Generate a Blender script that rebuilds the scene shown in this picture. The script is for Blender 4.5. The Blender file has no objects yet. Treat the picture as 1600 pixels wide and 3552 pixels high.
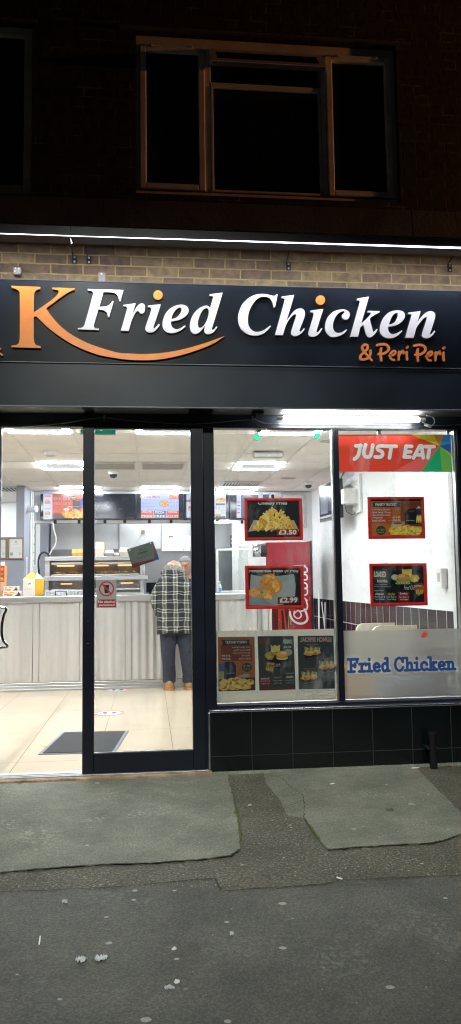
import bpy, math, random, os
from mathutils import Vector, Matrix
from mathutils.geometry import tessellate_polygon
random.seed(7)
S=bpy.context.scene
COL=S.collection
# ---------------------------------------------------------------- camera
FPX=2700.0; YAW=math.radians(6.02); PIT=math.radians(5.1); ROLL=.0135; CAM=Vector((0,-5.5,1.31))
s,c=math.sin,math.cos
Fv=Vector((s(YAW)*c(PIT),c(YAW)*c(PIT),s(PIT))); R0=Vector((c(YAW),-s(YAW),0)); U0=R0.cross(Fv)
Rv=R0*c(ROLL)-U0*s(ROLL); Uv=U0*c(ROLL)+R0*s(ROLL)
cd=bpy.data.cameras.new('camera'); cam=bpy.data.objects.new('camera',cd); COL.objects.link(cam); S.camera=cam
m3=Matrix((Rv,Uv,-Fv)).transposed(); cam.matrix_world=Matrix.Translation(CAM)@m3.to_4x4()
cd.sensor_fit='VERTICAL'; cd.sensor_height=24; cd.lens=24*FPX/3552; cd.clip_start=.05; cd.clip_end=500
S.render.resolution_x=461; S.render.resolution_y=1024
# ---------------------------------------------------------------- world, view, night sky
w=bpy.data.worlds.new('World'); S.world=w; w.use_nodes=True
nt=w.node_tree; bg=nt.nodes['Background']; sky=nt.nodes.new('ShaderNodeTexSky'); sky.sky_type='NISHITA'
sky.sun_disc=False; sky.sun_elevation=math.radians(-6); sky.sun_rotation=math.radians(200)
nt.links.new(sky.outputs[0],bg.inputs[0]); bg.inputs[1].default_value=.35
S.view_settings.view_transform='Standard'; S.view_settings.look='None'; S.view_settings.exposure=.9; S.view_settings.gamma=1
S.cycles.use_denoising=True; S.cycles.filter_width=1.15
S.cycles.max_bounces=10; S.cycles.diffuse_bounces=5; S.cycles.transparent_max_bounces=16; S.cycles.caustics_reflective=False; S.cycles.caustics_refractive=False
S.cycles.sample_clamp_indirect=6
# sodium street lamp off to the right of the frame, and an added white fill spot behind the camera to brighten the pavement
def lamp(name,kind,loc,aim,energy,colr,**k):
    l=bpy.data.lights.new(name,kind); l.energy=energy; l.color=colr
    for a,b in k.items(): setattr(l,a,b)
    o=bpy.data.objects.new(name,l); COL.objects.link(o); o.location=loc
    o.rotation_euler=(Vector(aim)-Vector(loc)).to_track_quat('-Z','Y').to_euler(); return o
lamp('sodium_street_light','SPOT',(10,-1.15,4.9),(.9,0,4.75),600,(1,.36,.11),spot_size=math.radians(20),spot_blend=.4,shadow_soft_size=.08)
lamp('white_fill_light','SPOT',(-1.5,-11,9),(.5,-.1,0),3200,(.97,1,.90),spot_size=math.radians(27),spot_blend=.8,shadow_soft_size=.3)
# ---------------------------------------------------------------- pixel -> world point on a real plane
def at(px,py,Y=None,Z=None,X=None):
    d=Fv+Rv*((px-800)/FPX)+Uv*((1776-py)/FPX)
    t=(Y-CAM.y)/d.y if Y is not None else (Z-CAM.z)/d.z if Z is not None else (X-CAM.x)/d.x
    return CAM+d*t
# ---------------------------------------------------------------- materials
MAT={}
def mat(name,col,rough=.5,metal=0,var=.12,vs=8,bump=0,bs=60,emit=None,es=0,spec=.5,stretch=None,coat=0,bd=.01):
    m=bpy.data.materials.new(name); m.use_nodes=True; n=m.node_tree; N=n.nodes; L=n.links; b=N['Principled BSDF']
    b.inputs['Roughness'].default_value=rough; b.inputs['Metallic'].default_value=metal; b.inputs['Specular IOR Level'].default_value=spec
    b.inputs['Coat Weight'].default_value=coat
    tc=N.new('ShaderNodeTexCoord'); mp=N.new('ShaderNodeMapping'); L.new(tc.outputs['Object'],mp.inputs[0])
    if stretch: mp.inputs['Scale'].default_value=stretch
    nz=N.new('ShaderNodeTexNoise'); nz.inputs['Scale'].default_value=vs; nz.inputs['Detail'].default_value=6; L.new(mp.outputs[0],nz.inputs[0])
    cr=N.new('ShaderNodeValToRGB'); L.new(nz.outputs[0],cr.inputs[0])
    e=cr.color_ramp.elements; e[0].position=.3; e[1].position=.7
    e[0].color=[max(0,x*(1-var)) for x in col]+[1]; e[1].color=[min(1,x*(1+var)) for x in col]+[1]
    L.new(cr.outputs[0],b.inputs['Base Color'])
    mr=N.new('ShaderNodeMapRange'); L.new(nz.outputs[0],mr.inputs[0]); mr.inputs[3].default_value=max(.02,rough*.8); mr.inputs[4].default_value=min(1,rough*1.25); L.new(mr.outputs[0],b.inputs['Roughness'])
    if bump:
        n2=N.new('ShaderNodeTexNoise'); n2.inputs['Scale'].default_value=bs; n2.inputs['Detail'].default_value=4; L.new(mp.outputs[0],n2.inputs[0])
        bp=N.new('ShaderNodeBump'); bp.inputs['Strength'].default_value=bump; bp.inputs['Distance'].default_value=bd; L.new(n2.outputs[0],bp.inputs['Height']); L.new(bp.outputs[0],b.inputs['Normal'])
    if emit: b.inputs['Emission Color'].default_value=(*emit,1); b.inputs['Emission Strength'].default_value=es
    MAT[name]=m; return m
def srgb(r,g,b): return tuple(((x/255+.055)/1.055)**2.4 if x>10 else x/255/12.92 for x in (r,g,b))
mat('black_frame',(.0045,.0065,.015),.30,0,.3,3,bump=.06,bs=200)
mat('fascia_panel',(.008,.012,.019),.22,0,.35,2.2,coat=.3)
mat('shutter_panel',(.010,.015,.024),.3,0,.35,1.5,coat=.2)
mat('soffit_metal',(.22,.235,.24),.5,0,.2,3)
mat('head_rail',(.09,.10,.11),.4,.6,.2,3)
mat('alu',(.55,.57,.58),.3,1,.15,20,bump=.1,bs=90)
mat('chrome',(.75,.76,.78),.12,1,.06,10)
mat('letter_white',(.86,.865,.90),.35,0,.03,20)
mat('letter_orange',(.86,.27,.045),.35,0,.04,20)
mat('letter_script',(.80,.25,.06),.4,0,.06,20)
mat('upvc',(.62,.60,.55),.4,0,.15,6)
mat('dark_room',(.012,.013,.016),.9)
mat('curtain',(.05,.045,.04),.9,0,.4,10)
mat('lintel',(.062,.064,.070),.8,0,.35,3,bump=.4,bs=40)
mat('light_body',(.02,.021,.024),.4,.3)
mat('white_plastic',(.75,.76,.75),.4,0,.05)
mat('bolt',(.6,.6,.6),.3,1)
mat('header_navy_lit',(.038,.050,.075),.3,0,.3,3)  # navy lightened beyond the frame colour, standing in for light on the beam
mat('black_metal',(.012,.012,.014),.4,.4)
mat('cable_grey',(.45,.45,.43),.5)
mat('cable_white',(.72,.72,.70),.45)
mat('cable_black',(.012,.012,.014),.45)
mat('wall_white',(.80,.82,.83),.55,0,.035,2,bump=.04,bs=120)
mat('wall_grey',(.29,.32,.38),.55,0,.08,3)
mat('wall_light_grey',(.50,.53,.55),.4,0,.08,3)
mat('cream_wall',(.58,.58,.50),.6,0,.05,2)
mat('ceiling_tile',(.89,.88,.85),.8,0,.05,3,bump=.12,bs=250)
mat('tee_bar',(.80,.80,.78),.5)
mat('grille',(.45,.44,.42),.5)
mat('grille_dark',(.12,.12,.12),.7)
mat('steel',(.66,.67,.67),.36,.85,.07,4,stretch=(.3,3,3))
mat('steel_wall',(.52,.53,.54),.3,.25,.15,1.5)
mat('steel_panel',(.76,.765,.765),.36,.6,.09,3.2,bump=.22,bs=5,stretch=(1.6,1,.02))
mat('screen_black',(.010,.012,.018),.12,0,.2,4)
mat('tv_bezel',(.012,.012,.014),.3)
mat('led_white',(1,1,1),.5,emit=(.92,.96,1),es=46)
mat('led_dim',(.35,.37,.38),.5,emit=(.9,.95,1),es=.22)
mat('tube_warm',(1,1,1),.5,emit=(1,.97,.93),es=20)
mat('strip_cool',(1,1,1),.5,emit=(.93,.93,1),es=26)
mat('edge_glow',(1,1,1),.5,emit=(.93,.93,1),es=3)
mat('box_grey',(.20,.20,.19),.5)
mat('heat_lamp',(1,.6,.3),.5,emit=(1,.50,.16),es=1.1)
mat('led_green',(0,.5,.3),.4,emit=(.02,.8,.36),es=1.0)
mat('led_blue',(0,.1,.9),.4,emit=(.08,.22,1),es=3)
mat('green_sign',(.0,.32,.20),.4,emit=(0,.55,.33),es=.25)
mat('hatch_light',(1,1,1),.5,emit=(.95,.98,1),es=2.4)
mat('mat_grey',(.055,.058,.062),.95,0,.5,180,bump=.8,bs=400)
mat('mat_edge',(.16,.17,.20),.6)
mat('red_frame',(.68,.03,.03),.28,0,.12,5)
mat('carton_white',(.78,.76,.70),.6,0,.05)
mat('carton_yellow',(.86,.45,.03),.55,0,.06)
mat('carton_orange',(.74,.36,.10),.65,0,.15,12)
mat('foam_cream',(.76,.66,.52),.7,0,.08)
mat('basket_white',(.72,.73,.75),.5)
mat('glass_dark',(.03,.03,.035),.1)
mat('skin',(.48,.26,.18),.5,0,.15,30)
mat('skin_pale',(.56,.27,.19),.5,0,.15,30)
mat('hair_white',(.46,.42,.36),.7,0,.35,60,bump=.8,bs=90)
mat('hair_grey',(.30,.30,.31),.7,0,.35,60,bump=.8,bs=90)
mat('trousers_navy',(.026,.032,.052),.85,0,.25,6,bump=1,bs=9,bd=.05)
mat('shirt_black',(.015,.016,.02),.8,0,.3,8)
mat('shoe_tan',(.36,.20,.085),.65,0,.3,40,bump=.4,bs=60)
mat('sole_tan',(.40,.23,.10),.7)
mat('eye_dark',(.02,.015,.012),.3)
mat('fridge_red',(.34,.010,.024),.2,0,.1,4,coat=.3)
mat('fridge_dark',(.03,.03,.035),.4)
mat('white_print',(.82,.82,.82),.4)
mat('terrazzo_edge',(.62,.58,.46),.5)
mat('sandstone',(.33,.23,.15),.85,0,.5,9,bump=1,bs=40)
mat('foil',(.80,.86,.95),.4,.35,.2,30,bump=1,bs=200)
mat('paper_litter',(.62,.60,.55),.7)
mat('leaf_dry',(.25,.12,.04),.7)
mat('leaf_green',(.07,.11,.04),.6)
mat('gum',(.30,.30,.27),.8,0,.2,90)
mat('blue_blob',(.10,.16,.28),.5)
mat('navy_letter',(.018,.065,.26),.45)
mat('acrylic',(.7,.7,.7),.1)
mat('moss',(.07,.10,.015),.95,0,.6,60,bump=1,bs=150)
def nodes_mat(name):
    m=bpy.data.materials.new(name); m.use_nodes=True; MAT[name]=m
    N=m.node_tree.nodes; L=m.node_tree.links; return m,N,L,N['Principled BSDF']
def nn(N,t,**k):
    n=N.new(t)
    for a,b in k.items():
        if a.startswith('i_'): n.inputs[a[2:].replace('_',' ')].default_value=b
        else: setattr(n,a,b)
    return n
def ramp(N,pts):
    r=N.new('ShaderNodeValToRGB'); e=r.color_ramp.elements
    e[0].position,e[0].color=pts[0][0],(*pts[0][1],1); e[1].position,e[1].color=pts[-1][0],(*pts[-1][1],1)
    for p,q in pts[1:-1]:
        x=e.new(p); x.color=(*q,1)
    return r
# thin glass: clear with a fresnel reflection, light passes straight through
def glass(name,tint,refl=.05,dirt=.0):
    m=bpy.data.materials.new(name); m.use_nodes=True; N=m.node_tree.nodes; L=m.node_tree.links; N.clear()
    o=N.new('ShaderNodeOutputMaterial'); t=nn(N,'ShaderNodeBsdfTransparent'); t.inputs[0].default_value=(*tint,1)
    g=nn(N,'ShaderNodeBsdfGlossy',i_Roughness=.02); lw=nn(N,'ShaderNodeFresnel'); lw.inputs[0].default_value=1.4
    mx=N.new('ShaderNodeMixShader'); L.new(lw.outputs[0],mx.inputs[0]); L.new(t.outputs[0],mx.inputs[1]); L.new(g.outputs[0],mx.inputs[2])
    d=nn(N,'ShaderNodeBsdfDiffuse'); d.inputs[0].default_value=(.7,.72,.75,1); nz=nn(N,'ShaderNodeTexNoise',i_Scale=3.5,i_Detail=8,i_Roughness=.65)
    tc=N.new('ShaderNodeTexCoord'); mp=N.new('ShaderNodeMapping'); mp.inputs['Scale'].default_value=(1.6,1,.7); L.new(tc.outputs['Object'],mp.inputs[0]); L.new(mp.outputs[0],nz.inputs[0])
    r=nn(N,'ShaderNodeMapRange'); L.new(nz.outputs[0],r.inputs[0]); r.inputs[1].default_value=.52; r.inputs[2].default_value=.75; r.inputs[3].default_value=.0; r.inputs[4].default_value=dirt
    m2=N.new('ShaderNodeMixShader'); L.new(r.outputs[0],m2.inputs[0]); L.new(mx.outputs[0],m2.inputs[1]); L.new(d.outputs[0],m2.inputs[2]); L.new(m2.outputs[0],o.inputs[0]); MAT[name]=m
glass('glass_clear',(.95,.97,.97),dirt=.15); glass('glass_door',(.97,.98,.98),dirt=.04)
# frosted window film: blurs what is behind it
m,N,L,b=nodes_mat('frosted_film'); N.remove(b); o=N['Material Output']
rf=nn(N,'ShaderNodeBsdfRefraction',i_Roughness=.55,i_IOR=1.03); rf.inputs[0].default_value=(.96,.96,.95,1)
tl=nn(N,'ShaderNodeBsdfTranslucent'); tl.inputs[0].default_value=(.95,.95,.92,1)
tp=N.new('ShaderNodeBsdfTransparent'); tp.inputs[0].default_value=(.7,.72,.72,1)
x1=N.new('ShaderNodeMixShader'); x1.inputs[0].default_value=.55; L.new(rf.outputs[0],x1.inputs[1]); L.new(tl.outputs[0],x1.inputs[2])
x2=N.new('ShaderNodeMixShader'); x2.inputs[0].default_value=.06; L.new(x1.outputs[0],x2.inputs[1]); L.new(tp.outputs[0],x2.inputs[2]); L.new(x2.outputs[0],o.inputs[0])
m,N,L,b=nodes_mat('cream_film'); N.remove(b); o=N['Material Output']
df=nn(N,'ShaderNodeBsdfDiffuse'); df.inputs[0].default_value=(.62,.60,.55,1); tl=nn(N,'ShaderNodeBsdfTranslucent'); tl.inputs[0].default_value=(.62,.59,.53,1)
x1=N.new('ShaderNodeMixShader'); x1.inputs[0].default_value=.6; L.new(df.outputs[0],x1.inputs[1]); L.new(tl.outputs[0],x1.inputs[2]); L.new(x1.outputs[0],o.inputs[0])
# printed paper / vinyl / screens: colour from the print's own pigment attribute
for nm,rough,em in (('print',.35,0),('screen_print',.2,.6),('glow_print',.3,.2),('vinyl_print',.5,.0)):
    m,N,L,b=nodes_mat(nm); a=nn(N,'ShaderNodeAttribute',attribute_name='ink'); nz=nn(N,'ShaderNodeTexNoise',i_Scale=140.)
    r=ramp(N,[(0,(.88,.88,.88)),(1,(1,1,1))]); mx=nn(N,'ShaderNodeMixRGB',blend_type='MULTIPLY'); mx.inputs[0].default_value=1
    L.new(nz.outputs[0],r.inputs[0]); L.new(a.outputs[0],mx.inputs[1]); L.new(r.outputs[0],mx.inputs[2]); L.new(mx.outputs[0],b.inputs['Base Color']); b.inputs['Roughness'].default_value=rough
    if nm=='screen_print': L.remove(b.inputs['Base Color'].links[0]); b.inputs['Base Color'].default_value=(.02,.02,.022,1)
    if em: L.new(mx.outputs[0],b.inputs['Emission Color']); b.inputs['Emission Strength'].default_value=em  # banner, sticker and exit sign glow slightly, standing in for light through them
# smeary residue left on the glass round the posters: fades out towards its own edges
m,N,L,b=nodes_mat('glue_residue'); N.remove(b); o=N['Material Output']; tc=N.new('ShaderNodeTexCoord')
t1=N.new('ShaderNodeBsdfTransparent'); d1=nn(N,'ShaderNodeBsdfTranslucent'); d1.inputs[0].default_value=(.9,.92,.97,1); d2=nn(N,'ShaderNodeBsdfDiffuse'); d2.inputs[0].default_value=(.8,.82,.88,1); ds=N.new('ShaderNodeMixShader'); ds.inputs[0].default_value=.3; L.new(d1.outputs[0],ds.inputs[1]); L.new(d2.outputs[0],ds.inputs[2])
gr=nn(N,'ShaderNodeTexGradient',gradient_type='SPHERICAL'); mp=N.new('ShaderNodeMapping'); mp.inputs['Location'].default_value=(-1,-1,-1); mp.inputs['Scale'].default_value=(2,2,2); L.new(tc.outputs['Generated'],mp.inputs[0]); L.new(mp.outputs[0],gr.inputs[0])
nz=nn(N,'ShaderNodeTexNoise',i_Scale=11.,i_Detail=6.); L.new(tc.outputs['Object'],nz.inputs[0]); mr=nn(N,'ShaderNodeMapRange'); L.new(nz.outputs[0],mr.inputs[0]); mr.inputs[1].default_value=.35; mr.inputs[2].default_value=.65
mu=nn(N,'ShaderNodeMath',operation='MULTIPLY'); L.new(gr.outputs['Fac'],mu.inputs[0]); L.new(mr.outputs[0],mu.inputs[1]); m2=nn(N,'ShaderNodeMath',operation='MULTIPLY'); L.new(mu.outputs[0],m2.inputs[0]); m2.inputs[1].default_value=1.5; m2.use_clamp=True
x1=N.new('ShaderNodeMixShader'); L.new(m2.outputs[0],x1.inputs[0]); L.new(t1.outputs[0],x1.inputs[1]); L.new(ds.outputs[0],x1.inputs[2]); L.new(x1.outputs[0],o.inputs[0])
# brick
def brickmat(name,tones,mortar):
    m,N,L,b=nodes_mat(name); g=N.new('ShaderNodeNewGeometry'); sp=N.new('ShaderNodeSeparateXYZ'); cb=N.new('ShaderNodeCombineXYZ')
    L.new(g.outputs['Position'],sp.inputs[0]); L.new(sp.outputs[0],cb.inputs[0]); L.new(sp.outputs[2],cb.inputs[1])
    wob=nn(N,'ShaderNodeTexNoise',i_Scale=9.); L.new(cb.outputs[0],wob.inputs[0]); wv=nn(N,'ShaderNodeVectorMath',operation='SCALE'); wv.inputs['Scale'].default_value=.012; L.new(wob.outputs['Color'],wv.inputs[0])
    ad=nn(N,'ShaderNodeVectorMath',operation='ADD'); L.new(cb.outputs[0],ad.inputs[0]); L.new(wv.outputs[0],ad.inputs[1])
    bt=nn(N,'ShaderNodeTexBrick'); bt.inputs['Scale'].default_value=1; bt.inputs['Brick Width'].default_value=.228; bt.inputs['Row Height'].default_value=.075; bt.inputs['Mortar Size'].default_value=.006; bt.inputs['Mortar Smooth'].default_value=.3; bt.inputs['Bias'].default_value=-.1
    bt.offset=.5; L.new(ad.outputs[0],bt.inputs[0]); bt.inputs['Color1'].default_value=(0,0,0,1); bt.inputs['Color2'].default_value=(1,1,1,1); bt.inputs['Mortar'].default_value=(.5,.5,.5,1)
    rp=ramp(N,tones); L.new(bt.outputs['Color'],rp.inputs[0])
    n1=nn(N,'ShaderNodeTexNoise',i_Scale=14.,i_Detail=8.); L.new(cb.outputs[0],n1.inputs[0]); r1=ramp(N,[(.3,(.55,.55,.58)),(.7,(1.25,1.22,1.1))]); L.new(n1.outputs[0],r1.inputs[0])
    mu=nn(N,'ShaderNodeMixRGB',blend_type='MULTIPLY'); mu.inputs[0].default_value=1; L.new(rp.outputs[0],mu.inputs[1]); L.new(r1.outputs[0],mu.inputs[2])
    vo=nn(N,'ShaderNodeTexVoronoi',i_Scale=52.); L.new(cb.outputs[0],vo.inputs[0]); rv=ramp(N,[(.12,(.35,.33,.33)),(.2,(1,1,1))]); L.new(vo.outputs[0],rv.inputs[0])
    m3_=nn(N,'ShaderNodeMixRGB',blend_type='MULTIPLY'); m3_.inputs[0].default_value=.7; L.new(mu.outputs[0],m3_.inputs[1]); L.new(rv.outputs[0],m3_.inputs[2])
    mm=N.new('ShaderNodeMixRGB'); L.new(bt.outputs['Fac'],mm.inputs[0]); L.new(m3_.outputs[0],mm.inputs[1]); mm.inputs[2].default_value=(*mortar,1)
    # moss creeping along the joints
    mo=nn(N,'ShaderNodeTexNoise',i_Scale=5.,i_Detail=4.); L.new(cb.outputs[0],mo.inputs[0]); rm=ramp(N,[(.55,(0,0,0)),(.68,(1,1,1))]); L.new(mo.outputs[0],rm.inputs[0])
    fm=nn(N,'ShaderNodeMath',operation='MULTIPLY'); L.new(rm.outputs[0],fm.inputs[0]); L.new(bt.outputs['Fac'],fm.inputs[1])
    m4=N.new('ShaderNodeMixRGB'); L.new(fm.outputs[0],m4.inputs[0]); L.new(mm.outputs[0],m4.inputs[1]); m4.inputs[2].default_value=(.10,.12,.02,1)
    L.new(m4.outputs[0],b.inputs['Base Color']); b.inputs['Roughness'].default_value=.85
    iv=nn(N,'ShaderNodeMath',operation='MULTIPLY_ADD'); iv.inputs[1].default_value=-1; L.new(bt.outputs['Fac'],iv.inputs[0]); L.new(n1.outputs[0],iv.inputs[2])
    bp=nn(N,'ShaderNodeBump',i_Strength=.8,i_Distance=.008); L.new(iv.outputs[0],bp.inputs['Height']); L.new(bp.outputs[0],b.inputs['Normal'])
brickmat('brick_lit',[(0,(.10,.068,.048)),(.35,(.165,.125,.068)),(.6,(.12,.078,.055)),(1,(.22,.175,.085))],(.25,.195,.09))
brickmat('brick_shaded',[(0,(.013,.012,.013)),(.5,(.019,.016,.016)),(1,(.025,.022,.02))],(.018,.018,.018))  # same brick with the night shade put into its colours
# black wall tiles
def gridmat(name,tile,grout,gs,gw,ox,oz,rough,axis='XZ',var=.3):
    m,N,L,b=nodes_mat(name); g=N.new('ShaderNodeNewGeometry'); sp=N.new('ShaderNodeSeparateXYZ'); L.new(g.outputs['Position'],sp.inputs[0])
    outs=[]
    for ax,size,off in ((axis[0],gs[0],ox),(axis[1],gs[1],oz)):
        su=nn(N,'ShaderNodeMath',operation='SUBTRACT'); L.new(sp.outputs['XYZ'.index(ax)],su.inputs[0]); su.inputs[1].default_value=off-50*size
        dv=nn(N,'ShaderNodeMath',operation='DIVIDE'); L.new(su.outputs[0],dv.inputs[0]); dv.inputs[1].default_value=size
        fr=nn(N,'ShaderNodeMath',operation='FRACT'); L.new(dv.outputs[0],fr.inputs[0])
        lt=nn(N,'ShaderNodeMath',operation='LESS_THAN'); L.new(fr.outputs[0],lt.inputs[0]); lt.inputs[1].default_value=gw/size; outs.append(lt)
    mxx=nn(N,'ShaderNodeMath',operation='MAXIMUM'); L.new(outs[0].outputs[0],mxx.inputs[0]); L.new(outs[1].outputs[0],mxx.inputs[1])
    nz=nn(N,'ShaderNodeTexNoise',i_Scale=1.7,i_Detail=8.); L.new(g.outputs['Position'],nz.inputs[0])
    r=ramp(N,[(.3,tuple(x*(1-var) for x in tile)),(.7,tuple(min(1,x*(1+var)) for x in tile))]); L.new(nz.outputs[0],r.inputs[0])
    mc=N.new('ShaderNodeMixRGB'); L.new(mxx.outputs[0],mc.inputs[0]); L.new(r.outputs[0],mc.inputs[1]); mc.inputs[2].default_value=(*grout,1); L.new(mc.outputs[0],b.inputs['Base Color'])
    rr=nn(N,'ShaderNodeMapRange'); L.new(mxx.outputs[0],rr.inputs[0]); rr.inputs[3].default_value=rough; rr.inputs[4].default_value=.8
    ra=nn(N,'ShaderNodeMath',operation='MULTIPLY_ADD'); L.new(nz.outputs[0],ra.inputs[0]); ra.inputs[1].default_value=.06; L.new(rr.outputs[0],ra.inputs[2]); L.new(ra.outputs[0],b.inputs['Roughness'])
    iv=nn(N,'ShaderNodeMath',operation='MULTIPLY'); L.new(mxx.outputs[0],iv.inputs[0]); iv.inputs[1].default_value=-1
    bp=nn(N,'ShaderNodeBump',i_Strength=.5,i_Distance=.003); L.new(iv.outputs[0],bp.inputs['Height']); L.new(bp.outputs[0],b.inputs['Normal'])
    return m
gridmat('black_tile',(.0015,.0032,.0040),(.018,.027,.030),(.285,.36),.004,.413,.115-.36,.2)
gridmat('floor_tile',(.66,.56,.42),(.16,.12,.09),(.566,1.13),.0055,-.39,.38,.03,'XY',.05)
gridmat('wainscot_tile',(.035,.028,.035),(.55,.55,.55),(.24,.30),.010,.1,.73-.3,.15,'YZ',.5)
gridmat('wainscot_back',(.035,.028,.035),(.55,.55,.55),(.24,.30),.010,.1,.73-.3,.15,'XZ',.5)
# terrazzo
m,N,L,b=nodes_mat('terrazzo'); tc=N.new('ShaderNodeTexCoord'); v=nn(N,'ShaderNodeTexVoronoi',i_Scale=38.); L.new(tc.outputs['Object'],v.inputs[0])
r=ramp(N,[(.10,(.22,.10,.05)),(.16,(.66,.62,.50))]); L.new(v.outputs[0],r.inputs[0]); L.new(r.outputs[0],b.inputs['Base Color']); b.inputs['Roughness'].default_value=.35
# ground
def groundmat(name,c0,c1,speck,gum,bumpd,scale,lo=.5):
    m,N,L,b=nodes_mat(name); g=N.new('ShaderNodeNewGeometry'); P=g.outputs['Position']
    n1=nn(N,'ShaderNodeTexNoise',i_Scale=2.3,i_Detail=12.,i_Roughness=.7); L.new(P,n1.inputs[0]); r=ramp(N,[(.3,c0),(.72,c1)]); L.new(n1.outputs[0],r.inputs[0])
    n2=nn(N,'ShaderNodeTexNoise',i_Scale=scale,i_Detail=3.); L.new(P,n2.inputs[0]); r2=ramp(N,[(.35,(lo,lo,lo)),(.5,(.95,.95,.95)),(.66,(speck,speck,speck*.93))]); L.new(n2.outputs[0],r2.inputs[0])
    mu=nn(N,'ShaderNodeMixRGB',blend_type='MULTIPLY'); mu.inputs[0].default_value=1; L.new(r.outputs[0],mu.inputs[1]); L.new(r2.outputs[0],mu.inputs[2])
    # worn lighter patches
    n3=nn(N,'ShaderNodeTexNoise',i_Scale=1.1,i_Detail=10.,i_Roughness=.75); mp=N.new('ShaderNodeMapping'); mp.inputs['Location'].default_value=(3.1,7.7,0); L.new(P,mp.inputs[0]); L.new(mp.outputs[0],n3.inputs[0])
    r3=ramp(N,[(.54,(0,0,0)),(.66,(1,1,1))]); L.new(n3.outputs[0],r3.inputs[0]); n4=nn(N,'ShaderNodeTexNoise',i_Scale=45.,i_Detail=2.); L.new(P,n4.inputs[0]); r4=ramp(N,[(.5,(0,0,0)),(.6,(.55,.55,.55))]); L.new(n4.outputs[0],r4.inputs[0])
    f=nn(N,'ShaderNodeMixRGB',blend_type='MULTIPLY'); f.inputs[0].default_value=1; L.new(r3.outputs[0],f.inputs[1]); L.new(r4.outputs[0],f.inputs[2])
    mw=N.new('ShaderNodeMixRGB'); L.new(f.outputs[0],mw.inputs[0]); L.new(mu.outputs[0],mw.inputs[1]); mw.inputs[2].default_value=(*[min(1,x*1.9) for x in c1],1)
    # trodden gum marks
    v=nn(N,'ShaderNodeTexVoronoi',i_Scale=6.5); wn=nn(N,'ShaderNodeTexNoise',i_Scale=24.); L.new(P,wn.inputs[0]); wv=nn(N,'ShaderNodeVectorMath',operation='SCALE'); wv.inputs['Scale'].default_value=.03; L.new(wn.outputs['Color'],wv.inputs[0])
    ad=nn(N,'ShaderNodeVectorMath',operation='ADD'); L.new(P,ad.inputs[0]); L.new(wv.outputs[0],ad.inputs[1]); L.new(ad.outputs[0],v.inputs[0])
    sx=N.new('ShaderNodeSeparateXYZ'); L.new(v.outputs['Color'],sx.inputs[0])
    th=nn(N,'ShaderNodeMapRange'); L.new(sx.outputs[0],th.inputs[0]); th.inputs[1].default_value=.5; th.inputs[2].default_value=1; th.inputs[3].default_value=.0; th.inputs[4].default_value=.15
    lt=nn(N,'ShaderNodeMath',operation='LESS_THAN'); L.new(v.outputs['Distance'],lt.inputs[0]); L.new(th.outputs[0],lt.inputs[1])
    gm=nn(N,'ShaderNodeMath',operation='MULTIPLY'); gm.inputs[1].default_value=.75; L.new(lt.outputs[0],gm.inputs[0])
    rg=ramp(N,[(.0,(.05,.05,.045)),(.4,gum),(1,tuple(x*1.15 for x in gum))]); L.new(sx.outputs[1],rg.inputs[0])
    mg=N.new('ShaderNodeMixRGB'); L.new(gm.outputs[0],mg.inputs[0]); L.new(mw.outputs[0],mg.inputs[1]); L.new(rg.outputs[0],mg.inputs[2]); L.new(mg.outputs[0],b.inputs['Base Color'])
    b.inputs['Roughness'].default_value=.75; b.inputs['Specular IOR Level'].default_value=.3
    hb=nn(N,'ShaderNodeMath',operation='ADD'); L.new(n2.outputs[0],hb.inputs[0]); L.new(n4.outputs[0],hb.inputs[1])
    bp=nn(N,'ShaderNodeBump',i_Strength=bumpd,i_Distance=.006); L.new(hb.outputs[0],bp.inputs['Height']); L.new(bp.outputs[0],b.inputs['Normal'])
groundmat('asphalt',(.05,.05,.037),(.115,.112,.086),2.0,(.24,.23,.20),1.3,75,.6)
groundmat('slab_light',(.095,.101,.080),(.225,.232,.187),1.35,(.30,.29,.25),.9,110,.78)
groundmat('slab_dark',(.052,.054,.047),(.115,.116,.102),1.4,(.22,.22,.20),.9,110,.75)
# plaid wool
m,N,L,b=nodes_mat('plaid'); tc=N.new('ShaderNodeTexCoord'); sp=N.new('ShaderNodeSeparateXYZ')
wb=nn(N,'ShaderNodeTexNoise',i_Scale=7.); L.new(tc.outputs['Object'],wb.inputs[0]); wv=nn(N,'ShaderNodeVectorMath',operation='SCALE'); wv.inputs['Scale'].default_value=.05; L.new(wb.outputs['Color'],wv.inputs[0])
ad=nn(N,'ShaderNodeVectorMath',operation='ADD'); L.new(tc.outputs['Object'],ad.inputs[0]); L.new(wv.outputs[0],ad.inputs[1]); L.new(ad.outputs[0],sp.inputs[0])
def stripes(out,per,off,bands):
    a=nn(N,'ShaderNodeMath',operation='ADD'); L.new(out,a.inputs[0]); a.inputs[1].default_value=10*per+off
    d=nn(N,'ShaderNodeMath',operation='DIVIDE'); L.new(a.outputs[0],d.inputs[0]); d.inputs[1].default_value=per
    f=nn(N,'ShaderNodeMath',operation='FRACT'); L.new(d.outputs[0],f.inputs[0])
    r=N.new('ShaderNodeValToRGB'); r.color_ramp.interpolation='CONSTANT'; e=r.color_ramp.elements; e[0].position=0; e[0].color=(0,0,0,1); e[1].position=.999; e[1].color=(0,0,0,1)
    for p,val in bands: x=e.new(p); x.color=(val,val,val,1)
    L.new(f.outputs[0],r.inputs[0]); return r
sx=stripes(sp.outputs[0],.131,.0,[(.05,.60),(.17,.2),(.35,.60),(.48,0)])
sz=stripes(sp.outputs[2],.104,.0,[(.12,.6),(.22,0.03),(.42,.6),(.52,0)])
ads=nn(N,'ShaderNodeMixRGB',blend_type='ADD'); ads.inputs[0].default_value=1; L.new(sx.outputs[0],ads.inputs[1]); L.new(sz.outputs[0],ads.inputs[2])
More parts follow.
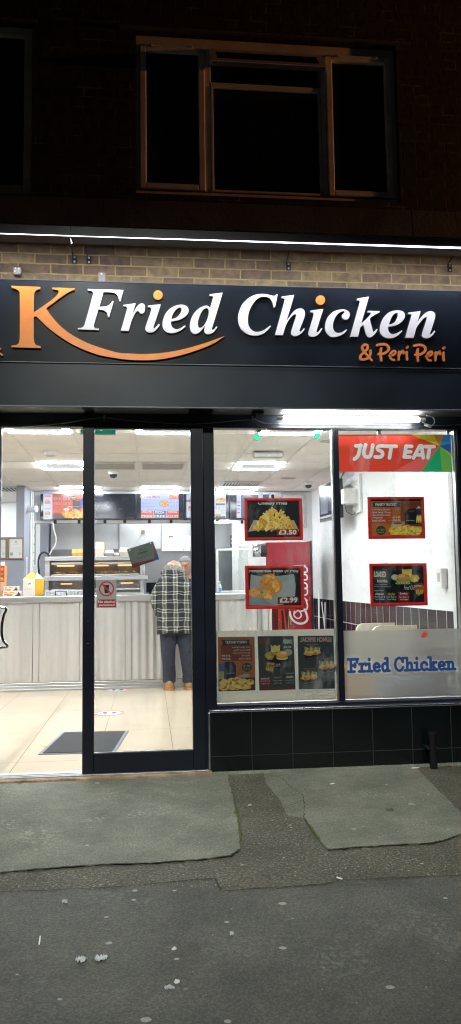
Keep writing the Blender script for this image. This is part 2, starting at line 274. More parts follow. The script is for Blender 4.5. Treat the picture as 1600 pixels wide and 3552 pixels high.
rp=ramp(N,[(0,(.016,.020,.024)),(.12,(.045,.052,.052)),(.6,(.20,.205,.19)),(1,(.54,.53,.47))]); L.new(ads.outputs[0],rp.inputs[0]); L.new(rp.outputs[0],b.inputs['Base Color']); b.inputs['Roughness'].default_value=.95
n2=nn(N,'ShaderNodeTexNoise',i_Scale=6.5,i_Distortion=.8); L.new(tc.outputs['Object'],n2.inputs[0]); bp=nn(N,'ShaderNodeBump',i_Strength=1.,i_Distance=.07); L.new(n2.outputs[0],bp.inputs['Height']); L.new(bp.outputs[0],b.inputs['Normal'])
# ---------------------------------------------------------------- mesh building
class MB:
    def __init__(s_): s_.v=[]; s_.f=[]; s_.c=[]
    def add(s_,vs,fs,col=None):
        k=len(s_.v); s_.v+=[Vector(p) for p in vs]; s_.f+=[[i+k for i in f] for f in fs]; s_.c+=[col]*len(fs); return s_
    def box(s_,x0,x1,y0,y1,z0,z1,col=None):
        return s_.add([(x,y,z) for x in (x0,x1) for y in (y0,y1) for z in (z0,z1)],[(0,1,3,2),(4,6,7,5),(0,4,5,1),(2,3,7,6),(0,2,6,4),(1,5,7,3)],col)
    def bbox(s_,x0,x1,y0,y1,z0,z1,b=.004,col=None):   # box with chamfered edges
        b=min(b,(x1-x0)/2.1,(y1-y0)/2.1,(z1-z0)/2.1); vs=[];idx={}
        lo=(x0,y0,z0);hi=(x1,y1,z1)
        for sx_ in (0,1):
            for sy in (0,1):
                for sz_ in (0,1):
                    sg=(sx_,sy,sz_)
                    for a in range(3):
                        p=[(hi[i]-b if sg[i] else lo[i]+b) for i in range(3)]; p[a]=hi[a] if sg[a] else lo[a]
                        idx[sg+(a,)]=len(vs); vs.append(p)
        fs=[]
        for a in range(3):
            o=[i for i in range(3) if i!=a]
            for q in (0,1):
                r=[]
                for u,v_ in ((0,0),(1,0),(1,1),(0,1)):
                    sg=[0,0,0]; sg[a]=q; sg[o[0]]=u; sg[o[1]]=v_; r.append(idx[tuple(sg)+(a,)])
                fs.append(r)
        for a in range(3):      # edges along axis a
            o=[i for i in range(3) if i!=a]
            for u in (0,1):
                for v_ in (0,1):
                    r=[]
                    for q,aa in ((0,o[0]),(1,o[0]),(1,o[1]),(0,o[1])):
                        sg=[0,0,0]; sg[a]=q; sg[o[0]]=u; sg[o[1]]=v_; r.append(idx[tuple(sg)+(aa,)])
                    fs.append(r)
        for sx_ in (0,1):
            for sy in (0,1):
                for sz_ in (0,1): fs.append([idx[(sx_,sy,sz_,a)] for a in range(3)])
        return s_.add(vs,fs,col)
    def tube(s_,pts,r,n=8,cap=True,col=None):
        pts=[Vector(p) for p in pts]; rs=r if isinstance(r,(list,tuple)) else [r]*len(pts); vs=[];fs=[];ref=None
        for i,p in enumerate(pts):
            d=(pts[min(i+1,len(pts)-1)]-pts[max(i-1,0)]).normalized()
            if ref is None: ref=Vector((0,0,1)) if abs(d.z)<.9 else Vector((1,0,0))
            u=d.cross(ref).normalized(); v_=u.cross(d); ref=v_
            vs+=[p+(u*math.cos(2*math.pi*k/n)+v_*math.sin(2*math.pi*k/n))*rs[i] for k in range(n)]
        for i in range(len(pts)-1):
            for k in range(n): fs.append((i*n+k,i*n+(k+1)%n,(i+1)*n+(k+1)%n,(i+1)*n+k))
        if cap: fs+= [tuple(range(n))[::-1],tuple((len(pts)-1)*n+k for k in range(n))]
        return s_.add(vs,fs,col)
    def loft(s_,rings,cap=True,col=None):
        n=len(rings[0]); vs=[p for r in rings for p in r]; fs=[]
        for i in range(len(rings)-1):
            for k in range(n): fs.append((i*n+k,i*n+(k+1)%n,(i+1)*n+(k+1)%n,(i+1)*n+k))
        if cap: fs+=[tuple(range(n))[::-1],tuple((len(rings)-1)*n+k for k in range(n))]
        return s_.add(vs,fs,col)
    def ball(s_,c_,r,nu=16,nv=10,fn=None,col=None):
        r=(r,r,r) if not isinstance(r,(tuple,list)) else r; rings=[]
        for j in range(1,nv):
            t=math.pi*j/nv; rings.append([])
            for i in range(nu):
                a=2*math.pi*i/nu; d=Vector((math.sin(t)*math.cos(a),math.sin(t)*math.sin(a),math.cos(t)))
                k=fn(d) if fn else 1; rings[-1].append(Vector(c_)+Vector((d.x*r[0],d.y*r[1],d.z*r[2]))*k)
        n=nu; vs=[p for q in rings for p in q]; fs=[]
        for i in range(len(rings)-1):
            for k in range(n): fs.append((i*n+k,(i+1)*n+k,(i+1)*n+(k+1)%n,i*n+(k+1)%n))
        vs+= [Vector(c_)+Vector((0,0,r[2]))*(fn(Vector((0,0,1))) if fn else 1),Vector(c_)-Vector((0,0,r[2]))*(fn(Vector((0,0,-1))) if fn else 1)]
        a,b_=len(vs)-2,len(vs)-1; q=(len(rings)-1)*n
        fs+=[(a,k,(k+1)%n) for k in range(n)]+[(b_,q+(k+1)%n,q+k) for k in range(n)]
        return s_.add(vs,fs,col)
    def prism(s_,loops,y0,y1,col=None,axes='XZ'):   # loops of (a,b): outer and holes, extruded between two depths
        loops=[[Vector((p[0],p[1],0)) for p in l] for l in loops]; tris=tessellate_polygon(loops); flat=[p for l in loops for p in l]; n=len(flat)
        mk=(lambda a,b_,d:(a,d,b_)) if axes=='XZ' else (lambda a,b_,d:(a,b_,d)) if axes=='XY' else (lambda a,b_,d:(d,a,b_))
        vs=[mk(p.x,p.y,y0) for p in flat]+[mk(p.x,p.y,y1) for p in flat]; fs=[t for t in tris]+[tuple(i+n for i in t)[::-1] for t in tris]; k=0
        for l in loops:
            for i in range(len(l)): j=(i+1)%len(l); fs.append((k+i,k+j,n+k+j,n+k+i))
            k+=len(l)
        return s_.add(vs,fs,col)
    def build(s_,name,material,parent=None,smooth=False,origin=None,mods=None):
        if parent is not None: org=Vector(parent['_o'])
        elif origin is not None: org=Vector(origin)
        else:
            xs=[p.x for p in s_.v]; ys=[p.y for p in s_.v]; zs=[p.z for p in s_.v]; org=Vector(((min(xs)+max(xs))/2,(min(ys)+max(ys))/2,min(zs)))
        me=bpy.data.meshes.new(name); me.from_pydata([p-org for p in s_.v],[],s_.f); me.update()
        if any(q is not None for q in s_.c):
            a=me.color_attributes.new('ink','FLOAT_COLOR','CORNER'); li=0
            for fi,f in enumerate(s_.f):
                q=s_.c[fi] or (.5,.5,.5)
                for _ in f: a.data[li].color=(*q,1); li+=1
        import bmesh
        if all(q is None for q in s_.c):
            bm=bmesh.new(); bm.from_mesh(me); bmesh.ops.recalc_face_normals(bm,faces=bm.faces); bm.to_mesh(me); bm.free()
        if smooth: me.shade_smooth()
        o=bpy.data.objects.new(name,me); COL.objects.link(o); me.materials.append(MAT[material] if isinstance(material,str) else material)
        if mods:
            for t,k in mods:
                md=o.modifiers.new(t.lower(),t)
                for a_,b_ in k.items(): setattr(md,a_,b_)
            bpy.context.view_layer.update(); dg=bpy.context.evaluated_depsgraph_get(); me2=bpy.data.meshes.new_from_object(o.evaluated_get(dg)); o.modifiers.clear(); o.data=me2
            if smooth: me2.shade_smooth()
            if not me2.materials: me2.materials.append(MAT[material])
        if parent is not None: o.parent=parent; o['_o']=parent['_o']
        else: o.location=org; o['_o']=list(org)
        return o
def thing(name,label,cat,loc,group=None):
    o=bpy.data.objects.new(name,None); COL.objects.link(o); o.location=loc; o['_o']=list(loc); o['label']=label; o['category']=cat; o.empty_display_size=.1
    if group: o['group']=group
    return o
def tag(o,label,cat,group=None,kind=None):
    o['label']=label; o['category']=cat
    if group: o['group']=group
    if kind: o['kind']=kind
    return o
def struct(o,label=None):
    o['kind']='structure'
    if label: o['label']=label
    return o
def copy_tree(o,loc=None,label=None,parent=None,delta=None):
    q=o.copy(); COL.objects.link(q)
    if parent is not None: q.parent=parent
    if loc is not None: q.location=loc
    if label: q['label']=label
    for ch in list(o.children): copy_tree(ch,parent=q)
    return q
# text outlines as polygons, cached per string
_T={}
def text_mesh(body,off=0.0,shear=0):
    k=(body,off,shear)
    if k not in _T:
        cu=bpy.data.curves.new('t','FONT'); cu.body=body; cu.resolution_u=2; cu.offset=off; cu.shear=shear; o=bpy.data.objects.new('t',cu); COL.objects.link(o)
        bpy.context.view_layer.update(); dg=bpy.context.evaluated_depsgraph_get(); me=bpy.data.meshes.new_from_object(o.evaluated_get(dg))
        vs=[(v_.co.x,v_.co.y) for v_ in me.vertices]; fs=[tuple(p.vertices) for p in me.polygons]; bpy.data.objects.remove(o); bpy.data.meshes.remove(me); _T[k]=(vs,fs)
    return _T[k]
class Print:   # flat inked artwork on a plane: u right, v up, w out of the sheet; colours are pigment
    def __init__(s_,origin,u,v,n,mirror=False): s_.o=Vector(origin); s_.u=Vector(u).normalized(); s_.vv=Vector(v).normalized(); s_.n=Vector(n).normalized(); s_.m=MB(); s_.k=1; s_.mir=-1 if mirror else 1; s_.st=.00006
    def P(s_,a,b_): return s_.o+s_.u*(a*s_.mir)+s_.vv*b_+s_.n*(s_.k*s_.st)
    def poly(s_,pts,col):
        tr=tessellate_polygon([[Vector((p[0],p[1],0)) for p in pts]]); s_.m.add([s_.P(*p) for p in pts],[t for t in tr],col); s_.k+=1; return s_
    def rect(s_,x0,y0,x1,y1,col,same=False):
        if same: s_.k-=1
        s_.m.add([s_.P(x0,y0),s_.P(x1,y0),s_.P(x1,y1),s_.P(x0,y1)],[(0,1,2,3)],col); s_.k+=1; return s_
    def ell(s_,cx,cy,rx,ry,col,rot=0,n=20,same=False,jag=0):
        if same: s_.k-=1
        pts=[]
        for i in range(n):
            a=2*math.pi*i/n; q=1+jag*random.uniform(-1,1); x,y=rx*math.cos(a)*q,ry*math.sin(a)*q; pts.append(s_.P(cx+x*math.cos(rot)-y*math.sin(rot),cy+x*math.sin(rot)+y*math.cos(rot)))
        s_.m.add(pts,[tuple(range(n))],col); s_.k+=1; return s_
    def text(s_,t,cx,cy,h,wd,col,off=0.0,shear=0,rot=0,clip=None):
        vs,fs=text_mesh(t,off,shear)
        if not vs: return s_
        x0=min(p[0] for p in vs);x1=max(p[0] for p in vs);y0=min(p[1] for p in vs);y1=max(p[1] for p in vs)
        sc_x=wd/(x1-x0); sc_y=h/(y1-y0); out=[]
        for x,y in vs:
            a=(x-(x0+x1)/2)*sc_x; b_=(y-(y0+y1)/2)*sc_y
            if clip is not None: b_=min(b_,clip)
            out.append(s_.P(cx+a*math.cos(rot)-b_*math.sin(rot),cy+a*math.sin(rot)+b_*math.cos(rot)))
        s_.m.add(out,fs,col); s_.k+=1; return s_
    def stroke(s_,pts,wd,col,same=False,rnd=True,sm=True):
        if same: s_.k-=1
        if sm and len(pts)>2: pts=crom(pts,False,6)
        pts=[Vector((p[0],p[1])) for p in pts]; L_=[];R_=[]
        for i,p in enumerate(pts):
            d=(pts[min(i+1,len(pts)-1)]-pts[max(i-1,0)]); d=d.normalized() if d.length>1e-9 else Vector((1,0)); n_=Vector((-d.y,d.x))*wd/2
            L_.append(s_.P(*(p+n_))); R_.append(s_.P(*(p-n_)))
        n=len(pts); s_.m.add(L_+R_,[(i,i+1,n+i+1,n+i) for i in range(n-1)],col)
        s_.k+=.5
        if rnd:
            for p in (pts[0],pts[-1]):
                s_.k+=.25; s_.m.add([s_.P(p.x+wd/2*math.cos(a*math.pi/5),p.y+wd/2*math.sin(a*math.pi/5)) for a in range(10)],[tuple(range(10))],col)
        s_.k+=.5; return s_
    def build(s_,name,material='print',parent=None): return s_.m.build(name,material,parent)
def crom(pts,closed,n=6):
    """smooth a run of points; entries with a third value are corners"""
    P=[Vector((p[0],p[1])) for p in pts]; C=[len(p)>2 for p in pts]; N_=len(P); out=[]
    for i in range(N_ if closed else N_-1):
        p1=P[i];p2=P[(i+1)%N_]; p0=p1 if (C[i] or (not closed and i==0)) else P[i-1]; p3=p2 if (C[(i+1)%N_] or (not closed and i+2>=N_)) else P[(i+2)%N_]
        if C[i] and C[(i+1)%N_]: out.append(tuple(p1)); continue
        # centripetal-ish tangents, limited to the chord
        L_=(p2-p1).length; t1=(p2-p0); t2=(p3-p1)
        t1=t1.normalized()*L_*.9 if t1.length else p2-p1; t2=t2.normalized()*L_*.9 if t2.length else p2-p1
        for k in range(n):
            t=k/n; out.append(tuple(p1*(2*t**3-3*t*t+1)+t1*(t**3-2*t*t+t)+p2*(-2*t**3+3*t*t)+t2*(t**3-t*t)))
    if not closed: out.append(tuple(P[-1]))
    return out
def tr(pts,ox,oy,sc,Y):     # traced outline (crop pixels) -> (x,z) on the plane Y, keeping corner flags
    out=[]
    for p in pts:
        q=at(ox+p[0]/sc,oy+p[1]/sc,Y=Y); out.append((q.x,q.z)+tuple(p[2:]))
    return out
def glyph(pts,ox,oy,sc,Y,n=6): return crom(tr(pts,ox,oy,sc,Y),True,n)
def gpoly(px,Z=0): return [(at(a,b,Z=Z).x,at(a,b,Z=Z).y) for a,b in px]
def rough_edge(poly,amp=.006,step=.05):
    out=[]
    for i,p in enumerate(poly):
        q=poly[(i+1)%len(poly)]; L_=math.hypot(q[0]-p[0],q[1]-p[1]); n=max(1,min(60,int(L_/step)))
        for k in range(n):
            t=k/n; j=amp if k else 0
            out.append((p[0]+(q[0]-p[0])*t+random.uniform(-j,j),p[1]+(q[1]-p[1])*t+random.uniform(-j,j)))
    return out
# ================================================================ GROUND
g=MB(); g.box(-40,40,-60,-.02,-.3,0); struct(g.build('pavement','asphalt'),'dark gritty asphalt pavement in front of the shop')
S1=[(-900,2740),(0,2722),(290,2712),(560,2700),(790,2688),(796,2720),(812,2775),(826,2860),(835,2948),(800,2972),(700,2985),(520,2998),(360,3002),(200,3013),(0,3030),(-900,3090)]
S2=[(915,2684),(927,2725),(972,2778),(997,2833),(1060,2842),(1085,2885),(1138,2950),(1250,2942),(1350,2935),(1480,2930),(1540,2918),(1600,2897),(1760,2860),(1600,2825),(1540,2762),(1480,2705),(1440,2660)]
S3=[(-900,3160),(0,3105),(325,3090),(352,3098),(372,3088),(745,3055),(768,3100),(1000,3085),(1100,3073),(1130,3076),(1180,3062),(1600,3045),(2600,3000)]
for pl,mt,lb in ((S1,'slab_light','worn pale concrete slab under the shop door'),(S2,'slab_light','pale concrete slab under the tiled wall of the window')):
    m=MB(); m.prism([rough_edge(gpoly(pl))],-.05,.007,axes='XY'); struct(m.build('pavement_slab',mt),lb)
p3=gpoly(S3); p3=rough_edge(p3,.005)[:-1]; p3=[p for p in p3 if True]
edge=[]; pts=gpoly(S3)
for i in range(len(pts)-1):
    for k in range(14): t=k/14; edge.append((pts[i][0]+(pts[i+1][0]-pts[i][0])*t+random.uniform(-.004,.004),pts[i][1]+(pts[i+1][1]-pts[i][1])*t+random.uniform(-.004,.004)))
edge.append(pts[-1]); edge+=[(8,-9),(-8,-9)]
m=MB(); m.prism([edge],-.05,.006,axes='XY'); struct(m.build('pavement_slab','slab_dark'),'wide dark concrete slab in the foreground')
# cracks and moss along the slab edges: thin irregular strips
def strip(pts,w0,name,mt,z0=.0065,z1=.0085,jit=.006):
    P=[]
    pts=[gpoly([p])[0] for p in pts]
    for i in range(len(pts)-1):
        for k in range(10): t=k/10; P.append((pts[i][0]+(pts[i+1][0]-pts[i][0])*t+random.uniform(-jit,jit),pts[i][1]+(pts[i+1][1]-pts[i][1])*t+random.uniform(-jit,jit)))
    m=MB(); L_=[];R_=[]
    for i,p in enumerate(P):
        a=P[max(i-1,0)];b_=P[min(i+1,len(P)-1)]; d=Vector((b_[0]-a[0],b_[1]-a[1])).normalized(); ww=w0*random.uniform(.2,1)
        L_.append((p[0]-d.y*ww,p[1]+d.x*ww,z1)); R_.append((p[0]+d.y*ww,p[1]-d.x*ww,z1))
    n=len(P); m.add(L_+R_,[(i,i+1,n+i+1,n+i) for i in range(n-1)]); return m.build(name,mt)
mat('crack_dark',(.022,.022,.016),1)
for pts_ in ([(918,2690),(975,2700),(1010,2735),(1050,2760),(1058,2800),(1055,2840),(1070,2862)],[(985,2768),(1020,2762),(1045,2755)],[(1000,2800),(1030,2790),(1056,2775)]):
    struct(strip(pts_,.003,'pavement_crack','crack_dark',jit=.004),'hairline crack across the corner of the pale slab')
struct(strip([(1070,2862),(1090,2890),(1112,2920)],.010,'pavement_moss','moss',z1=.010),'green moss at the left edge of the right slab')
struct(strip([(806,2750),(818,2800),(828,2870),(836,2925)],.009,'pavement_moss','moss',z1=.010),'green moss at the right edge of the left slab')
for pts_ in ([(0,3032),(200,3015),(360,3004),(520,3000),(700,2987),(800,2974),(836,2950)],[(1138,2952),(1250,2944),(1350,2937),(1480,2932),(1540,2920),(1600,2899)],[(-40,3103),(325,3088),(372,3087),(745,3053),(768,3098),(1000,3083),(1130,3074),(1180,3060),(1640,3042)]):
    struct(strip(pts_,.007,'pavement_joint','crack_dark',z1=.0095,jit=.004),'dark joint along the edge of a slab')
# litter
def blob(px,py,rx,ry,h,name,mt,label,cat,rot=0,n=12,jag=.3,Z=.007,group=None):
    c_=at(px,py,Z=Z); m=MB(); top=[];base=[]
    for i in range(n):
        a=2*math.pi*i/n; q=1+random.uniform(-jag,jag); x,y=rx*math.cos(a)*q,ry*math.sin(a)*q
        X=c_.x+x*math.cos(rot)-y*math.sin(rot); Y_=c_.y+x*math.sin(rot)+y*math.cos(rot); base.append((X,Y_,Z)); top.append((c_.x+(X-c_.x)*.75,c_.y+(Y_-c_.y)*.75,Z+h*random.uniform(.4,1)))
    m.loft([base,top]); return tag(m.build(name,mt),label,cat,group)
def foil(px,py,w_,d_,label):
    c_=at(px,py,Z=.007); m=MB(); n=9; g_=[[None]*n for _ in range(n)]; vs=[]
    for i in range(n):
        for j in range(n):
            u,v_=i/(n-1)*2-1,j/(n-1)*2-1; q=1-.35*abs(u*v_)+random.uniform(-.1,.1)
            vs.append((c_.x+u*w_*q,c_.y+v_*d_*q*(1-.5*max(0,u)),.009+random.uniform(0,.014)))
    m.add(vs,[(i*n+j,(i+1)*n+j,(i+1)*n+j+1,i*n+j+1) for i in range(n-1) for j in range(n-1)]); tag(m.build('foil_scrap','foil'),label,'litter','scraps of litter on the pavement')
foil(283,3335,.021,.020,'crumpled silver foil scrap, left of the bright pair in the foreground'); foil(350,3330,.023,.020,'crumpled silver foil scrap, right of the bright pair in the foreground')
foil(805,3246,.008,.010,'tiny silver foil scrap lying alone at the middle of the dark slab')
foil(588,3434,.016,.005,'thin silver foil strip near the bottom of the picture'); foil(225,3134,.012,.006,'small bluish foil scrap near the joint at the left')
for px,py,r,lb in ((614,3405,.012,'pale curled leaf on the dark slab above the thin foil strip'),(605,3292,.010,'small pale oval leaf on the dark slab left of the lone foil scrap')):
    blob(px,py,r,r*.8,.006,'pale_leaf','paper_litter',lb,'leaf',rot=.6)
def gumspot(px,py,r,lb): blob(px,py,r,r*.85,.0015,'chewing_gum','gum',lb,'chewing gum',group='trodden chewing gum on the pavement',jag=.12)
for px,py,r in ((468,3089,.013),(606,3089,.010),(465,3121,.011),(369,3181,.009),(980,3134,.017),(378,3271,.013),(982,3288,.014),(1354,3424,.014),(505,3537,.017),(613,3326,.010),(787,3198,.010),(790,3543,.012),(60,3380,.006),(1545,3115,.010),(208,3466,.008)):
    gumspot(px,py,r,'flattened grey blob of old chewing gum on the dark foreground slab')
for px,py,r in ((302,2932,.012),(448,2827,.008),(645,2823,.008),(553,2989,.009),(1227,2875,.014),(1259,2866,.007),(1153,2718,.009),(30,2861,.012),(620,2890,.006),(1555,2877,.009),(1175,2761,.010)):
    gumspot(px,py,r,'flattened pale blob of old chewing gum on a light slab near the shop')
for px,py,r in ((1007,2862,.009),(1010,2870,.008),(867,2792,.008),(1463,2995,.009),(985,2975,.007),(840,3000,.008),(945,2845,.007),(940,2810,.007)):
    gumspot(px,py,r,'flattened pale blob of old chewing gum on the dark asphalt strip')
m=MB(); rn=random.Random(5)
for i in range(420):
    px,py=rn.choice([(rn.uniform(0,800),rn.uniform(3030,3085)),(rn.uniform(850,1070),rn.uniform(2710,3050)),(rn.uniform(1100,1600),rn.uniform(2960,3040)),(rn.uniform(0,1600),rn.uniform(2700,3500))]); p=at(px,py,Z=.0); r=rn.uniform(.0015,.0042)*(1 if py<3100 else .7)
    z=.007 if rn.random()<.8 else .008; q=[Vector((rn.uniform(-1,1),rn.uniform(-1,1),rn.uniform(-.3,1))).normalized()*r for _ in range(6)]
    m.add([p+Vector((r*math.cos(a_),r*.8*math.sin(a_),z)) for a_ in (0,1.3,2.5,3.8,5.1)]+[p+Vector((r*.2,0,z+r*.9))],[(0,1,5),(1,2,5),(2,3,5),(3,4,5),(4,0,5)])
tag(m.build('grit','gum'),'loose grit and crumbs scattered over the pavement','grit',kind='stuff')
a=at(140,3248,Z=.009); b_=at(136,3276,Z=.009); m=MB(); m.tube([a,b_],.0028,8); tag(m.build('wooden_stick','carton_white'),'thin pale wooden stick lying at the left of the dark slab','stick')
def butt(px,py,ang,lb):
    p=at(px,py,Z=.011); d=Vector((math.cos(ang),math.sin(ang),0))*.014; m=MB(); m.tube([p-d,p+d],.0038,8); tag(m.build('cigarette_end','carton_white'),lb,'cigarette end')
butt(1178,3046,-.9,'white cigarette end on the asphalt strip right of centre'); butt(1153,2718,.2,'white cigarette end on the slab below the black tiles')
c_=at(1352,2808,Z=.010); m=MB(); m.tube([c_+Vector((.020*math.cos(a_),.016*math.sin(a_),.002*math.sin(3*a_))) for a_ in [i*2*math.pi/14 for i in range(15)]],.003,6); tag(m.build('ring_pull_loop','leaf_green'),'small green ring-shaped scrap on the right slab','litter')
for px,py,r,lb in ((1440,2683,.012,'brown dead leaf by the foot of the wall, left of the pipe'),(1560,2656,.016,'brown dead leaf against the wall right of the black pipe'),(1600,2640,.01,'brown leaf crumb at the right end of the wall')):
    blob(px,py,r,r*.5,.012,'dead_leaf','leaf_dry',lb,'leaf',rot=.5,jag=.4)
blob(1444,2664,.028,.008,.006,'paper_scrap','paper_litter','torn white paper scrap at the foot of the black wall','litter',rot=.1,jag=.5)
blob(70,2718,.012,.006,.006,'dead_leaf','leaf_dry','tiny brown leaf under the door threshold','leaf')
blob(867,2793,.012,.006,.004,'paper_scrap','paper_litter','small white paper scrap on the asphalt between the two pale slabs','litter')
# worn stone lip and threshold under the doors
m=MB(); n=70; r0=[];rings=[]
for i in range(n+1):
    x=-3.2+(3.62)*i/n; j=random.uniform(-.006,.006); y0=-.115+j+(.03 if x>.25 else 0); zt=.024+random.uniform(-.003,.002)
    rings.append([(x,0,-.02),(x,y0,-.02),(x,y0+random.uniform(0,.006),zt-.006),(x,y0+.012,zt),(x,0,zt)])
m.loft(rings); tag(m.build('stone_step','sandstone'),'worn sandstone lip under the metal door threshold','door step')
m=MB(); m.bbox(-3.2,.40,-.075,.06,.022,.032,.003); m.bbox(-3.2,.40,-.058,-.05,.032,.036,.002); m.bbox(-3.2,.40,-.02,-.012,.032,.036,.002); tag(m.build('door_threshold','alu'),'scuffed aluminium door track under the sliding doors','threshold')
# ================================================================ SHOPFRONT FRAME (glass plane about Y=0)
fr=thing('shopfront_frame','black aluminium shopfront frame around the windows and doors','shopfront',(0,0,0))
ZT=2.405; ZG=.455
m=MB(); m.bbox(-3.2,3.2,-.03,.07,ZT+.022,2.5,.003); m.build('head_beam','header_navy_lit',fr)
m=MB(); m.bbox(-3.2,2.42,-.036,-.031,ZT,ZT+.022,.002); m.bbox(-3.2,2.42,-.031,.05,ZT,ZT+.021,.001); m.build('head_trim','head_rail',fr)
m=MB(); m.bbox(.30,.463,-.035,.10,.03,ZT,.003); m.build('post','black_frame',fr)
m=MB(); m.bbox(1.335,1.372,-.035,.06,ZG,ZT,.003); m.build('mullion','black_frame',fr)
m=MB(); m.bbox(1.322,1.333,-.026,.03,ZG,ZT,.002); m.build('mullion_trim','alu',fr)
m=MB(); m.bbox(2.262,2.42,-.035,.10,ZG,ZT,.003); m.build('mullion','black_frame',fr)
m=MB(); m.bbox(.465,2.262,-.03,.06,.425,ZG,.003); m.build('bottom_rail','black_frame',fr)
m=MB(); m.bbox(2.245,2.258,-.02,.03,ZG,ZT,.002); m.bbox(2.31,2.315,-.042,-.0355,.46,2.40,.001); m.build('mullion_trim','alu',fr)
for x0,x1 in ((.466,1.320),(1.374,2.243)):
    m=MB(); m.bbox(x0,x1,-.02,.01,ZG,ZG+.014,.003); m.build('glazing_bead','alu',fr)
# wall pier at the right of the shop and the one at the left, outside the frame
m=MB(); m.box(2.421,6,-.05,.25,0,2.5); m.box(-6,-3.2,-.05,.25,0,2.5); struct(m.build('shop_pier_wall','black_frame'),'black clad pier beside the shop windows')
def pane(name,x0,x1,z0,z1,y,label,cat,mt='glass_clear'):
    m=MB(); m.box(x0,x1,y-.002,y+.002,z0,z1); return tag(m.build(name,mt),label,cat)
lw=pane('window_pane',.464,1.321,ZG+.001,ZT-.001,0,'large left window pane with two red posters and three backs of posters','window')
rw=pane('window_pane',1.373,2.2445,ZG+.001,ZT-.001,0,'large right window pane frosted at the bottom with blue lettering','window')
# frosted film on the right pane, with its blue slab lettering
q0=at(1190,2188,Y=-.003); zf=q0.z
m=MB(); m.box(1.3745,2.243,-.0045,-.003,ZG+.015,zf); fl=m.build('frosted_film','frosted_film',rw)
m=MB(); m.box(.466,1.3195,.026,.027,ZG+.002,at(800,2188,Y=.026).z)
m.build('white_film','cream_film',lw)
for pa,pb in (((850,1965),(1085,1905)),((1040,2130),(1100,1920)),((850,1800),(905,1650)),((760,2150),(860,1860))):
    a=at(*pa,Y=.03); b_=at(*pb,Y=.03); m=MB(); m.box(a.x-.05,b_.x+.05,.029,.0295,a.z-.06,b_.z+.06); m.build('glue_residue','glue_residue',lw)
# slab-serif strokes for the blue lettering
def slab_letter(ch):
    h=1.0; x=.66; t=.2
    V=lambda X,a,b_:[(X,a),(X,b_)]; H=lambda a,b_,Y_:[(a,Y_),(b_,Y_)]
    if ch=='F': return [V(.22,.09,.91),H(0,.48,.09),H(0,.78,.91),V(.70,.7,.91),H(.22,.56,.5),V(.52,.4,.62)],.86
    if ch=='r': return [V(.2,.09,.6),H(0,.44,.09),H(.02,.2,.58),[(.2,.42),(.3,.56),(.5,.6),(.53,.5)]],.60
    if ch=='i': return [V(.2,.09,.6),H(0,.42,.09),H(.02,.2,.58),[(.2,.84),(.201,.90)]],.46
    if ch=='e': return [[(.10,.36),(.52,.36),(.5,.5),(.32,.6),(.14,.5),(.1,.33),(.18,.14),(.36,.08),(.54,.15)]],.66
    if ch=='d': return [V(.5,.09,.93),H(.5,.66,.09),H(.34,.5,.92),[(.5,.45),(.34,.6),(.14,.5),(.1,.33),(.16,.14),(.32,.08),(.5,.22)]],.70
    if ch=='C': return [[(.72,.68),(.62,.85),(.42,.93),(.2,.8),(.11,.5),(.2,.2),(.42,.08),(.62,.14),(.74,.3)],V(.72,.66,.93)],.86
    if ch=='h': return [V(.2,.09,.92),H(0,.40,.09),H(.02,.2,.92),[(.2,.42),(.32,.57),(.48,.58),(.55,.45),(.55,.09)],H(.44,.72,.09)],.76
    if ch=='c': return [[(.54,.42),(.5,.54),(.32,.6),(.14,.5),(.1,.33),(.16,.14),(.34,.08),(.54,.16)]],.64
    if ch=='k': return [V(.2,.09,.92),H(0,.40,.09),H(.02,.2,.92),[(.22,.30),(.52,.56)],[(.32,.38),(.58,.1)],H(.4,.66,.58),H(.48,.72,.09)],.76
    if ch=='n': return [V(.2,.09,.6),H(0,.40,.09),H(.02,.2,.58),[(.2,.42),(.32,.57),(.48,.58),(.55,.45),(.55,.09)],H(.44,.72,.09)],.76
    return [],.3
def slab_text(P_,txt,x0,zb,h,width,colr,wd):
    tot=sum(slab_letter(ch)[1] for ch in txt); sx_=width/tot; x=x0
    for ch in txt:
        st,ad_=slab_letter(ch)
        for q in st: P_.stroke([(x+a*sx_,zb+b_*h) for a,b_ in q],wd,colr,rnd=True,sm=len(q)>3)
        x+=ad_*sx_
a=at(1203,2335,Y=-.006); b_=at(1580,2335,Y=-.006); hh=at(1203,2283,Y=-.006).z-a.z
for colr,wd,dy in (((.62,.66,.70),.0265,0),((.014,.055,.24),.0195,-.0006)):
    P_=Print((0,-.005+dy,0),(1,0,0),(0,0,1),(0,-1,0)); slab_text(P_,'Fried Chicken',a.x+.012,a.z,hh,b_.x-a.x-.01,colr,wd); P_.build('lettering','vinyl_print',rw)
# small red sticker on the right pane
P_=Print((0,-.0035,0),(1,0,0),(0,0,1),(0,-1,0)); q=[at(*p,Y=-.0035) for p in ((1474,2190),(1480,2193),(1479,2210),(1461,2211),(1466,2197))]; P_.k=6; P_.poly([(p.x,p.z) for p in q],(.9,.03,.03)); P_.build('red_sticker','glow_print',rw)
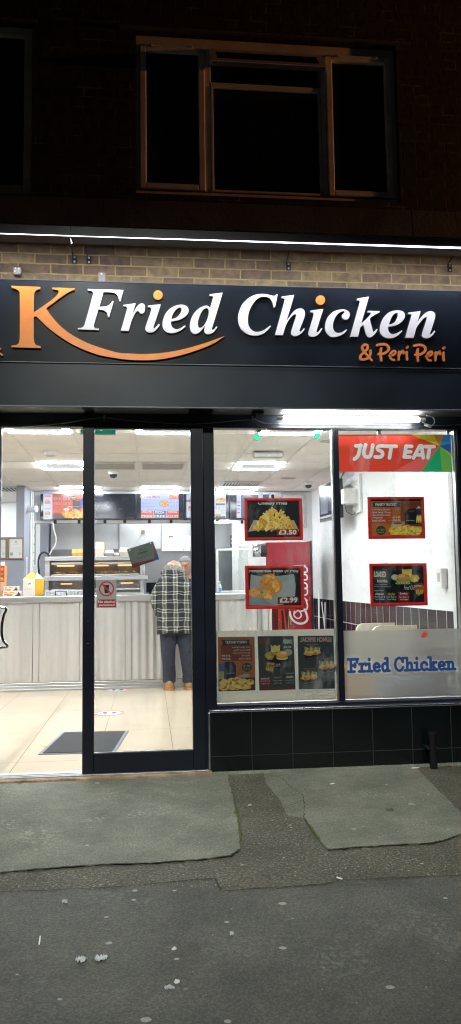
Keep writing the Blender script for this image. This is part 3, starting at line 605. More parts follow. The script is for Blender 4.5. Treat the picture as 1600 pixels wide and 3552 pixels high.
# ---------------------------------------------------------------- doors
def door(x0,x1,label,handle_side):
    d=thing('sliding_door',label,'door',((x0+x1)/2,-.05,.036)); y0,y1=-.072,-.032; t=.075
    zb,zt=.037,2.404
    m=MB(); m.bbox(x0,x0+t,y0,y1,zb,zt,.003); m.bbox(x1-.085,x1,y0,y1,zb,zt,.003); m.bbox(x0+t,x1-.085,y0+.001,y1-.001,zb,.168,.003); m.bbox(x0+t,x1-.085,y0+.001,y1-.001,zt-.02,zt-.001,.003); m.build('frame','black_frame',d)
    m=MB(); m.bbox(x0+t,x1-.085,y0+.004,y0+.012,.168,.176,.002); m.bbox(x0+t,x0+t+.005,y0+.004,y0+.012,.176,zt-.02,.002); m.bbox(x1-.09,x1-.085,y0+.004,y0+.012,.176,zt-.02,.002); m.build('glazing_bead','alu',d)
    m=MB(); m.box(x0+t+.005,x1-.09,-.054,-.050,.176,zt-.022); m.build('glass','glass_door',d)
    m=MB(); m.bbox(x0+.035,x0+.039,y0-.002,y0,1.05,1.055); m.bbox(x0+.035,x0+.039,y0-.002,y0,.9,.905); m.build('screw','bolt',d); return d
dr=door(-.452,.383,'black framed sliding door with a no alcohol sign and tilted open sign','l')
dl=door(-1.93,-1.008,'black framed sliding door leaf at the left edge with a chrome handle','r')
m=MB(); pth=[at(*p,Y=-.12) for p in ((-14,2106),(8,2107),(22,2112),(14,2135),(8,2165),(7,2195),(12,2222),(26,2242),(10,2246),(-14,2247))]; pth=[Vector((x,-.12,z)) for x,z in crom([(p.x,p.z) for p in pth],True,5)]; m=MB(); m.tube(pth+[pth[0]],.009,10,cap=False)
hd=m.build('handle','chrome',dl,smooth=True)
# ---------------------------------------------------------------- stall riser
rs=thing('tiled_stall_riser','low wall of large glossy black tiles under the shop windows','tiled wall',(1.6,-.05,0))
m=MB(); m.bbox(.413,6,-.060,.06,-.02,.413,.004); m.build('tiles','black_tile',rs)
m=MB(); m.tube([(.41,-.052,.418),(6,-.052,.418)],.0105,10); m.bbox(.405,6,-.05,.02,.414,.4245,.002); m.build('sill_trim','chrome',rs)
m=MB(); m.bbox(.400,.4125,-.066,.02,-.01,.413,.003); m.build('corner_trim','alu',rs)
# mortar skirting along its foot
m=MB(); rings=[]
for i in range(60):
    x=.42+i*.06; j=random.uniform(0,.012); rings.append([(x,-.05,-.01),(x,-.085-j,-.01),(x,-.075-j,.010+random.uniform(0,.008)),(x,-.061,.016)])
m.loft(rings); struct(m.build('pavement_skirting','slab_light'),'rough mortar skirting along the foot of the tiled wall')
# cut-off pipe
pc=at(1503,2642,Z=.0); Yp=-.14; px_=at(1503,2640,Y=Yp).x; zt=at(1500,2541,Y=Yp).z
pp=thing('pipe_stub','short black cut off pipe standing against the tiled wall','pipe',(px_,Yp,0))
m=MB(); m.tube([(px_+.004,Yp,-.02),(px_,Yp,zt-.02)],.026,16); m.build('pipe','black_metal',pp,smooth=False)
m=MB(); m.tube([(px_,Yp,zt-.02),(px_,Yp,zt)],.029,16); m.build('rim','black_metal',pp)
m=MB(); m.bbox(px_-.036,px_+.036,Yp-.012,Yp+.01,zt-.118,zt-.102,.003); m.bbox(px_-.036,px_+.036,Yp+.01,Yp+.08,zt-.12,zt-.1,.003); m.build('clamp','black_metal',pp)
# ================================================================ FASCIA
FY=-.25
zb1=2.500; zj=2.805; zt1=3.372
sb=thing('shutter_box','long dark blue black roller shutter box over the shopfront','shutter box',(0,-.12,2.5))
m=MB(); m.bbox(-4,5,FY+.004,-.035,zb1+.004,zj-.008,.004); m.build('housing','shutter_panel',sb)
m=MB(); m.box(-4,5,FY+.012,-.036,zb1,zb1+.0035); m.build('soffit','soffit_metal',sb)
for pa,pb in ((291,328),(654,739),(-60,3),(884,905)):
    m=MB(); m.bbox(at(pa,1423,Y=-.1).x,at(pb,1423,Y=-.1).x,FY+.013,-.037,zb1-.0045,zb1-.0005,.001); m.build('soffit_block','black_frame',sb)
m=MB(); m.bbox(-4,5,FY-.001,FY+.006,zb1-.004,zb1+.006,.002); m.build('edge_strip','head_rail',sb)
sg=thing('fascia_sign','long black shop sign with raised orange and white italic lettering','shop sign',(0,-.12,zj))
m=MB(); m.bbox(-4,5,FY,-.05,zj,zt1,.004); m.build('panel','fascia_panel',sg)
m=MB(); m.bbox(-4,5,FY-.003,FY-.0005,zj-.006,zj+.001,.001); m.build('edge_strip','head_rail',sg)
m=MB(); m.bbox(-4,5,FY-.001,-.04,zt1+.0005,zt1+.006,.001); m.build('top_trim','head_rail',sg)
LY=FY-.016; YF0,YF1=FY-.018,FY-.004
def letter(outer,ox,oy,sc,mt,holes=(),name='letter'):
    m=MB(); loops=[glyph(outer,ox,oy,sc,YF0)]+[glyph(h,ox,oy,sc,YF0)[::-1] for h in holes]; m.prism(loops,YF0,YF1); return m.build(name,mt,sg)
C_=1
K=[(117,90,1),(407,102,1),(405,122,1),(372,130),(350,150),(342,190),(340,280),(338,360,1),(470,270),(560,200),(590,160),(583,135),(555,128),(528,124,1),(530,107,1),(754,115,1),(752,133,1),(720,140),(680,160),(600,215),(520,275),(466,318,1),(520,395),(600,485),(700,567),(850,652),(1015,714),(1200,765)]
K2=[(220+x/1.933,1120+y/1.933) for x,y in [(450,205),(520,208),(620,205),(720,193),(830,170),(950,135)]]
K3=[(220+x/1.933,1120+y/1.933) for x,y in [(1010,136),(930,170),(830,205),(720,232),(620,247),(520,250),(420,245),(330,232)]]
tip=(220+1083/1.933,1120+87/1.933)
tc_=lambda l:[((x)*2.9,(y-960)*2.9) for x,y in l]
K=K+tc_(K2)+[(tip[0]*2.9,(tip[1]-960)*2.9,1)]+tc_(K3)+[(1000,787),(850,735),(700,662),(560,570),(460,490),(400,430),(362,393,1),(340,403,1),(340,600),(345,650),(365,685),(411,698,1),(410,717,1),(117,708,1),(117,692,1),(165,685),(190,665),(200,600),(200,200),(195,150),(170,125),(117,108,1)]
letter(K,0,960,2.9,'letter_orange',name='swoosh_letter')
Fg=[(187,92,1),(698,107,1),(658,265,1),(637,267,1),(630,225),(610,180),(575,150),(520,140),(410,137,1),(352,348,1),(430,343),(480,328),(515,300),(540,265,1),(558,265,1),(492,497,1),(473,497,1),(468,450),(445,415),(400,395),(338,387,1),(278,590),(275,630),(295,655),(345,663,1),(341,681,1),(40,671,1),(42,654,1),(90,650),(120,635),(140,600),(262,165),(258,135),(230,118),(186,112,1)]
letter(Fg,260,980,4.143,'letter_white')
rg_=[(695,322,1),(875,297,1),(840,405),(800,530,1),(838,435),(888,350),(930,308),(970,298),(1005,325),(1008,370),(1000,415),(965,447),(935,438),(915,408),(890,412),(860,450),(830,510),(805,580),(775,696,1),(660,692,1),(748,385),(748,355),(725,340),(694,340,1)]
letter(rg_,260,980,4.143,'letter_white')
ig=[(52,308,1),(225,290,1),(130,590),(128,608),(142,612),(165,590),(197,552,1),(213,565,1),(170,625),(125,660),(80,668),(40,655),(18,625),(22,590),(95,375),(95,345),(80,330),(50,326,1)]
letter(ig,500,980,3.867,'letter_white')
def dot(cx,cy,r,ox,oy,sc): letter([(cx+r*math.cos(a*math.pi/10),cy+r*math.sin(a*math.pi/10)) for a in range(20)],ox,oy,sc,'letter_orange',name='letter_dot')
dot(188,167,62,500,980,3.867); dot(234,180,71,1060,1000,4.4615)
eg=[(545,573,1),(560,586,1),(500,635),(430,668),(360,677),(300,660),(262,620),(248,560),(258,490),(300,400),(370,335),(450,303),(520,298),(575,320),(598,365),(590,410),(550,455),(480,495),(420,510),(363,518,1),(362,550),(375,590),(410,620),(450,625),(500,605)]
letter(eg,500,980,3.867,'letter_white',[[(372,490,1),(380,440),(410,385),(450,345),(485,333),(503,350),(498,390),(470,435),(430,470)]])
dg_=[(882,157,1),(1055,135,1),(920,590),(910,615),(915,630),(935,628),(970,587,1),(985,598,1),(940,655),(890,685),(850,690),(815,670),(808,630),(822,560,1),(790,615),(750,660),(710,685),(660,683),(628,645),(615,580),(625,510),(660,430),(720,360),(790,318),(840,310),(868,320),(888,338,1),(925,205),(928,185),(915,175),(882,175,1)]
letter(dg_,500,980,3.867,'letter_white',[[(850,340),(868,370),(865,430),(845,500),(810,565),(770,602),(740,605),(724,575),(725,520),(745,450),(780,380),(815,345)]])
Cg=[(618,158,1),(633,158,1),(600,325,1),(578,333,1),(572,290),(555,245),(520,205),(470,190),(410,193),(350,225),(290,300),(250,390),(235,480),(240,560),(265,615),(310,652),(370,660),(430,645),(480,615),(530,578,1),(543,583,1),(510,625),(450,675),(370,708),(290,708),(210,680),(150,630),(112,550),(102,470),(115,390),(160,290),(240,210),(330,165),(420,152),(490,158),(555,175),(590,178)]
letter(Cg,800,980,3.867,'letter_white')
hg=[(688,188,1),(855,165,1),(755,510,1),(810,430),(860,375),(910,350),(955,348),(990,375),(998,420),(990,470),(930,630),(928,655),(945,655),(985,612,1),(998,622,1),(950,680),(895,712),(850,715),(820,690),(818,650),(880,450),(880,425),(860,422),(830,445),(790,490),(755,550),(735,600),(703,706,1),(598,703,1),(725,250),(728,225),(715,212),(686,205,1)]
letter(hg,800,980,3.867,'letter_white')
i2=[(80,345,1),(277,318,1),(175,650),(172,672),(185,680),(210,660),(245,613,1),(263,625,1),(220,690),(165,735),(110,747),(65,735),(48,700),(55,660),(130,410),(128,385),(112,368),(78,362,1)]
letter(i2,1060,1000,4.4615,'letter_white')
cg=[(630,633,1),(646,645,1),(600,695),(530,735),(450,752),(380,740),(330,690),(308,620),(315,530),(350,440),(420,370),(500,335),(580,325),(640,340),(680,375),(685,420),(665,465),(620,482),(580,465),(565,425),(580,395),(605,375),(602,355),(570,352),(520,378),(470,435),(438,510),(425,590),(440,650),(480,685),(530,688),(580,670)]
letter(cg,1060,1000,4.4615,'letter_white')
kg=[(805,157,1),(983,128,1),(865,548,1),(940,475),(1000,410),(1012,385),(990,372),(963,368,1),(967,348,1),(1152,352,1),(1150,370,1),(1100,395),(1040,430),(995,470,1),(1040,650),(1050,672),(1070,665),(1103,625,1),(1118,637,1),(1080,700),(1030,745),(990,757),(955,735),(935,690),(900,560,1),(850,603,1),(815,748,1),(695,745,1),(843,225),(845,195),(830,183),(798,178,1)]
letter(kg,1060,1000,4.4615,'letter_white')
e2=[(505,517,1),(520,527,1),(460,585),(390,625),(310,635),(240,620),(190,570),(175,500),(190,410),(235,310),(310,240),(390,212),(470,208),(535,230),(560,280),(550,330),(500,390),(430,430),(360,450),(302,455,1),(298,490),(310,535),(345,570),(390,573),(450,550)]
letter(e2,1280,1030,4.4615,'letter_white',[[(310,428,1),(325,380),(360,300),(400,255),(430,243),(450,262),(445,310),(415,370),(370,410)]])
ng=[(612,240,1),(803,218,1),(750,400,1),(800,325),(860,260),(920,225),(975,220),(1020,250),(1027,300),(1010,370),(960,530),(945,565),(955,578),(975,565),(1015,520,1),(1030,532,1),(990,590),(930,630),(880,638),(840,620),(828,580),(840,530),(898,340),(900,312),(880,308),(840,340),(780,410),(735,480),(718,540),(693,630,1),(568,628,1),(658,305),(660,280),(640,265),(608,260,1)]
letter(ng,1280,1030,4.4615,'letter_white')
# brushed script letters, as solid rounded strokes
def script(strokes,wd,ox,oy,sc,mt,name='script_letter'):
    m=MB()
    for st in strokes:
        p=crom(tr(st,ox,oy,sc,YF0),False,6) if len(st)>2 else [q[:2] for q in tr(st,ox,oy,sc,YF0)]
        p=[Vector((q[0],q[1])) for q in p]; L_=[];R_=[]
        for i,q in enumerate(p):
            d=(p[min(i+1,len(p)-1)]-p[max(i-1,0)]).normalized(); nn_=Vector((-d.y,d.x))*wd/2; L_.append(q+nn_); R_.append(q-nn_)
        d0=(p[0]-p[1]).normalized(); d1=(p[-1]-p[-2]).normalized()
        cap=lambda c0,d,k:[c0+Vector((d.x*math.cos(t)-d.y*math.sin(t),d.x*math.sin(t)+d.y*math.cos(t)))*wd/2 for t in k]
        ks=[-1.1,-.6,0,.6,1.1]
        loop=L_+cap(p[-1],d1,ks[::-1])+R_[::-1]+cap(p[0],d0,ks[::-1])
        k=random.uniform(0,.0006)   # keep overlapping strokes off one plane
        n=len(L_); yy0,yy1=YF0-k,YF1
        vs=[(q.x,yy0,q.y) for q in L_]+[(q.x,yy0,q.y) for q in R_]+[(q.x,yy1,q.y) for q in L_]+[(q.x,yy1,q.y) for q in R_]
        fs=[]
        for i in range(n-1): fs+=[(i,i+1,n+i+1,n+i),(i,i+1,2*n+i+1,2*n+i),(n+i,n+i+1,3*n+i+1,3*n+i)]
        m.add(vs,fs)
        for q in (p[0],p[-1]):
            k2=k+.0002; r_=[[(q.x+wd/2*math.cos(a*math.pi/5),y_,q.y+wd/2*math.sin(a*math.pi/5)) for a in range(10)] for y_ in (YF0-k2,YF1)]; m.loft(r_)
    return m.build(name,mt,sg)
script([[(205,270),(150,210),(105,150),(95,115),(120,85),(155,95)],[(153,92),(157,128),(120,170),(80,210),(75,255),(110,265)],[(108,265),(160,245),(190,200),(190,155)]],.0165,1230,1170,3.412,'letter_script')
for ox_,oy_ in ((0,0),(435,8)):
    o_=lambda l:[(x+ox_,y+oy_) for x,y in l]
    script([o_([(318,130),(312,180),(318,272)]),o_([(275,90),(320,82),(370,85),(405,115),(400,155),(350,190),(290,198)])],.0175,1230,1170,3.412,'letter_script')
    script([o_([(415,215),(460,208),(485,185),(478,162),(450,168),(430,200),(425,235),(445,262),(470,266)])],.0155,1230,1170,3.412,'letter_script')
    script([o_([(530,168),(528,215),(525,265)]),o_([(528,218),(552,178),(575,160),(582,190)])],.0155,1230,1170,3.412,'letter_script')
    script([o_([(622,172),(620,220),(625,262)]),o_([(626,120),(632,112)])],.0165,1230,1170,3.412,'letter_script')
script([[(-26,1203),(-26,1232)],[(-24,1222),(2,1209)],[(-14,1216),(8,1231)]],.011,0,0,1,'letter_orange')
# ---------------------------------------------------------------- tube light under the shutter box, and its cables
a=at(985,1446,Y=-.13); b_=at(1452,1448,Y=-.13); zc=2.458
tl=thing('tube_light','lit white tube lamp fixed under the shutter box above the right window','tube lamp',((a.x+b_.x)/2,-.13,2.44))
m=MB(); m.tube([(a.x,-.13,zc),(b_.x,-.13,zc-.002)],.019,14); m.build('tube','tube_warm',tl,smooth=True)
m=MB(); m.tube([(a.x-.05,-.13,zc),(a.x,-.13,zc)],.015,12); m.build('end_cap','white_plastic',tl); m=MB(); m.tube([(b_.x,-.13,zc-.002),(b_.x+.05,-.13,zc-.002)],.015,12); m.build('end_cap','white_plastic',tl)
for x in (a.x+.15,b_.x-.15):
    m=MB(); m.bbox(x-.012,x+.012,-.14,-.12,2.476,2.4985,.002); m.build('clip','white_plastic',tl)
def cable(pts,r,mt,label,Y=-.055,name='cable',**k):
    p=[(q.x,q.z) for q in [at(*w_,Y=Y) for w_ in pts]]; p=crom(p,False,5); m=MB(); m.tube([(x,Y,z) for x,z in p],r,6); return tag(m.build(name,mt,smooth=True),label,'cable')
cable([(-90,1478),(0,1481),(110,1478),(220,1468),(300,1455),(362,1449),(430,1457),(520,1464),(600,1469),(660,1471),(740,1467),(800,1461),(875,1455)],.003,'cable_grey','thin grey cable sagging along the black beam above the doors')
cable([(880,1453),(920,1468),(985,1470),(1060,1471),(1160,1468),(1215,1466),(1262,1470),(1310,1462),(1370,1458),(1430,1455),(1452,1450)],.0045,'cable_white','white cable looped below the lit tube lamp',Y=-.10)
cable([(1478,1442),(1500,1446),(1508,1462),(1500,1476),(1490,1480),(1482,1472),(1462,1462),(1450,1452)],.004,'cable_white','white cable curled at the right end of the tube lamp',Y=-.10)
cable([(1490,1474),(1530,1477),(1600,1473),(1700,1465)],.003,'cable_grey','grey cable running right from the end of the tube lamp',Y=-.05)
for px,py,lb in ((362,1455,'small hook holding the cable above the sliding door'),(878,1458,'small hook holding the cables above the left window pane')):
    q=at(px,py,Y=-.045); m=MB(); m.tube([(q.x,-.029,q.z+.02),(q.x,-.06,q.z+.005),(q.x,-.068,q.z-.012),(q.x,-.055,q.z-.018)],.003,6); m.bbox(q.x-.006,q.x+.006,-.036,-.0305,q.z+.008,q.z+.034,.001); tag(m.build('cable_hook','bolt'),lb,'hook')
q=at(890,1437,Y=-.15); m=MB(); m.bbox(q.x-.035,q.x+.05,-.19,-.12,2.478,2.4985,.004); m.tube([(q.x-.01,-.15,2.478),(q.x-.01,-.15,2.452)],.012,8); tag(m.build('junction_box','black_metal'),'small black cable junction box under the shutter box','junction box')
q=at(1486,1478,Y=-.075); m=MB(); m.tube([(q.x-.025,-.075,q.z+.012),(q.x+.02,-.075,q.z-.006)],.012,8); tag(m.build('cable_connector','cable_white'),'small taped cable joint hanging at the right end of the tube lamp','cable joint')
# ---------------------------------------------------------------- brick wall, concrete band, upper storey
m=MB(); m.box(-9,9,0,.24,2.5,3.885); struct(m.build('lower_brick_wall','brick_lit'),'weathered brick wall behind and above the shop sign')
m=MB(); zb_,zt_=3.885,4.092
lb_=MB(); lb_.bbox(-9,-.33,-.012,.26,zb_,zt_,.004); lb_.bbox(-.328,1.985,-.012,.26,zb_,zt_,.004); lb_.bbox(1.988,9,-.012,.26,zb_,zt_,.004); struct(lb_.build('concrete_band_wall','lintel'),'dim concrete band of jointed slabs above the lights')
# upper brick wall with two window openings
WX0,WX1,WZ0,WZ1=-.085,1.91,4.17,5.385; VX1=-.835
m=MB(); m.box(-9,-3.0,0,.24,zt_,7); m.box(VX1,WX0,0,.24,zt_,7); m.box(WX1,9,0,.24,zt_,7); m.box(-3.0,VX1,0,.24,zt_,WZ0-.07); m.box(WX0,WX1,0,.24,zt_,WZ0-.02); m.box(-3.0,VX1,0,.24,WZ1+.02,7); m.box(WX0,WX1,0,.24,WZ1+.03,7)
struct(m.build('upper_brick_wall','brick_shaded'),'brick wall of the upper storey, its colour darkened as unlit')
m=MB(); m.bbox(-.20,2.02,-.035,.0,WZ1+.03,WZ1+.045,.003); m.bbox(-3.1,-.80,-.035,0,WZ1+.03,WZ1+.045,.003); struct(m.build('window_lintel_wall_trim','lintel'),'thin lintel edge above the upstairs windows')
# upstairs window
YW=.05
def P2(px,py,Y=YW): q=at(px,py,Y=Y); return q.x,q.z
win=thing('upstairs_window','wide white framed upstairs window with its small top vent open','window',((WX0+WX1)/2,YW,WZ0))
x0,x1=WX0,WX1
A=P2(498,152);B=P2(701,648);Cc=P2(738,320);D_=P2(1100,688);E_=P2(1150,196);F_=P2(1340,672)
mx1=P2(722,400)[0]; mx2=P2(1122,400)[0]
m=MB(); t=.052
m.bbox(x0,x1,YW,YW+.07,WZ1-.05,WZ1+.028,.004); m.bbox(x0,x1,YW,YW+.07,WZ0-.018,WZ0+.03,.004); m.bbox(x0,x0+.03,YW,YW+.07,WZ0+.03,WZ1-.05,.004); m.bbox(x1-.035,x1,YW,YW+.07,WZ0+.03,WZ1-.05,.004); m.bbox(mx1-.022,mx1+.022,YW-.004,YW+.07,WZ0+.03,WZ1-.05,.004); m.bbox(mx2-.022,mx2+.022,YW-.004,YW+.07,WZ0+.03,WZ1-.05,.004); m.build('frame','upvc',win)
def sash(xa,xb,za,zb2,name='sash'):
    o=MB(); w_=.048; y0,y1=YW-.022,YW+.05; yi=YW-.010
    o.bbox(xa,xa+w_,y0,y1,za,zb2,.006); o.bbox(xb-w_,xb,y0,y1,za,zb2,.006); o.bbox(xa+w_,xb-w_,y0,y1,za,za+w_,.006); o.bbox(xa+w_,xb-w_,y0,y1,zb2-w_,zb2,.006)
    f_=o.build(name,'upvc',win); g2=MB(); g2.box(xa+w_,xb-w_,YW+.012,YW+.018,za+w_,zb2-w_); g2.build('pane','window_night',f_); return f_
m_,N,L,b=nodes_mat('window_night'); b.inputs['Base Color'].default_value=(.012,.014,.018,1); b.inputs['Roughness'].default_value=.08
nzz=nn(N,'ShaderNodeTexNoise',i_Scale=2.5); rr_=nn(N,'ShaderNodeMapRange'); L.new(nzz.outputs[0],rr_.inputs[0]); rr_.inputs[3].default_value=.05; rr_.inputs[4].default_value=.25; L.new(rr_.outputs[0],b.inputs['Roughness'])
sash(x0+.032,mx1-.024,WZ0+.032,WZ1-.052); sash(mx2+.024,x1-.037,WZ0+.032,WZ1-.052)
# centre: fixed light, transom and open vent
zt2=P2(900,300)[1]; zv=P2(900,262)[1]
m=MB(); m.bbox(mx1+.023,mx2-.023,YW-.006,YW+.06,zt2-.03,zt2+.012,.004); m.build('transom','upvc',win)
m=MB(); m.box(mx1+.024,mx2-.024,YW+.012,YW+.018,WZ0+.04,zt2-.03); m.build('pane','window_night',win)
m=MB(); m.bbox(mx1+.024,mx1+.04,YW-.012,YW+.05,WZ0+.031,zt2-.031,.003); m.bbox(mx2-.04,mx2-.024,YW-.012,YW+.05,WZ0+.031,zt2-.031,.003); m.bbox(mx1+.04,mx2-.04,YW-.012,YW+.05,WZ0+.031,WZ0+.05,.003); m.build('glazing_bead','upvc',win)
def slanted(xa,xb,h,top,bot,name,mt,parent):   # bar box between two depths (top hung vent leaning out)
    o=MB(); (yt,zt3),(yb,zb3)=top,bot; d=Vector((0,yb-yt,zb3-zt3)).normalized(); n_=Vector((0,-d.z,d.y))*h
    vs=[];
    for x in (xa,xb):
        for (yy,zz) in (top,bot): vs+=[Vector((x,yy,zz)),Vector((x,yy,zz))+n_]
    o.add(vs,[(0,2,3,1),(4,5,7,6),(0,1,5,4),(2,6,7,3),(0,4,6,2),(1,3,7,5)]); return o.build(name,mt,parent)
ta=(YW-.02,WZ1-.06); bz=P2(900,222,-.12)[1]; ba=(-.135,bz)
L_=lambda t_:(ta[0]+(ba[0]-ta[0])*t_,ta[1]+(ba[1]-ta[1])*t_)
xa,xb=mx1+.01,mx2-.01
for (xa_,xb_,q0,q1) in ((xa,xb,0,.22),(xa,xb,.80,1),(xa,xa+.05,.221,.799),(xb-.05,xb,.221,.799)): slanted(xa_,xb_,.035,L_(q0),L_(q1),'vent_sash','upvc',win)
slanted(xa+.051,xb-.051,.006,L_(.23),L_(.79),'vent_pane','window_night',win)
slanted(xa+.01,xb-.01,.02,(ba[0]+.004,ba[1]-.001),(ba[0]+.006,ba[1]-.028),'vent_gasket','alu',win)
for xx in (x0+.12,mx2+.12):
    m=MB(); m.bbox(xx,xx+.30,YW-.034,YW-.022,WZ1-.075,WZ1-.06,.003); m.bbox(xx-.006,xx+.006,YW-.038,YW-.034,WZ1-.077,WZ1-.058,.002); m.bbox(xx+.294,xx+.306,YW-.038,YW-.034,WZ1-.077,WZ1-.058,.002); m.build('trickle_vent','upvc',win)
m=MB(); m.box(-8,8,.6,.62,3.9,6.5); struct(m.build('dark_room_wall','dark_room'),'dark room wall behind the upstairs windows')
# left upstairs window
w2=thing('upstairs_window','white framed upstairs window cut off by the left edge','window',(-1.9,YW,WZ0-.05)); wx0,wx1=-2.95,VX1; z0_=WZ0-.05
m=MB(); m.bbox(wx1-.062,wx1,YW-.02,YW+.06,z0_,WZ1+.018,.005); m.bbox(wx0,wx0+.062,YW-.02,YW+.06,z0_,WZ1+.018,.005); m.bbox(wx0+.062,wx1-.062,YW-.02,YW+.06,z0_,z0_+.07,.005); m.bbox(wx0+.062,wx1-.062,YW-.02,YW+.06,WZ1-.05,WZ1+.018,.005); m.bbox(-1.95,-1.88,YW-.02,YW+.06,z0_+.07,WZ1-.05,.005); m.build('frame','upvc',w2)
m=MB(); m.box(wx0+.062,-1.95,YW+.012,YW+.018,z0_+.07,WZ1-.05); m.build('pane','window_night',w2)
m=MB(); m.box(-1.88,wx1-.062,YW+.012,YW+.018,z0_+.07,WZ1-.05); m.build('pane','window_night',w2)
# ---------------------------------------------------------------- trough lights over the sign
RY=-.50
def trough(xa,xb,w0,w1,label):
    za=at(0,821,Y=RY).z
    t_=thing('trough_light',label,'sign light',((xa+xb)/2,RY,za))
    m=MB(); m.loft([[(x,RY-.045,za-.004),(x,RY-.045,za+.065),(x,RY+.12,za+.065),(x,RY+.12,za+.022),(x,RY+.1145,za+.022),(x,RY+.114,za+.052),(x,RY+.062,za+.050),(x,RY+.060,za-.004)] for x in (xa,xb)]); m.build('housing','light_body',t_)
    m=MB(); m.loft([[(x,RY+.061,za-.003),(x,RY+.112,za+.026),(x,RY+.112,za+.030),(x,RY+.063,za+.049)] for x in (xa,xb)]); m.build('led_strip','strip_cool',t_)
    m=MB(); m.loft([[(x,RY-.052,za-.002),(x,RY-.052,za-.002+q),(x,RY-.0455,za-.002+q),(x,RY-.0455,za-.002)] for x,q in ((xa,w0),(xb,w1))]); m.build('lit_edge','edge_glow',t_)
    return t_
xj=at(246,828,Y=RY).x
trough(-4,xj-.002,.007,.002,'slim black trough light with lit strip over the left of the sign')
trough(xj+.002,4.6,.001,.018,'slim black trough light with lit strip over the right of the sign')
q=at(246,824,Y=RY); m=MB(); m.tube([(q.x,RY-.04,q.z-.004),(q.x,RY-.04,q.z+.012)],.004,8); m.tube([(q.x,RY-.04,q.z+.012),(q.x,RY-.04,q.z+.018)],.007,8); tag(m.build('wing_nut','box_grey'),'small wing nut at the joint of the two trough lights','nut')
for px,py,sx_,lb in ((259,900,-.03,'black two screw wall bracket of the trough light, far left'),(309,902,-.01,'black two screw wall bracket of the trough light, second from left'),(1001,924,.025,'black two screw wall bracket of the trough light, above Chicken'),(1561,930,.02,'black two screw wall bracket of the trough light, at the right edge')):
    q=at(px,py,Y=-.006); br=thing('light_bracket',lb,'bracket',(q.x,-.006,q.z),'trough light brackets on the brick wall')
    m=MB(); m.bbox(q.x-.018,q.x+.018,-.007,-.001,q.z-.03,q.z+.03,.002); m.build('plate','black_metal',br)
    for dz in (-.017,.016): m=MB(); m.tube([(q.x,-.007,q.z+dz),(q.x,-.013,q.z+dz)],.0075,8); m.build('screw','bolt',br)
    p=crom([(q.x-.012,q.z+.03),(q.x-.014,q.z+.06),(q.x-.014+sx_*.4,q.z+.11),(q.x-.014+sx_,at(px,840,Y=RY).z+.02)],False,6); n_=len(p)
    m=MB(); m.tube([(x,-.01-(.47)*(i/(n_-1))**1.3,z) for i,(x,z) in enumerate(p)],.004,6); m.build('arm','black_metal',br)
# two little fixings on the brick above the sign
q=at(61,942,Y=-.03); m=MB(); m.bbox(q.x-.026,q.x+.026,-.05,-.001,q.z-.026,q.z+.026,.004); fx=tag(m.build('wall_box','box_grey'),'small square grey metal box on the bricks above the letter K','wall box')
for dx,dz in ((-.010,.014),(.013,.014),(-.014,-.006)): m=MB(); m.tube([(q.x+dx,-.05,q.z+dz),(q.x+dx,-.054,q.z+dz)],.005,8); m.build('screw','bolt',fx)
q=at(354,960,Y=-.01); m=MB(); m.bbox(q.x-.026,q.x+.026,-.016,-.001,q.z-.05,q.z+.03,.003); fx=tag(m.build('metal_tab','box_grey'),'pale metal tab standing up behind the sign above the letter F','metal tab'); m=MB(); m.tube([(q.x-.003,-.016,q.z+.018),(q.x-.003,-.022,q.z+.018)],.007,8); m.build('screw','bolt',fx)
# ================================================================ INTERIOR SHELL
CZ=2.77; FZ=.03
def st(mb,name,mt,label): return struct(mb.build(name,mt),label)
m=MB(); m.box(-5,2.8,.061,10.2,-.1,FZ); st(m,'floor','floor_tile','polished beige tiled shop floor')
m=MB(); m.box(-5,2.8,.06,10.2,CZ,2.95); st(m,'ceiling','ceiling_tile','suspended ceiling of off white tiles')
m=MB()
xs=[-.125+.605*k for k in range(-7,5)]; ys=[1.45,2.06,3.28,3.89,4.5,5.72,6.33,6.94,8.16]
for x in xs: m.box(x-.012,x+.012,.07,9.9,CZ-.006,CZ-.001)
for y in ys: m.box(-4.9,2.65,y-.008,y+.008,CZ-.0045,CZ-.0012)
st(m,'ceiling_grid','tee_bar','thin metal grid of the suspended ceiling')
m=MB(); m.box(2.66,2.8,.26,10.2,1.03,CZ); st(m,'side_wall','wall_white','white right side wall of the shop')
m=MB(); m.box(2.655,2.8,.26,10.2,FZ,1.028); st(m,'side_wall_tiles','wainscot_tile','dark tiles with white joints along the lower right wall')
m=MB(); m.box(2.645,2.659,.26,7,1.022,1.036); st(m,'side_wall_trim','wall_white','white trim above the dark wall tiles')
m=MB(); m.box(2.30,2.8,.101,.255,FZ,CZ); st(m,'front_wall_return','wall_white','white return of the wall beside the right window')
m=MB(); m.box(-5,2.8,10.0,10.2,FZ,CZ); m.box(-5.2,-5,.06,10.2,FZ,CZ); st(m,'back_wall','cream_wall','cream rear walls of the kitchen')
m=MB(); m.box(-5,-3.2,.071,.26,FZ,CZ); m.box(-3.2,2.8,.075,.2,2.55,CZ-.01); st(m,'front_wall_inside','wall_white','inside of the front wall above the doors')
m=MB(); m.box(1.35,2.6595,7.0,7.15,FZ,CZ-.007); st(m,'back_wall_right','wall_white','white back wall behind the red fridge')
m=MB(); m.box(1.35,2.645,6.985,6.998,FZ,1.02); st(m,'back_wall_right_tiles','wainscot_back','dark tiles with white joints on the back wall behind the fridge')
q=at(56,1862,Y=6.2); xc0=at(57,1780,Y=6.2).x; xc1=at(85,1780,Y=6.2).x
m=MB(); m.box(-4.9,xc0,6.2,6.35,FZ,q.z); m.box(xc0,xc1,6.2,6.9,FZ,CZ-.007); st(m,'partition_wall','wall_grey','grey partition wall and column at the left of the kitchen')
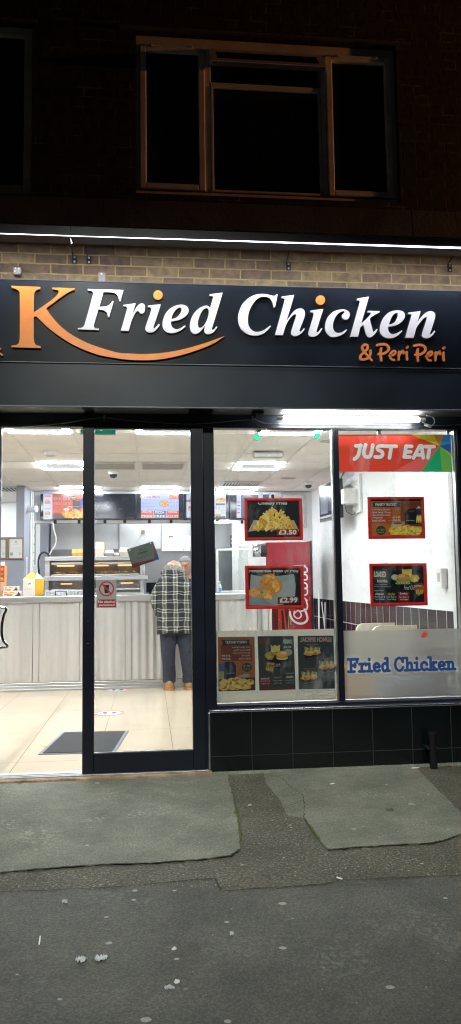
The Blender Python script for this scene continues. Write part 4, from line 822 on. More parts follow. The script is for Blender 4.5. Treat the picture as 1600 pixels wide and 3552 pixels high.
m=MB(); m.box(-4.9,-1.9,8.6,8.7,FZ,CZ-.007); st(m,'rear_room_wall','wall_white','bright white wall seen over the grey partition')
# kitchen rear wall: steel sheets with a darker lower course
xk0=at(176,1850,Y=8.2).x
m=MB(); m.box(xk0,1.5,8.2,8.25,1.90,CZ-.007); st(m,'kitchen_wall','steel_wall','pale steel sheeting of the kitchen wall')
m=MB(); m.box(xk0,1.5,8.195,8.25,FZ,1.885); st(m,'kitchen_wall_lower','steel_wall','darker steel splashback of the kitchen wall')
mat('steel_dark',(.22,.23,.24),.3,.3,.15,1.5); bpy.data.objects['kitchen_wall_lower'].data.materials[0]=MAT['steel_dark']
m=MB(); m.box(xk0,1.5,8.185,8.194,1.886,1.899); 
for px in (413,560,740): x=at(px,1850,Y=8.19).x; m.box(x-.012,x+.012,8.187,8.199,1.9,CZ-.01)
st(m,'kitchen_wall_joint','steel_dark','dark joints of the kitchen wall sheeting')
m=MB(); xq=at(176,1850,Y=8.2).x; m.box(xq-.15,xq-.02,8.0,9.9,FZ,CZ-.007); st(m,'kitchen_column_wall','wall_grey','blue grey column at the back of the kitchen')
# ---------------------------------------------------------------- ceiling lights
LP=thing('ceiling_light','square ceiling light','ceiling light',(0,0,CZ-.02),'square lit panels in the shop ceiling')
m=MB(); r,w_=.292,.062
for a0,a1,b0,b1 in ((-r,r,-r,-r+w_),(-r,r,r-w_,r),(-r,-r+w_,-r+w_,r-w_),(r-w_,r,-r+w_,r-w_)): m.box(a0,a1,b0,b1,CZ-.016,CZ-.008)
m.build('lit_ring','led_white',LP)
m=MB(); m.box(-r+w_,r-w_,-r+w_,r-w_,CZ-.012,CZ-.008); m.build('diffuser','led_dim',LP)
names={(-1.0375,1.755):'square ceiling light nearest the glass above the open doorway',(.1775,1.755):'square ceiling light nearest the glass at the top of the sliding door',(1.3875,1.755):'square ceiling light nearest the glass above the cheesy fries poster',
(-1.0375,4.195):'square ceiling light beside the smoke alarm, middle row',(1.3875,4.195):'square ceiling light behind the emergency light box, middle row',
(-1.0375,6.635):'square ceiling light just in front of the left menu screens',(.1775,6.635):'square ceiling light just in front of the pizza menu screen',(1.3875,6.635):'square ceiling light in front of the right menu screens, beside the slatted vent'}
first=True
for (x,y),lb in names.items():
    if first: LP.location=(x,y,CZ-.02); LP['label']=lb; first=False
    else: copy_tree(LP,loc=(x,y,CZ-.02),label=lb)
for x,y,lb in ((-2.2475,4.195,'square ceiling light of the middle row, outside the left edge'),(-2.2475,1.755,'square ceiling light of the front row, outside the left edge'),(-2.85,7.6,'square ceiling light in the room over the grey partition'),(.1775,7.75,'added square ceiling light hidden behind the menu screens to brighten the kitchen wall')):  # the kitchen one is an unseen addition that glows down the back wall
    copy_tree(LP,loc=(x,y,CZ-.02),label=lb)
# ceiling fittings
def disc(px,py,r,h,name,mt,label,cat,Z=CZ,dome=False):
    q=at(px,py,Z=Z); m=MB(); m.tube([(q.x,q.y,Z-.002),(q.x,q.y,Z-h*.5),(q.x,q.y,Z-h)],[r,r,r*.86],24); o=m.build(name,mt,None); tag(o,label,cat); return o,q
o,q=disc(176,1566,.085,.045,'smoke_alarm','white_plastic','round white smoke alarm on the ceiling over the open doorway','smoke alarm')
m=MB(); m.tube([(q.x,q.y,CZ-.045),(q.x,q.y,CZ-.052)],.05,20); m.build('grille','grille',o)
for px,py,lb in ((394,1633,'white dome security camera over the counter'),(1070,1672,'white dome security camera in the far right ceiling corner')):
    o,q=disc(px,py,.075,.05,'security_camera','white_plastic',lb,'security camera'); m=MB(); m.ball((q.x,q.y,CZ-.055),(.052,.052,.042)); m.build('lens_dome','glass_dark',o,smooth=True)
for px,py,lb in ((1001,1657,'flush round ceiling speaker behind the red posters'),(1146,1528,'flush round ceiling speaker near the top of the left window')):
    o,q=disc(px,py,.13,.008,'ceiling_speaker','tee_bar',lb,'speaker'); m=MB(); m.tube([(q.x,q.y,CZ-.008),(q.x,q.y,CZ-.010)],.11,20); m.build('grille','grille',o)
def vent(x0,x1,y0,y1,label,ang,n,mt):
    t_=thing('ceiling_vent',label,'vent',((x0+x1)/2,(y0+y1)/2,CZ-.01)); m=MB(); m.box(x0,x1,y0,y1,CZ-.0075,CZ-.0068); m.build('backing','grille_dark',t_)
    m=MB(); 
    for i in range(n):
        if ang: x=x0+.02+(x1-x0-.04)*i/(n-1); m.box(x-.012,x+.006,y0+.02,y1-.02,CZ-.016,CZ-.0085)
        else: y=y0+.02+(y1-y0-.04)*i/(n-1); m.box(x0+.02,x1-.02,y-.006,y+.004,CZ-.013,CZ-.0085)
    m.build('slats',mt,t_)
    m=MB(); m.box(x0,x1,y0,y0+.02,CZ-.017,CZ-.008); m.box(x0,x1,y1-.02,y1,CZ-.017,CZ-.008); m.box(x0,x0+.02,y0+.02,y1-.02,CZ-.017,CZ-.008); m.box(x1-.02,x1,y0+.02,y1-.02,CZ-.017,CZ-.008); m.build('frame','tee_bar',t_)
vent(-.70,-.155,3.92,4.47,'ribbed beige ceiling vent in front of the dome camera',False,36,'grille'); vent(-.095,.45,3.92,4.47,'ribbed beige ceiling vent above the customer, cut by the door post',False,36,'grille')
vent(1.09,1.67,5.75,6.30,'slatted white ceiling vent in front of the far right light',True,13,'white_plastic'); vent(-2.52,-1.96,6.36,6.91,'slatted white ceiling vent over the grey partition',True,10,'white_plastic')
# emergency light box, exit sign
a=at(879,1585,Y=3.1); b_=at(982,1585,Y=3.1); el=thing('emergency_light','white emergency light box with a tiny green lamp on the ceiling','emergency light',((a.x+b_.x)/2,3.1,2.70))
m=MB(); m.bbox(a.x,b_.x,3.06,3.16,2.695,CZ-.008,.012); m.build('housing','grille',el); m=MB(); m.bbox(a.x+.01,b_.x-.01,3.05,3.06,2.70,2.735,.004); m.build('lens','white_plastic',el)
m=MB(); m.ball(((a.x+b_.x)/2+.01,3.048,2.715),.006,8,6); m.build('indicator','led_green',el)
P_=None
a=at(278,1508,Y=1.0); b_=at(403,1508,Y=1.0); ex=thing('exit_sign','green and white exit sign hanging behind the top of the door','exit sign',((a.x+b_.x)/2,1,a.z))
m=MB(); m.bbox(a.x,b_.x,1.0,1.025,a.z,a.z+.17,.003); m.build('board','white_plastic',ex)
P_=Print((0,.9985,0),(1,0,0),(0,0,1),(0,-1,0)); P_.rect(a.x+.008,a.z+.010,b_.x-.008,a.z+.16,(.0,.36,.23)); mx_=(a.x+b_.x)/2
P_.rect(mx_+.02,a.z+.035,mx_+.035,a.z+.14,(.75,.8,.75)); P_.poly([(mx_-.02,a.z+.08),(mx_+.027,a.z+.03),(mx_+.075,a.z+.08),(mx_+.055,a.z+.085),(mx_+.027,a.z+.055),(mx_,a.z+.085)][::-1],(.75,.8,.75)); P_.poly([(mx_-.13,a.z+.055),(mx_-.07,a.z+.09),(mx_-.06,a.z+.15),(mx_-.12,a.z+.15)],(.75,.8,.75)); P_.build('print','glow_print',ex)
for x in (a.x+.03,b_.x-.03): m=MB(); m.tube([(x,1.012,a.z+.17),(x,1.012,CZ-.006)],.002,6); m.build('hanger','bolt',ex)
# ---------------------------------------------------------------- menu bulkhead with screens
BY=6.9; bx0=at(118,1760,Y=BY).x; zb0=at(500,1812,Y=BY).z
bh=thing('menu_bulkhead','white hanging panel that carries the row of menu screens','bulkhead',(0.1,BY+.2,zb0))
m=MB(); m.bbox(bx0,1.349,BY,7.2,zb0,CZ-.008,.004); m.build('panel','wall_light_grey',bh); m=MB(); m.bbox(bx0,1.349,BY-.012,BY-.001,zb0-.004,zb0+.035,.003); m.build('rail','white_plastic',bh)
TV=[(140,321,1712,1804),(322.5,471,1712,1803),(473,635.5,1712,1803),(637,795,1713,1803),(797,951,1715,1804)]
scr=[(151,314,1714,1799),None,(489,620,1715,1797),(647,784,1715,1796),(820,944,1717,1797)]
tvl=['first menu screen on the left showing burgers and fried chicken','switched off black menu screen beside the pizza menu','menu screen with the pizza menu and red offers','menu screen right of the pizza menu, split by the thick door post','menu screen at the right end, behind the cheesy fries poster']
YT=BY-.075
def cv(ox,oy,sc,Y): return lambda x,y: (lambda q:(q.x,q.z))(at(ox+x/sc,oy+y/sc,Y=Y))
def new_print(Y,k=1): p=Print((0,Y,0),(1,0,0),(0,0,1),(0,-1,0)); p.k=k; return p
def prect(P_,f,x0,y0,x1,y1,col): a=f(x0,y0); b_=f(x1,y0); c_=f(x1,y1); d=f(x0,y1); P_.poly([d,c_,b_,a],col)
def ptext(P_,f,t,x0,x1,y0,y1,col,off=.02,shear=0,clip=None):
    a=f(x0,(y0+y1)/2); b_=f(x1,(y0+y1)/2); c_=f((x0+x1)/2,y0); d=f((x0+x1)/2,y1)
    P_.text(t,(a[0]+b_[0])/2,(a[1]+b_[1])/2,abs(c_[1]-d[1]),abs(b_[0]-a[0]),col,off,shear,math.atan2(b_[1]-a[1],abs(b_[0]-a[0])),clip)
def pell(P_,f,cx,cy,rx,ry,col,rot=0,jag=0,n=16): a=f(cx,cy); b_=f(cx+rx,cy); d=f(cx,cy+ry); P_.ell(a[0],a[1],math.hypot(b_[0]-a[0],b_[1]-a[1]),abs(d[1]-a[1]),col,-rot,n,jag=jag)
def fried(P_,f,pts,seed,cols=((.55,.30,.06),(.72,.42,.10),(.82,.55,.16),(.40,.19,.04))):
    rn=random.Random(seed)
    for cx,cy,rx,ry in pts:
        pell(P_,f,cx,cy,rx,ry,cols[0],jag=.12)
        for _ in range(7):
            u,v_=rn.uniform(-.6,.6),rn.uniform(-.6,.6); pell(P_,f,cx+u*rx,cy+v_*ry,rx*rn.uniform(.18,.42),ry*rn.uniform(.15,.4),cols[rn.choice([1,1,2,3])],rot=rn.uniform(-1,1),jag=.2,n=9)
def burger(P_,f,cx,cy,s_):
    pell(P_,f,cx,cy+s_*.42,s_*.95,s_*.30,(.60,.36,.12)); pell(P_,f,cx,cy+s_*.25,s_*1.08,s_*.22,(.20,.38,.05),jag=.18); pell(P_,f,cx,cy+s_*.10,s_*.95,s_*.22,(.28,.11,.04)); pell(P_,f,cx+.1*s_,cy+s_*.04,s_*.85,s_*.12,(.85,.55,.10))
    pell(P_,f,cx,cy-s_*.2,s_*.95,s_*.50,(.55,.27,.08)); pell(P_,f,cx-s_*.2,cy-s_*.36,s_*.5,s_*.2,(.72,.42,.16))
tvs=[]
for i,(p0,p1,q0_,q1_) in enumerate(TV):
    a=at(p0,q1_,Y=YT); b_=at(p1,q0_,Y=YT); t_=thing('menu_screen',tvl[i],'screen',((a.x+b_.x)/2,YT,a.z),'menu screens above the counter')
    m=MB(); m.bbox(a.x,b_.x,YT,YT+.05,a.z,b_.z,.004); m.build('casing','tv_bezel',t_)
    m=MB(); m.box(a.x+.01,b_.x-.01,YT-.001,YT,a.z+.022,b_.z-.01); m.build('glass','screen_black',t_)
    for fx in (.28,.74):
        x=a.x+(b_.x-a.x)*fx; m=MB(); m.bbox(x-.022,x+.022,YT+.03,YT+.06,a.z-.055,a.z+.01,.003); m.bbox(x-.006,x+.006,YT+.022,YT+.03,a.z-.04,a.z-.02,.001); m.build('bracket','black_metal',t_)
    tvs.append(t_)
YS=YT-.0015
# screen 1
f=cv(0,1660,3.314,YS); P_=new_print(YS)
prect(P_,f,500,178,603,470,(.55,.62,.85)); prect(P_,f,603,182,1040,458,(.62,.12,.03)); prect(P_,f,603,400,1040,458,(.16,.04,.02))
prect(P_,f,510,195,588,207,(.8,.06,.03)); burger(P_,f,548,272,34); ptext(P_,f,'MINI FILLET',510,592,336,346,(.10,.10,.55)); ptext(P_,f,'BURGER',520,585,348,358,(.8,.05,.05)); burger(P_,f,548,400,33); ptext(P_,f,'£1.99',514,552,436,450,(.1,.08,.4))
for x,y in ((615,195),(722,195),(615,250),(722,250),(615,327)):
    prect(P_,f,x,y,x+82,y+14,(.03,.02,.02)); prect(P_,f,x,y+15,x+84,y+60,(.70,.05,.02)); ptext(P_,f,'SPECIAL MEAL',x+6,x+76,y+3,y+11,(.9,.9,.9),0)
    for k in range(3): ptext(P_,f,'6 pcs Chicken     £9.99',x+3,x+80,y+19+k*13,y+26+k*13,(.9,.85,.8),0)
pell(P_,f,848,228,30,28,(.02,.05,.02)); prect(P_,f,824,218,872,226,(.7,.8,.9)); prect(P_,f,826,232,870,240,(.3,.7,.15)); 
P_.poly([f(838,358),f(838,262),f(860,240),f(920,240),f(930,262),f(930,358)][::-1],(.02,.02,.04)); prect(P_,f,868,248,915,258,(.8,.1,.05)); ptext(P_,f,'FriedChicken',845,915,320,328,(.85,.85,.85),0)
P_.poly([f(930,340),f(925,235),f(960,225),f(985,260),f(975,345)][::-1],(.04,.06,.4)); prect(P_,f,960,270,1000,380,(.85,.8,.3)); pell(P_,f,765,355,34,16,(.75,.7,.65)); pell(P_,f,805,330,30,12,(.8,.75,.7)); pell(P_,f,805,331,22,8,(.5,.1,.03))
fried(P_,f,[(760,405,42,34),(825,415,45,36),(880,400,48,40),(940,415,40,34),(800,440,60,16),(900,440,60,16),(990,410,44,34),(860,372,34,26)],3,((.80,.42,.05),(.95,.62,.10),(1,.75,.18),(.6,.25,.03)))
P_.build('picture','screen_print',tvs[0])
# screen 3: pizza menu
f=cv(330,1660,2.9,YS); P_=new_print(YS)
prect(P_,f,462,160,842,396,(.50,.60,.90)); ptext(P_,f,'Pizza Menu',495,655,168,195,(.70,.03,.08),.01,.25); P_.poly([f(450,190),f(462,162),f(488,192)][::-1],(.75,.35,.2)); prect(P_,f,748,162,842,204,(.80,.08,.05)); prect(P_,f,780,176,808,200,(.6,.02,.02))
for k in range(3): ptext(P_,f,('10"','12"','14"')[k],756+k*30,774+k*30,182,194,(.9,.9,.9),0)
for k in range(7):
    y=208+k*14; ptext(P_,f,('Cheese Tomato Special','Farmhouse Feast','Vegetarian Hot','Hawaiian Pepperoni','Chicken Supreme','Meat Mixed Deluxe','Garlic Mushroom')[k],466,560+((k*37)%70),y,y+6,(.08,.1,.35),0)
    if k!=3 : 
        for c2 in range(3): ptext(P_,f,'9.99',752+c2*31,774+c2*31,y+2,y+8,(.08,.1,.35),0)
ptext(P_,f,'Any extra topping on all pizzas is available',520,770,308,316,(.1,.1,.4),0)
pell(P_,f,697,252,52,34,(.62,.35,.10)); pell(P_,f,697,250,46,28,(.85,.55,.30))
for k in range(26): pell(P_,f,697+random.uniform(-36,36),250+random.uniform(-19,19),6,4,random.choice([(.7,.2,.08),(.9,.75,.5),(.45,.2,.08)]),n=7)
for x0_,x1_,cl,t1,t2 in ((462,584,(.82,.12,.05),'SPECIAL OFFER','FREE'),(592,712,(.10,.12,.28),'PIZZA','FREE'),(720,842,(.82,.12,.05),'TWIN DEAL','£19.99')):
    prect(P_,f,x0_,324,x1_,392,cl); ptext(P_,f,t1,x0_+14,x1_-14,328,344 if cl[0]>.5 else 352,(.9,.9,.9),.02); ptext(P_,f,t2,x0_+6,x1_-6,368,388,(.95,.95,.95),.02)
P_.build('picture','screen_print',tvs[2])
# screen 4 and 5
f=cv(740,1470,2.636,YS); P_=new_print(YS)
prect(P_,f,-245,645,116,858,(.55,.62,.85)); fried(P_,f,[(70,695,44,22),(-200,705,30,22)],5,((.75,.35,.05),(.9,.55,.15),(.95,.7,.3),(.5,.2,.03))); prect(P_,f,24,728,108,746,(.05,.05,.08)); ptext(P_,f,'FOR 50P',8,64,756,780,(.85,.15,.05),.02)
for k in range(6): ptext(P_,f,'Chicken Wings 1.99',70,110,752+k*13,758+k*13,(.1,.1,.3),0)
prect(P_,f,-245,700,-190,712,(.04,.04,.06)); fried(P_,f,[(-205,775,30,24),(40,835,30,14)],6); prect(P_,f,20,845,110,858,(.05,.04,.04)); P_.build('picture','screen_print',tvs[3])
P_=new_print(YS); prect(P_,f,214,640,257,860,(.6,.66,.85)); prect(P_,f,262,645,520,860,(.10,.11,.18)); prect(P_,f,413,628,453,700,(.6,.66,.85)); prect(P_,f,510,628,530,680,(.6,.66,.85))
for k in range(4): prect(P_,f,218,710+k*32,246,719+k*32,(.8,.1,.05)); ptext(P_,f,'Meal Deal 5.99',218,252,722+k*32,728+k*32,(.1,.1,.3),0)
P_.build('picture','screen_print',tvs[4])
m=MB(); a=at(745,1812,Y=BY-.10); b_=at(818,1811,Y=BY-.10); m.tube([(a.x,BY-.10,a.z),(b_.x,BY-.10,b_.z)],.010,10); tag(m.build('strip_lamp','strip_cool'),'thin lit strip lamp under the right menu screens','strip lamp')
# vent panel on the back wall right
a=at(974,1830,Y=6.98); b_=at(1061,1709,Y=6.98); m=MB(); m.bbox(a.x,b_.x,6.96,6.998,a.z,b_.z,.006); pn=tag(m.build('wall_panel','wall_light_grey'),'embossed white panel high on the back wall beside the screens','panel'); m=MB(); m.bbox(a.x+.05,b_.x-.05,6.95,6.96,a.z+.05,b_.z-.05,.006); m.build('raised_frame','white_plastic',pn); m=MB(); m.bbox(a.x+.09,b_.x-.09,6.943,6.949,a.z+.09,b_.z-.09,.003); m.build('inset','grille',pn)
# ---------------------------------------------------------------- conduits, spot lamp, certificates on the grey column
def vpipe(px,y0,y1,Y,r,mt,label,name='conduit'):
    a=at(px,y0,Y=Y); b_=at(px,y1,Y=Y); m=MB(); m.tube([(a.x,Y,b_.z),(a.x,Y,a.z)],r,8)
    for i in range(5): z=b_.z+(a.z-b_.z)*(.1+.2*i); m.bbox(a.x-.03,a.x-.008,Y-.012,Y+.012,z-.012,z+.012,.003)
    return tag(m.build(name,mt),label,'pipe')
vpipe(109,1700,2062,6.75,.016,'white_plastic','white wall conduit next to the grey column'); vpipe(115.5,1705,2000,6.85,.011,'white_plastic','thinner white conduit right of the first one'); vpipe(123.5,1816,1960,7.3,.012,'grille','grey conduit hanging below the end of the screens')
q=at(124,1971,Y=7.3); m=MB(); m.bbox(q.x-.04,q.x+.05,7.27,7.33,q.z-.07,q.z+.05,.008); tag(m.build('socket_box','white_plastic'),'pale grey socket box below the grey conduit','socket')
q=at(100,1767,Y=6.5); cl=thing('wall_lamp','white cylinder shaped speaker lamp on the side of the grey column','wall lamp',(q.x,6.5,q.z)); a=at(95,1768,Y=6.5); b_=at(129,1767,Y=6.5)
m=MB(); m.tube([(a.x,6.5,a.z),(b_.x,6.42,b_.z)],.048,20); m.build('shade','white_plastic',cl,smooth=False); m=MB(); m.tube([(b_.x,6.42,b_.z),(b_.x+.004,6.419,b_.z)],.042,20); m.build('lens','led_dim',cl); m=MB(); m.bbox(a.x-.03,a.x+.01,6.47,6.54,a.z-.05,a.z+.05,.004); m.build('bracket','bolt',cl)
def cert(px0,py0,px1,py1,label,k):
    Y=6.17; a=at(px0,py1,Y=Y); b_=at(px1,py0,Y=Y); t_=thing('framed_certificate',label,'certificate',((a.x+b_.x)/2,Y,a.z)); t=.022
    m=MB(); m.bbox(a.x,b_.x,Y,Y+.025,a.z,a.z+t,.003); m.bbox(a.x,b_.x,Y,Y+.025,b_.z-t,b_.z,.003); m.bbox(a.x,a.x+t,Y,Y+.025,a.z+t,b_.z-t,.003); m.bbox(b_.x-t,b_.x,Y,Y+.025,a.z+t,b_.z-t,.003); m.build('frame','wood_frame',t_)
    P_=new_print(Y+.015); P_.rect(a.x+t,a.z+t,b_.x-t,b_.z-t,(.72,.74,.70)); w_=b_.x-a.x; h=b_.z-a.z; mx_=(a.x+b_.x)/2
    P_.text('CERTIFICATE',mx_,a.z+h*.70,.012,w_*.3,(.2,.22,.24),0); 
    for j in range(5): P_.text('of registration hereby awarded to the premises',mx_,a.z+h*(.54-.055*j),.008,w_*(.62-.08*(j%2)),(.35,.37,.38),0)
    P_.ell(a.x+w_*.23,a.z+h*.25,.026,.026,(.32,.36,.40)); P_.ell(a.x+w_*.76,a.z+h*.25,.022,.022,(.55,.58,.60)); P_.ell(mx_,a.z+h*.80,.012,.014,(.3,.33,.35)); P_.build('paper','print',t_)
mat('sign_grey',(.12,.14,.138),.5)
mat('wood_frame',(.24,.19,.13),.45)
cert(27,1864,83,1941,'framed certificate with two round seals on the grey wall',1); cert(-30,1866,25,1940,'framed certificate cut off by the left edge of the picture',2)
q=at(93,1965,Y=6.45); P_=Print((xc1+.004,6.5,0),(0,1,0),(0,0,1),(1,0,0)); a=at(92,2000,Y=6.5); b_=at(92,1933,Y=6.5); P_.rect(-.12,a.z,.02,b_.z,(.72,.75,.78)); 
for j in range(9): P_.rect(-.09,a.z+.02+j*.028,-.01,a.z+.034+j*.028,(.3,.36,.42))
tag(P_.build('paper_chart'),'narrow paper chart stuck to the side of the grey column','paper')
# ---------------------------------------------------------------- counter
CY=4.25
ct=thing('counter','long stainless steel serving counter with dished front panels','counter',(-1,CY+.35,FZ)); zt_c=at(250,2067,Y=CY-.02).z; xr=at(895,2060,Y=CY).x
m=MB(); m.bbox(-3.6,xr+.02,CY-.03,CY+.75,zt_c-.075,zt_c,.006); m.build('worktop','steel',ct)
joints=[-160,-60,114,136,275,434,455,640,760,895]; zpb=at(300,2362,Y=CY).z
jx=[at(p,2200,Y=CY).x for p in joints]
for i in range(len(jx)-1):
    a0,a1=jx[i]+.004,jx[i+1]-.004; n=max(4,int((a1-a0)/.02)); fl=[];bk=[]
    for k in range(n+1):
        x=a0+(a1-a0)*k/n; wide=(a1-a0)>.2; y=CY+.006*math.sin(k*1.35+i)*(1 if wide else 0)+(.02*math.sin(math.pi*k/n) if wide else 0); fl.append((x,y)); 
    m=MB(); m.prism([fl+[(a1,CY+.06),(a0,CY+.06)]],zpb,zt_c-.078,axes='XY'); m.build('front_panel','steel_panel',ct)
m=MB(); m.box(-3.6,xr,CY+.061,CY+.7,FZ+.14,zt_c-.076); m.build('carcass','grille_dark',ct)
zp=at(300,2363,Y=CY-.02).z
m=MB(); m.bbox(-3.6,xr,CY-.035,CY+.02,FZ,zp-.075,.004); m.bbox(-3.6,xr,CY-.025,CY+.02,zp-.074,zp-.04,.004); m.bbox(-3.6,xr,CY-.012,CY+.02,zp-.039,zp-.008,.004); m.build('plinth','steel',ct)
zc_=zt_c+.001
# heated display
HY=4.72; hc=thing('heated_display','stainless two tier heated food display with orange glowing lamps on the counter','food display',(-.7,HY+.2,zc_))
def hx(p,Y=HY): return at(p,2000,Y=Y).x
def hz(y,Y=HY): return at(330,y,Y=Y).z
X0,X1=hx(156),hx(500)
m=MB(); m.bbox(X0,X1+.03,HY-.02,HY+.55,hz(1944),hz(1930),.004); m.bbox(X0-.01,X1+.05,HY-.05,HY+.55,hz(2012),hz(1998),.004); m.bbox(X0,X1,HY-.0,HY+.55,zc_,zc_+.03,.003)
for x in (X0,X1-.05): m.bbox(x,x+.06,HY,HY+.5,hz(1998),hz(1944),.003); m.bbox(x,x+.05,HY,HY+.5,zc_+.03,hz(2012),.003)
m.bbox(X0+.06,X1-.05,HY+.5,HY+.52,zc_+.03,hz(1944),.002); m.build('body','steel',hc)
m=MB(); m.bbox(X0+.08,X1-.06,HY-.012,HY-.004,hz(1957),hz(1950),.002); m.bbox(X0+.08,X1-.06,HY-.012,HY-.004,hz(1996),hz(1992),.002); m.bbox(X0+.08,X1-.06,HY-.03,HY-.02,hz(2047),hz(2042),.002); m.build('door_rail','steel',hc)
m=MB(); m.box(X0+.062,X1-.052,HY+.001,HY+.003,hz(1992),hz(1957)); m.build('glass','glass_door',hc)
m=MB(); m.box(X0-.0,X0+.9,HY+.02,HY+.024,hz(1930),hz(1917)); m.build('guard','glass_door',hc)
for px,ln in ((225,.11),(345,.11),(440,.12)):
    x=hx(px); m=MB(); m.tube([(x-ln,HY+.12,hz(1961)),(x+ln,HY+.12,hz(1961))],.010,8); m.build('heat_lamp','heat_lamp',hc)
for px,ln in ((228,.07),(440,.08)):
    x=hx(px); m=MB(); m.tube([(x-ln,HY+.10,hz(2024)),(x+ln,HY+.10,hz(2024))],.007,8); m.build('heat_lamp','heat_lamp',hc)
m=MB(); m.bbox(X0+.09,X1-.07,HY+.03,HY+.42,hz(1997)+.004,hz(1990),.004); m.build('tray','steel',hc)
m=MB(); rn=random.Random(9)
for i in range(46): x=X0+.12+rn.random()*(X1-X0-.25); m.ball((x,HY+.08+rn.random()*.25,hz(1990)+.015),(.028,.022,.018),8,6)
m.build('fried_food','carton_orange',hc,smooth=True)
# things on the display
def carton(px0,px1,py0,py1,Y,name,mt,label,cat,depth=.16,taper=.85,group=None,base=None):
    a=at(px0,py1,Y=Y); b_=at(px1,py0,Y=Y); z0=a.z if base is None else base; x0,x1=a.x,b_.x; mx_=(x0+x1)/2; hw=(x1-x0)/2
    r=lambda k,z:[(mx_-hw*k,Y+depth*(1-k)/2,z),(mx_+hw*k,Y+depth*(1-k)/2,z),(mx_+hw*k,Y+depth*(1+k)/2,z),(mx_-hw*k,Y+depth*(1+k)/2,z)]
    h=b_.z-z0; m=MB(); m.loft([r(taper,z0),r(1,z0+h*.48),r(1.02,z0+h*.5),r(1,z0+h*.52),r(taper,z0+h)]); return tag(m.build(name,mt),label,cat,group)
zt_h=hz(1930)+.002
carton(249,297,1905,1930,HY+.12,'carton_stack','carton_orange','orange brown stack of cartons on the left of the heated display','carton',taper=.93,base=zt_h); carton(330,361,1880,1930,HY+.15,'carton_stack','foam_cream','tall cream stack of cartons behind the door post on the display','carton',taper=.9,base=zt_h)
carton(362,396,1906,1929,HY+.1,'foam_box','basket_white','white foam food box on the heated display','food box',taper=.7,base=zt_h); carton(396,412,1917,1930,HY+.08,'foam_box','foam_cream','small cream food box right of the white foam box','food box',taper=.8,base=zt_h); carton(413,448,1897,1930,HY+.12,'burger_box','foam_cream','cream burger carton half hidden by the tilted open sign','food box',taper=.75,base=zt_h)
# baskets on the worktop
for (p0,p1),lb in zip(((155,192),(194,231),(233,270),(272,312)),('white slotted basket at the left end of its row on the counter','white basket with a blue price card on the counter','third white slotted basket on the counter','white slotted basket behind the sliding door edge')):
    Y=4.36; a=at(p0,2061,Y=Y); b_=at(p1,2045,Y=Y); t_=thing('basket',lb,'basket',((a.x+b_.x)/2,Y+.08,zc_)); h=.062; w_=(b_.x-a.x)
    r=lambda k,z:[(a.x+w_*.5-w_*.5*k,Y,z),(a.x+w_*.5+w_*.5*k,Y,z),(a.x+w_*.5+w_*.5*k,Y+.16,z),(a.x+w_*.5-w_*.5*k,Y+.16,z)]
    m=MB(); m.loft([r(.88,zc_),r(1,zc_+h)],cap=False); m.add(r(.88,zc_+.002),[(0,1,2,3)]); m.build('tray','basket_white',t_)
    m=MB(); m.tube([*r(1,zc_+h),r(1,zc_+h)[0]],.004,6); m.build('rim','basket_white',t_)
    P_=new_print(Y-.0035)
    if p0==194: P_.rect(a.x+.01,zc_+.05,b_.x-.01,zc_+.064,(.12,.2,.5)); P_.rect(a.x+.01,zc_+.006,b_.x-.01,zc_+.05,(.8,.82,.85))
    for i in range(6):
        for j in range(3): xx=a.x+.018+i*(w_-.036)/5.5; P_.rect(xx,zc_+.008+j*.017,xx+.010,zc_+.016+j*.017,(.25,.26,.3),same=(i+j>0))
    P_.build('slots','print',t_)
# chicken box with gabled lid
q0=at(84,2061,Y=4.40); q1=at(122,2061,Y=4.40); hbx=at(84,2008,Y=4.40).z-zc_; ang=-.50; wv_=.155
cb_=thing('takeaway_box','white and yellow gabled chicken takeaway box on the counter','takeaway box',(q1.x,4.38,zc_))
U_=Vector((-math.cos(.35),math.sin(.35)*.6,0)).normalized(); V_=Vector((math.sin(.55),math.cos(.55),0)).normalized(); O_=Vector((q1.x,4.38,zc_)); W1=.152; W2=.17
c4=[O_,O_+U_*W1,O_+U_*W1+V_*W2,O_+V_*W2]; up=Vector((0,0,1))
def quadp(p0,p1,z1,mt,name,th=.001): m=MB(); m.add([p0,p1,p1+up*z1,p0+up*z1],[(0,1,2,3)]); return m.build(name,mt,cb_)
m=MB(); m.add(c4+[p+up*hbx for p in c4],[(0,3,2,1),(4,5,6,7),(0,1,5,4),(2,3,7,6),(1,2,6,5)]); m.build('carton','carton_white',cb_)
m=MB(); m.add([c4[0]+(U_*-.0006),c4[3]+(U_*-.0006),c4[3]+up*hbx+(U_*-.0006),c4[0]+up*hbx+(U_*-.0006)],[(0,1,2,3)]); m.build('side_panel','carton_yellow',cb_)
apF=[c4[0]+up*hbx,c4[1]+up*hbx,c4[1]-U_*W1*.35+V_*W2*.35+up*(hbx+.075),c4[0]+U_*W1*.35+V_*W2*.35+up*(hbx+.075)]; m=MB(); m.add(apF,[(0,1,2,3)]); m.build('lid_flap','carton_yellow',cb_)
m=MB(); m.add([c4[2]+up*hbx,c4[3]+up*hbx,c4[3]+U_*W1*.35-V_*W2*.3+up*(hbx+.078),c4[2]-U_*W1*.35-V_*W2*.3+up*(hbx+.078)],[(0,1,2,3)]); m.build('lid_flap','carton_yellow',cb_)
m=MB(); m.add([c4[0]+up*hbx,c4[3]+up*hbx,(c4[0]+c4[3])/2+U_*W1*.25+up*(hbx+.085)],[(0,1,2)]); m.build('lid_flap','carton_white',cb_)
nF=(-V_).normalized(); Pz=Print(O_+U_*W1+nF*.001,-U_,up,Vector((U_.y,-U_.x,0)) if Vector((U_.y,-U_.x,0)).y<0 else Vector((-U_.y,U_.x,0)))
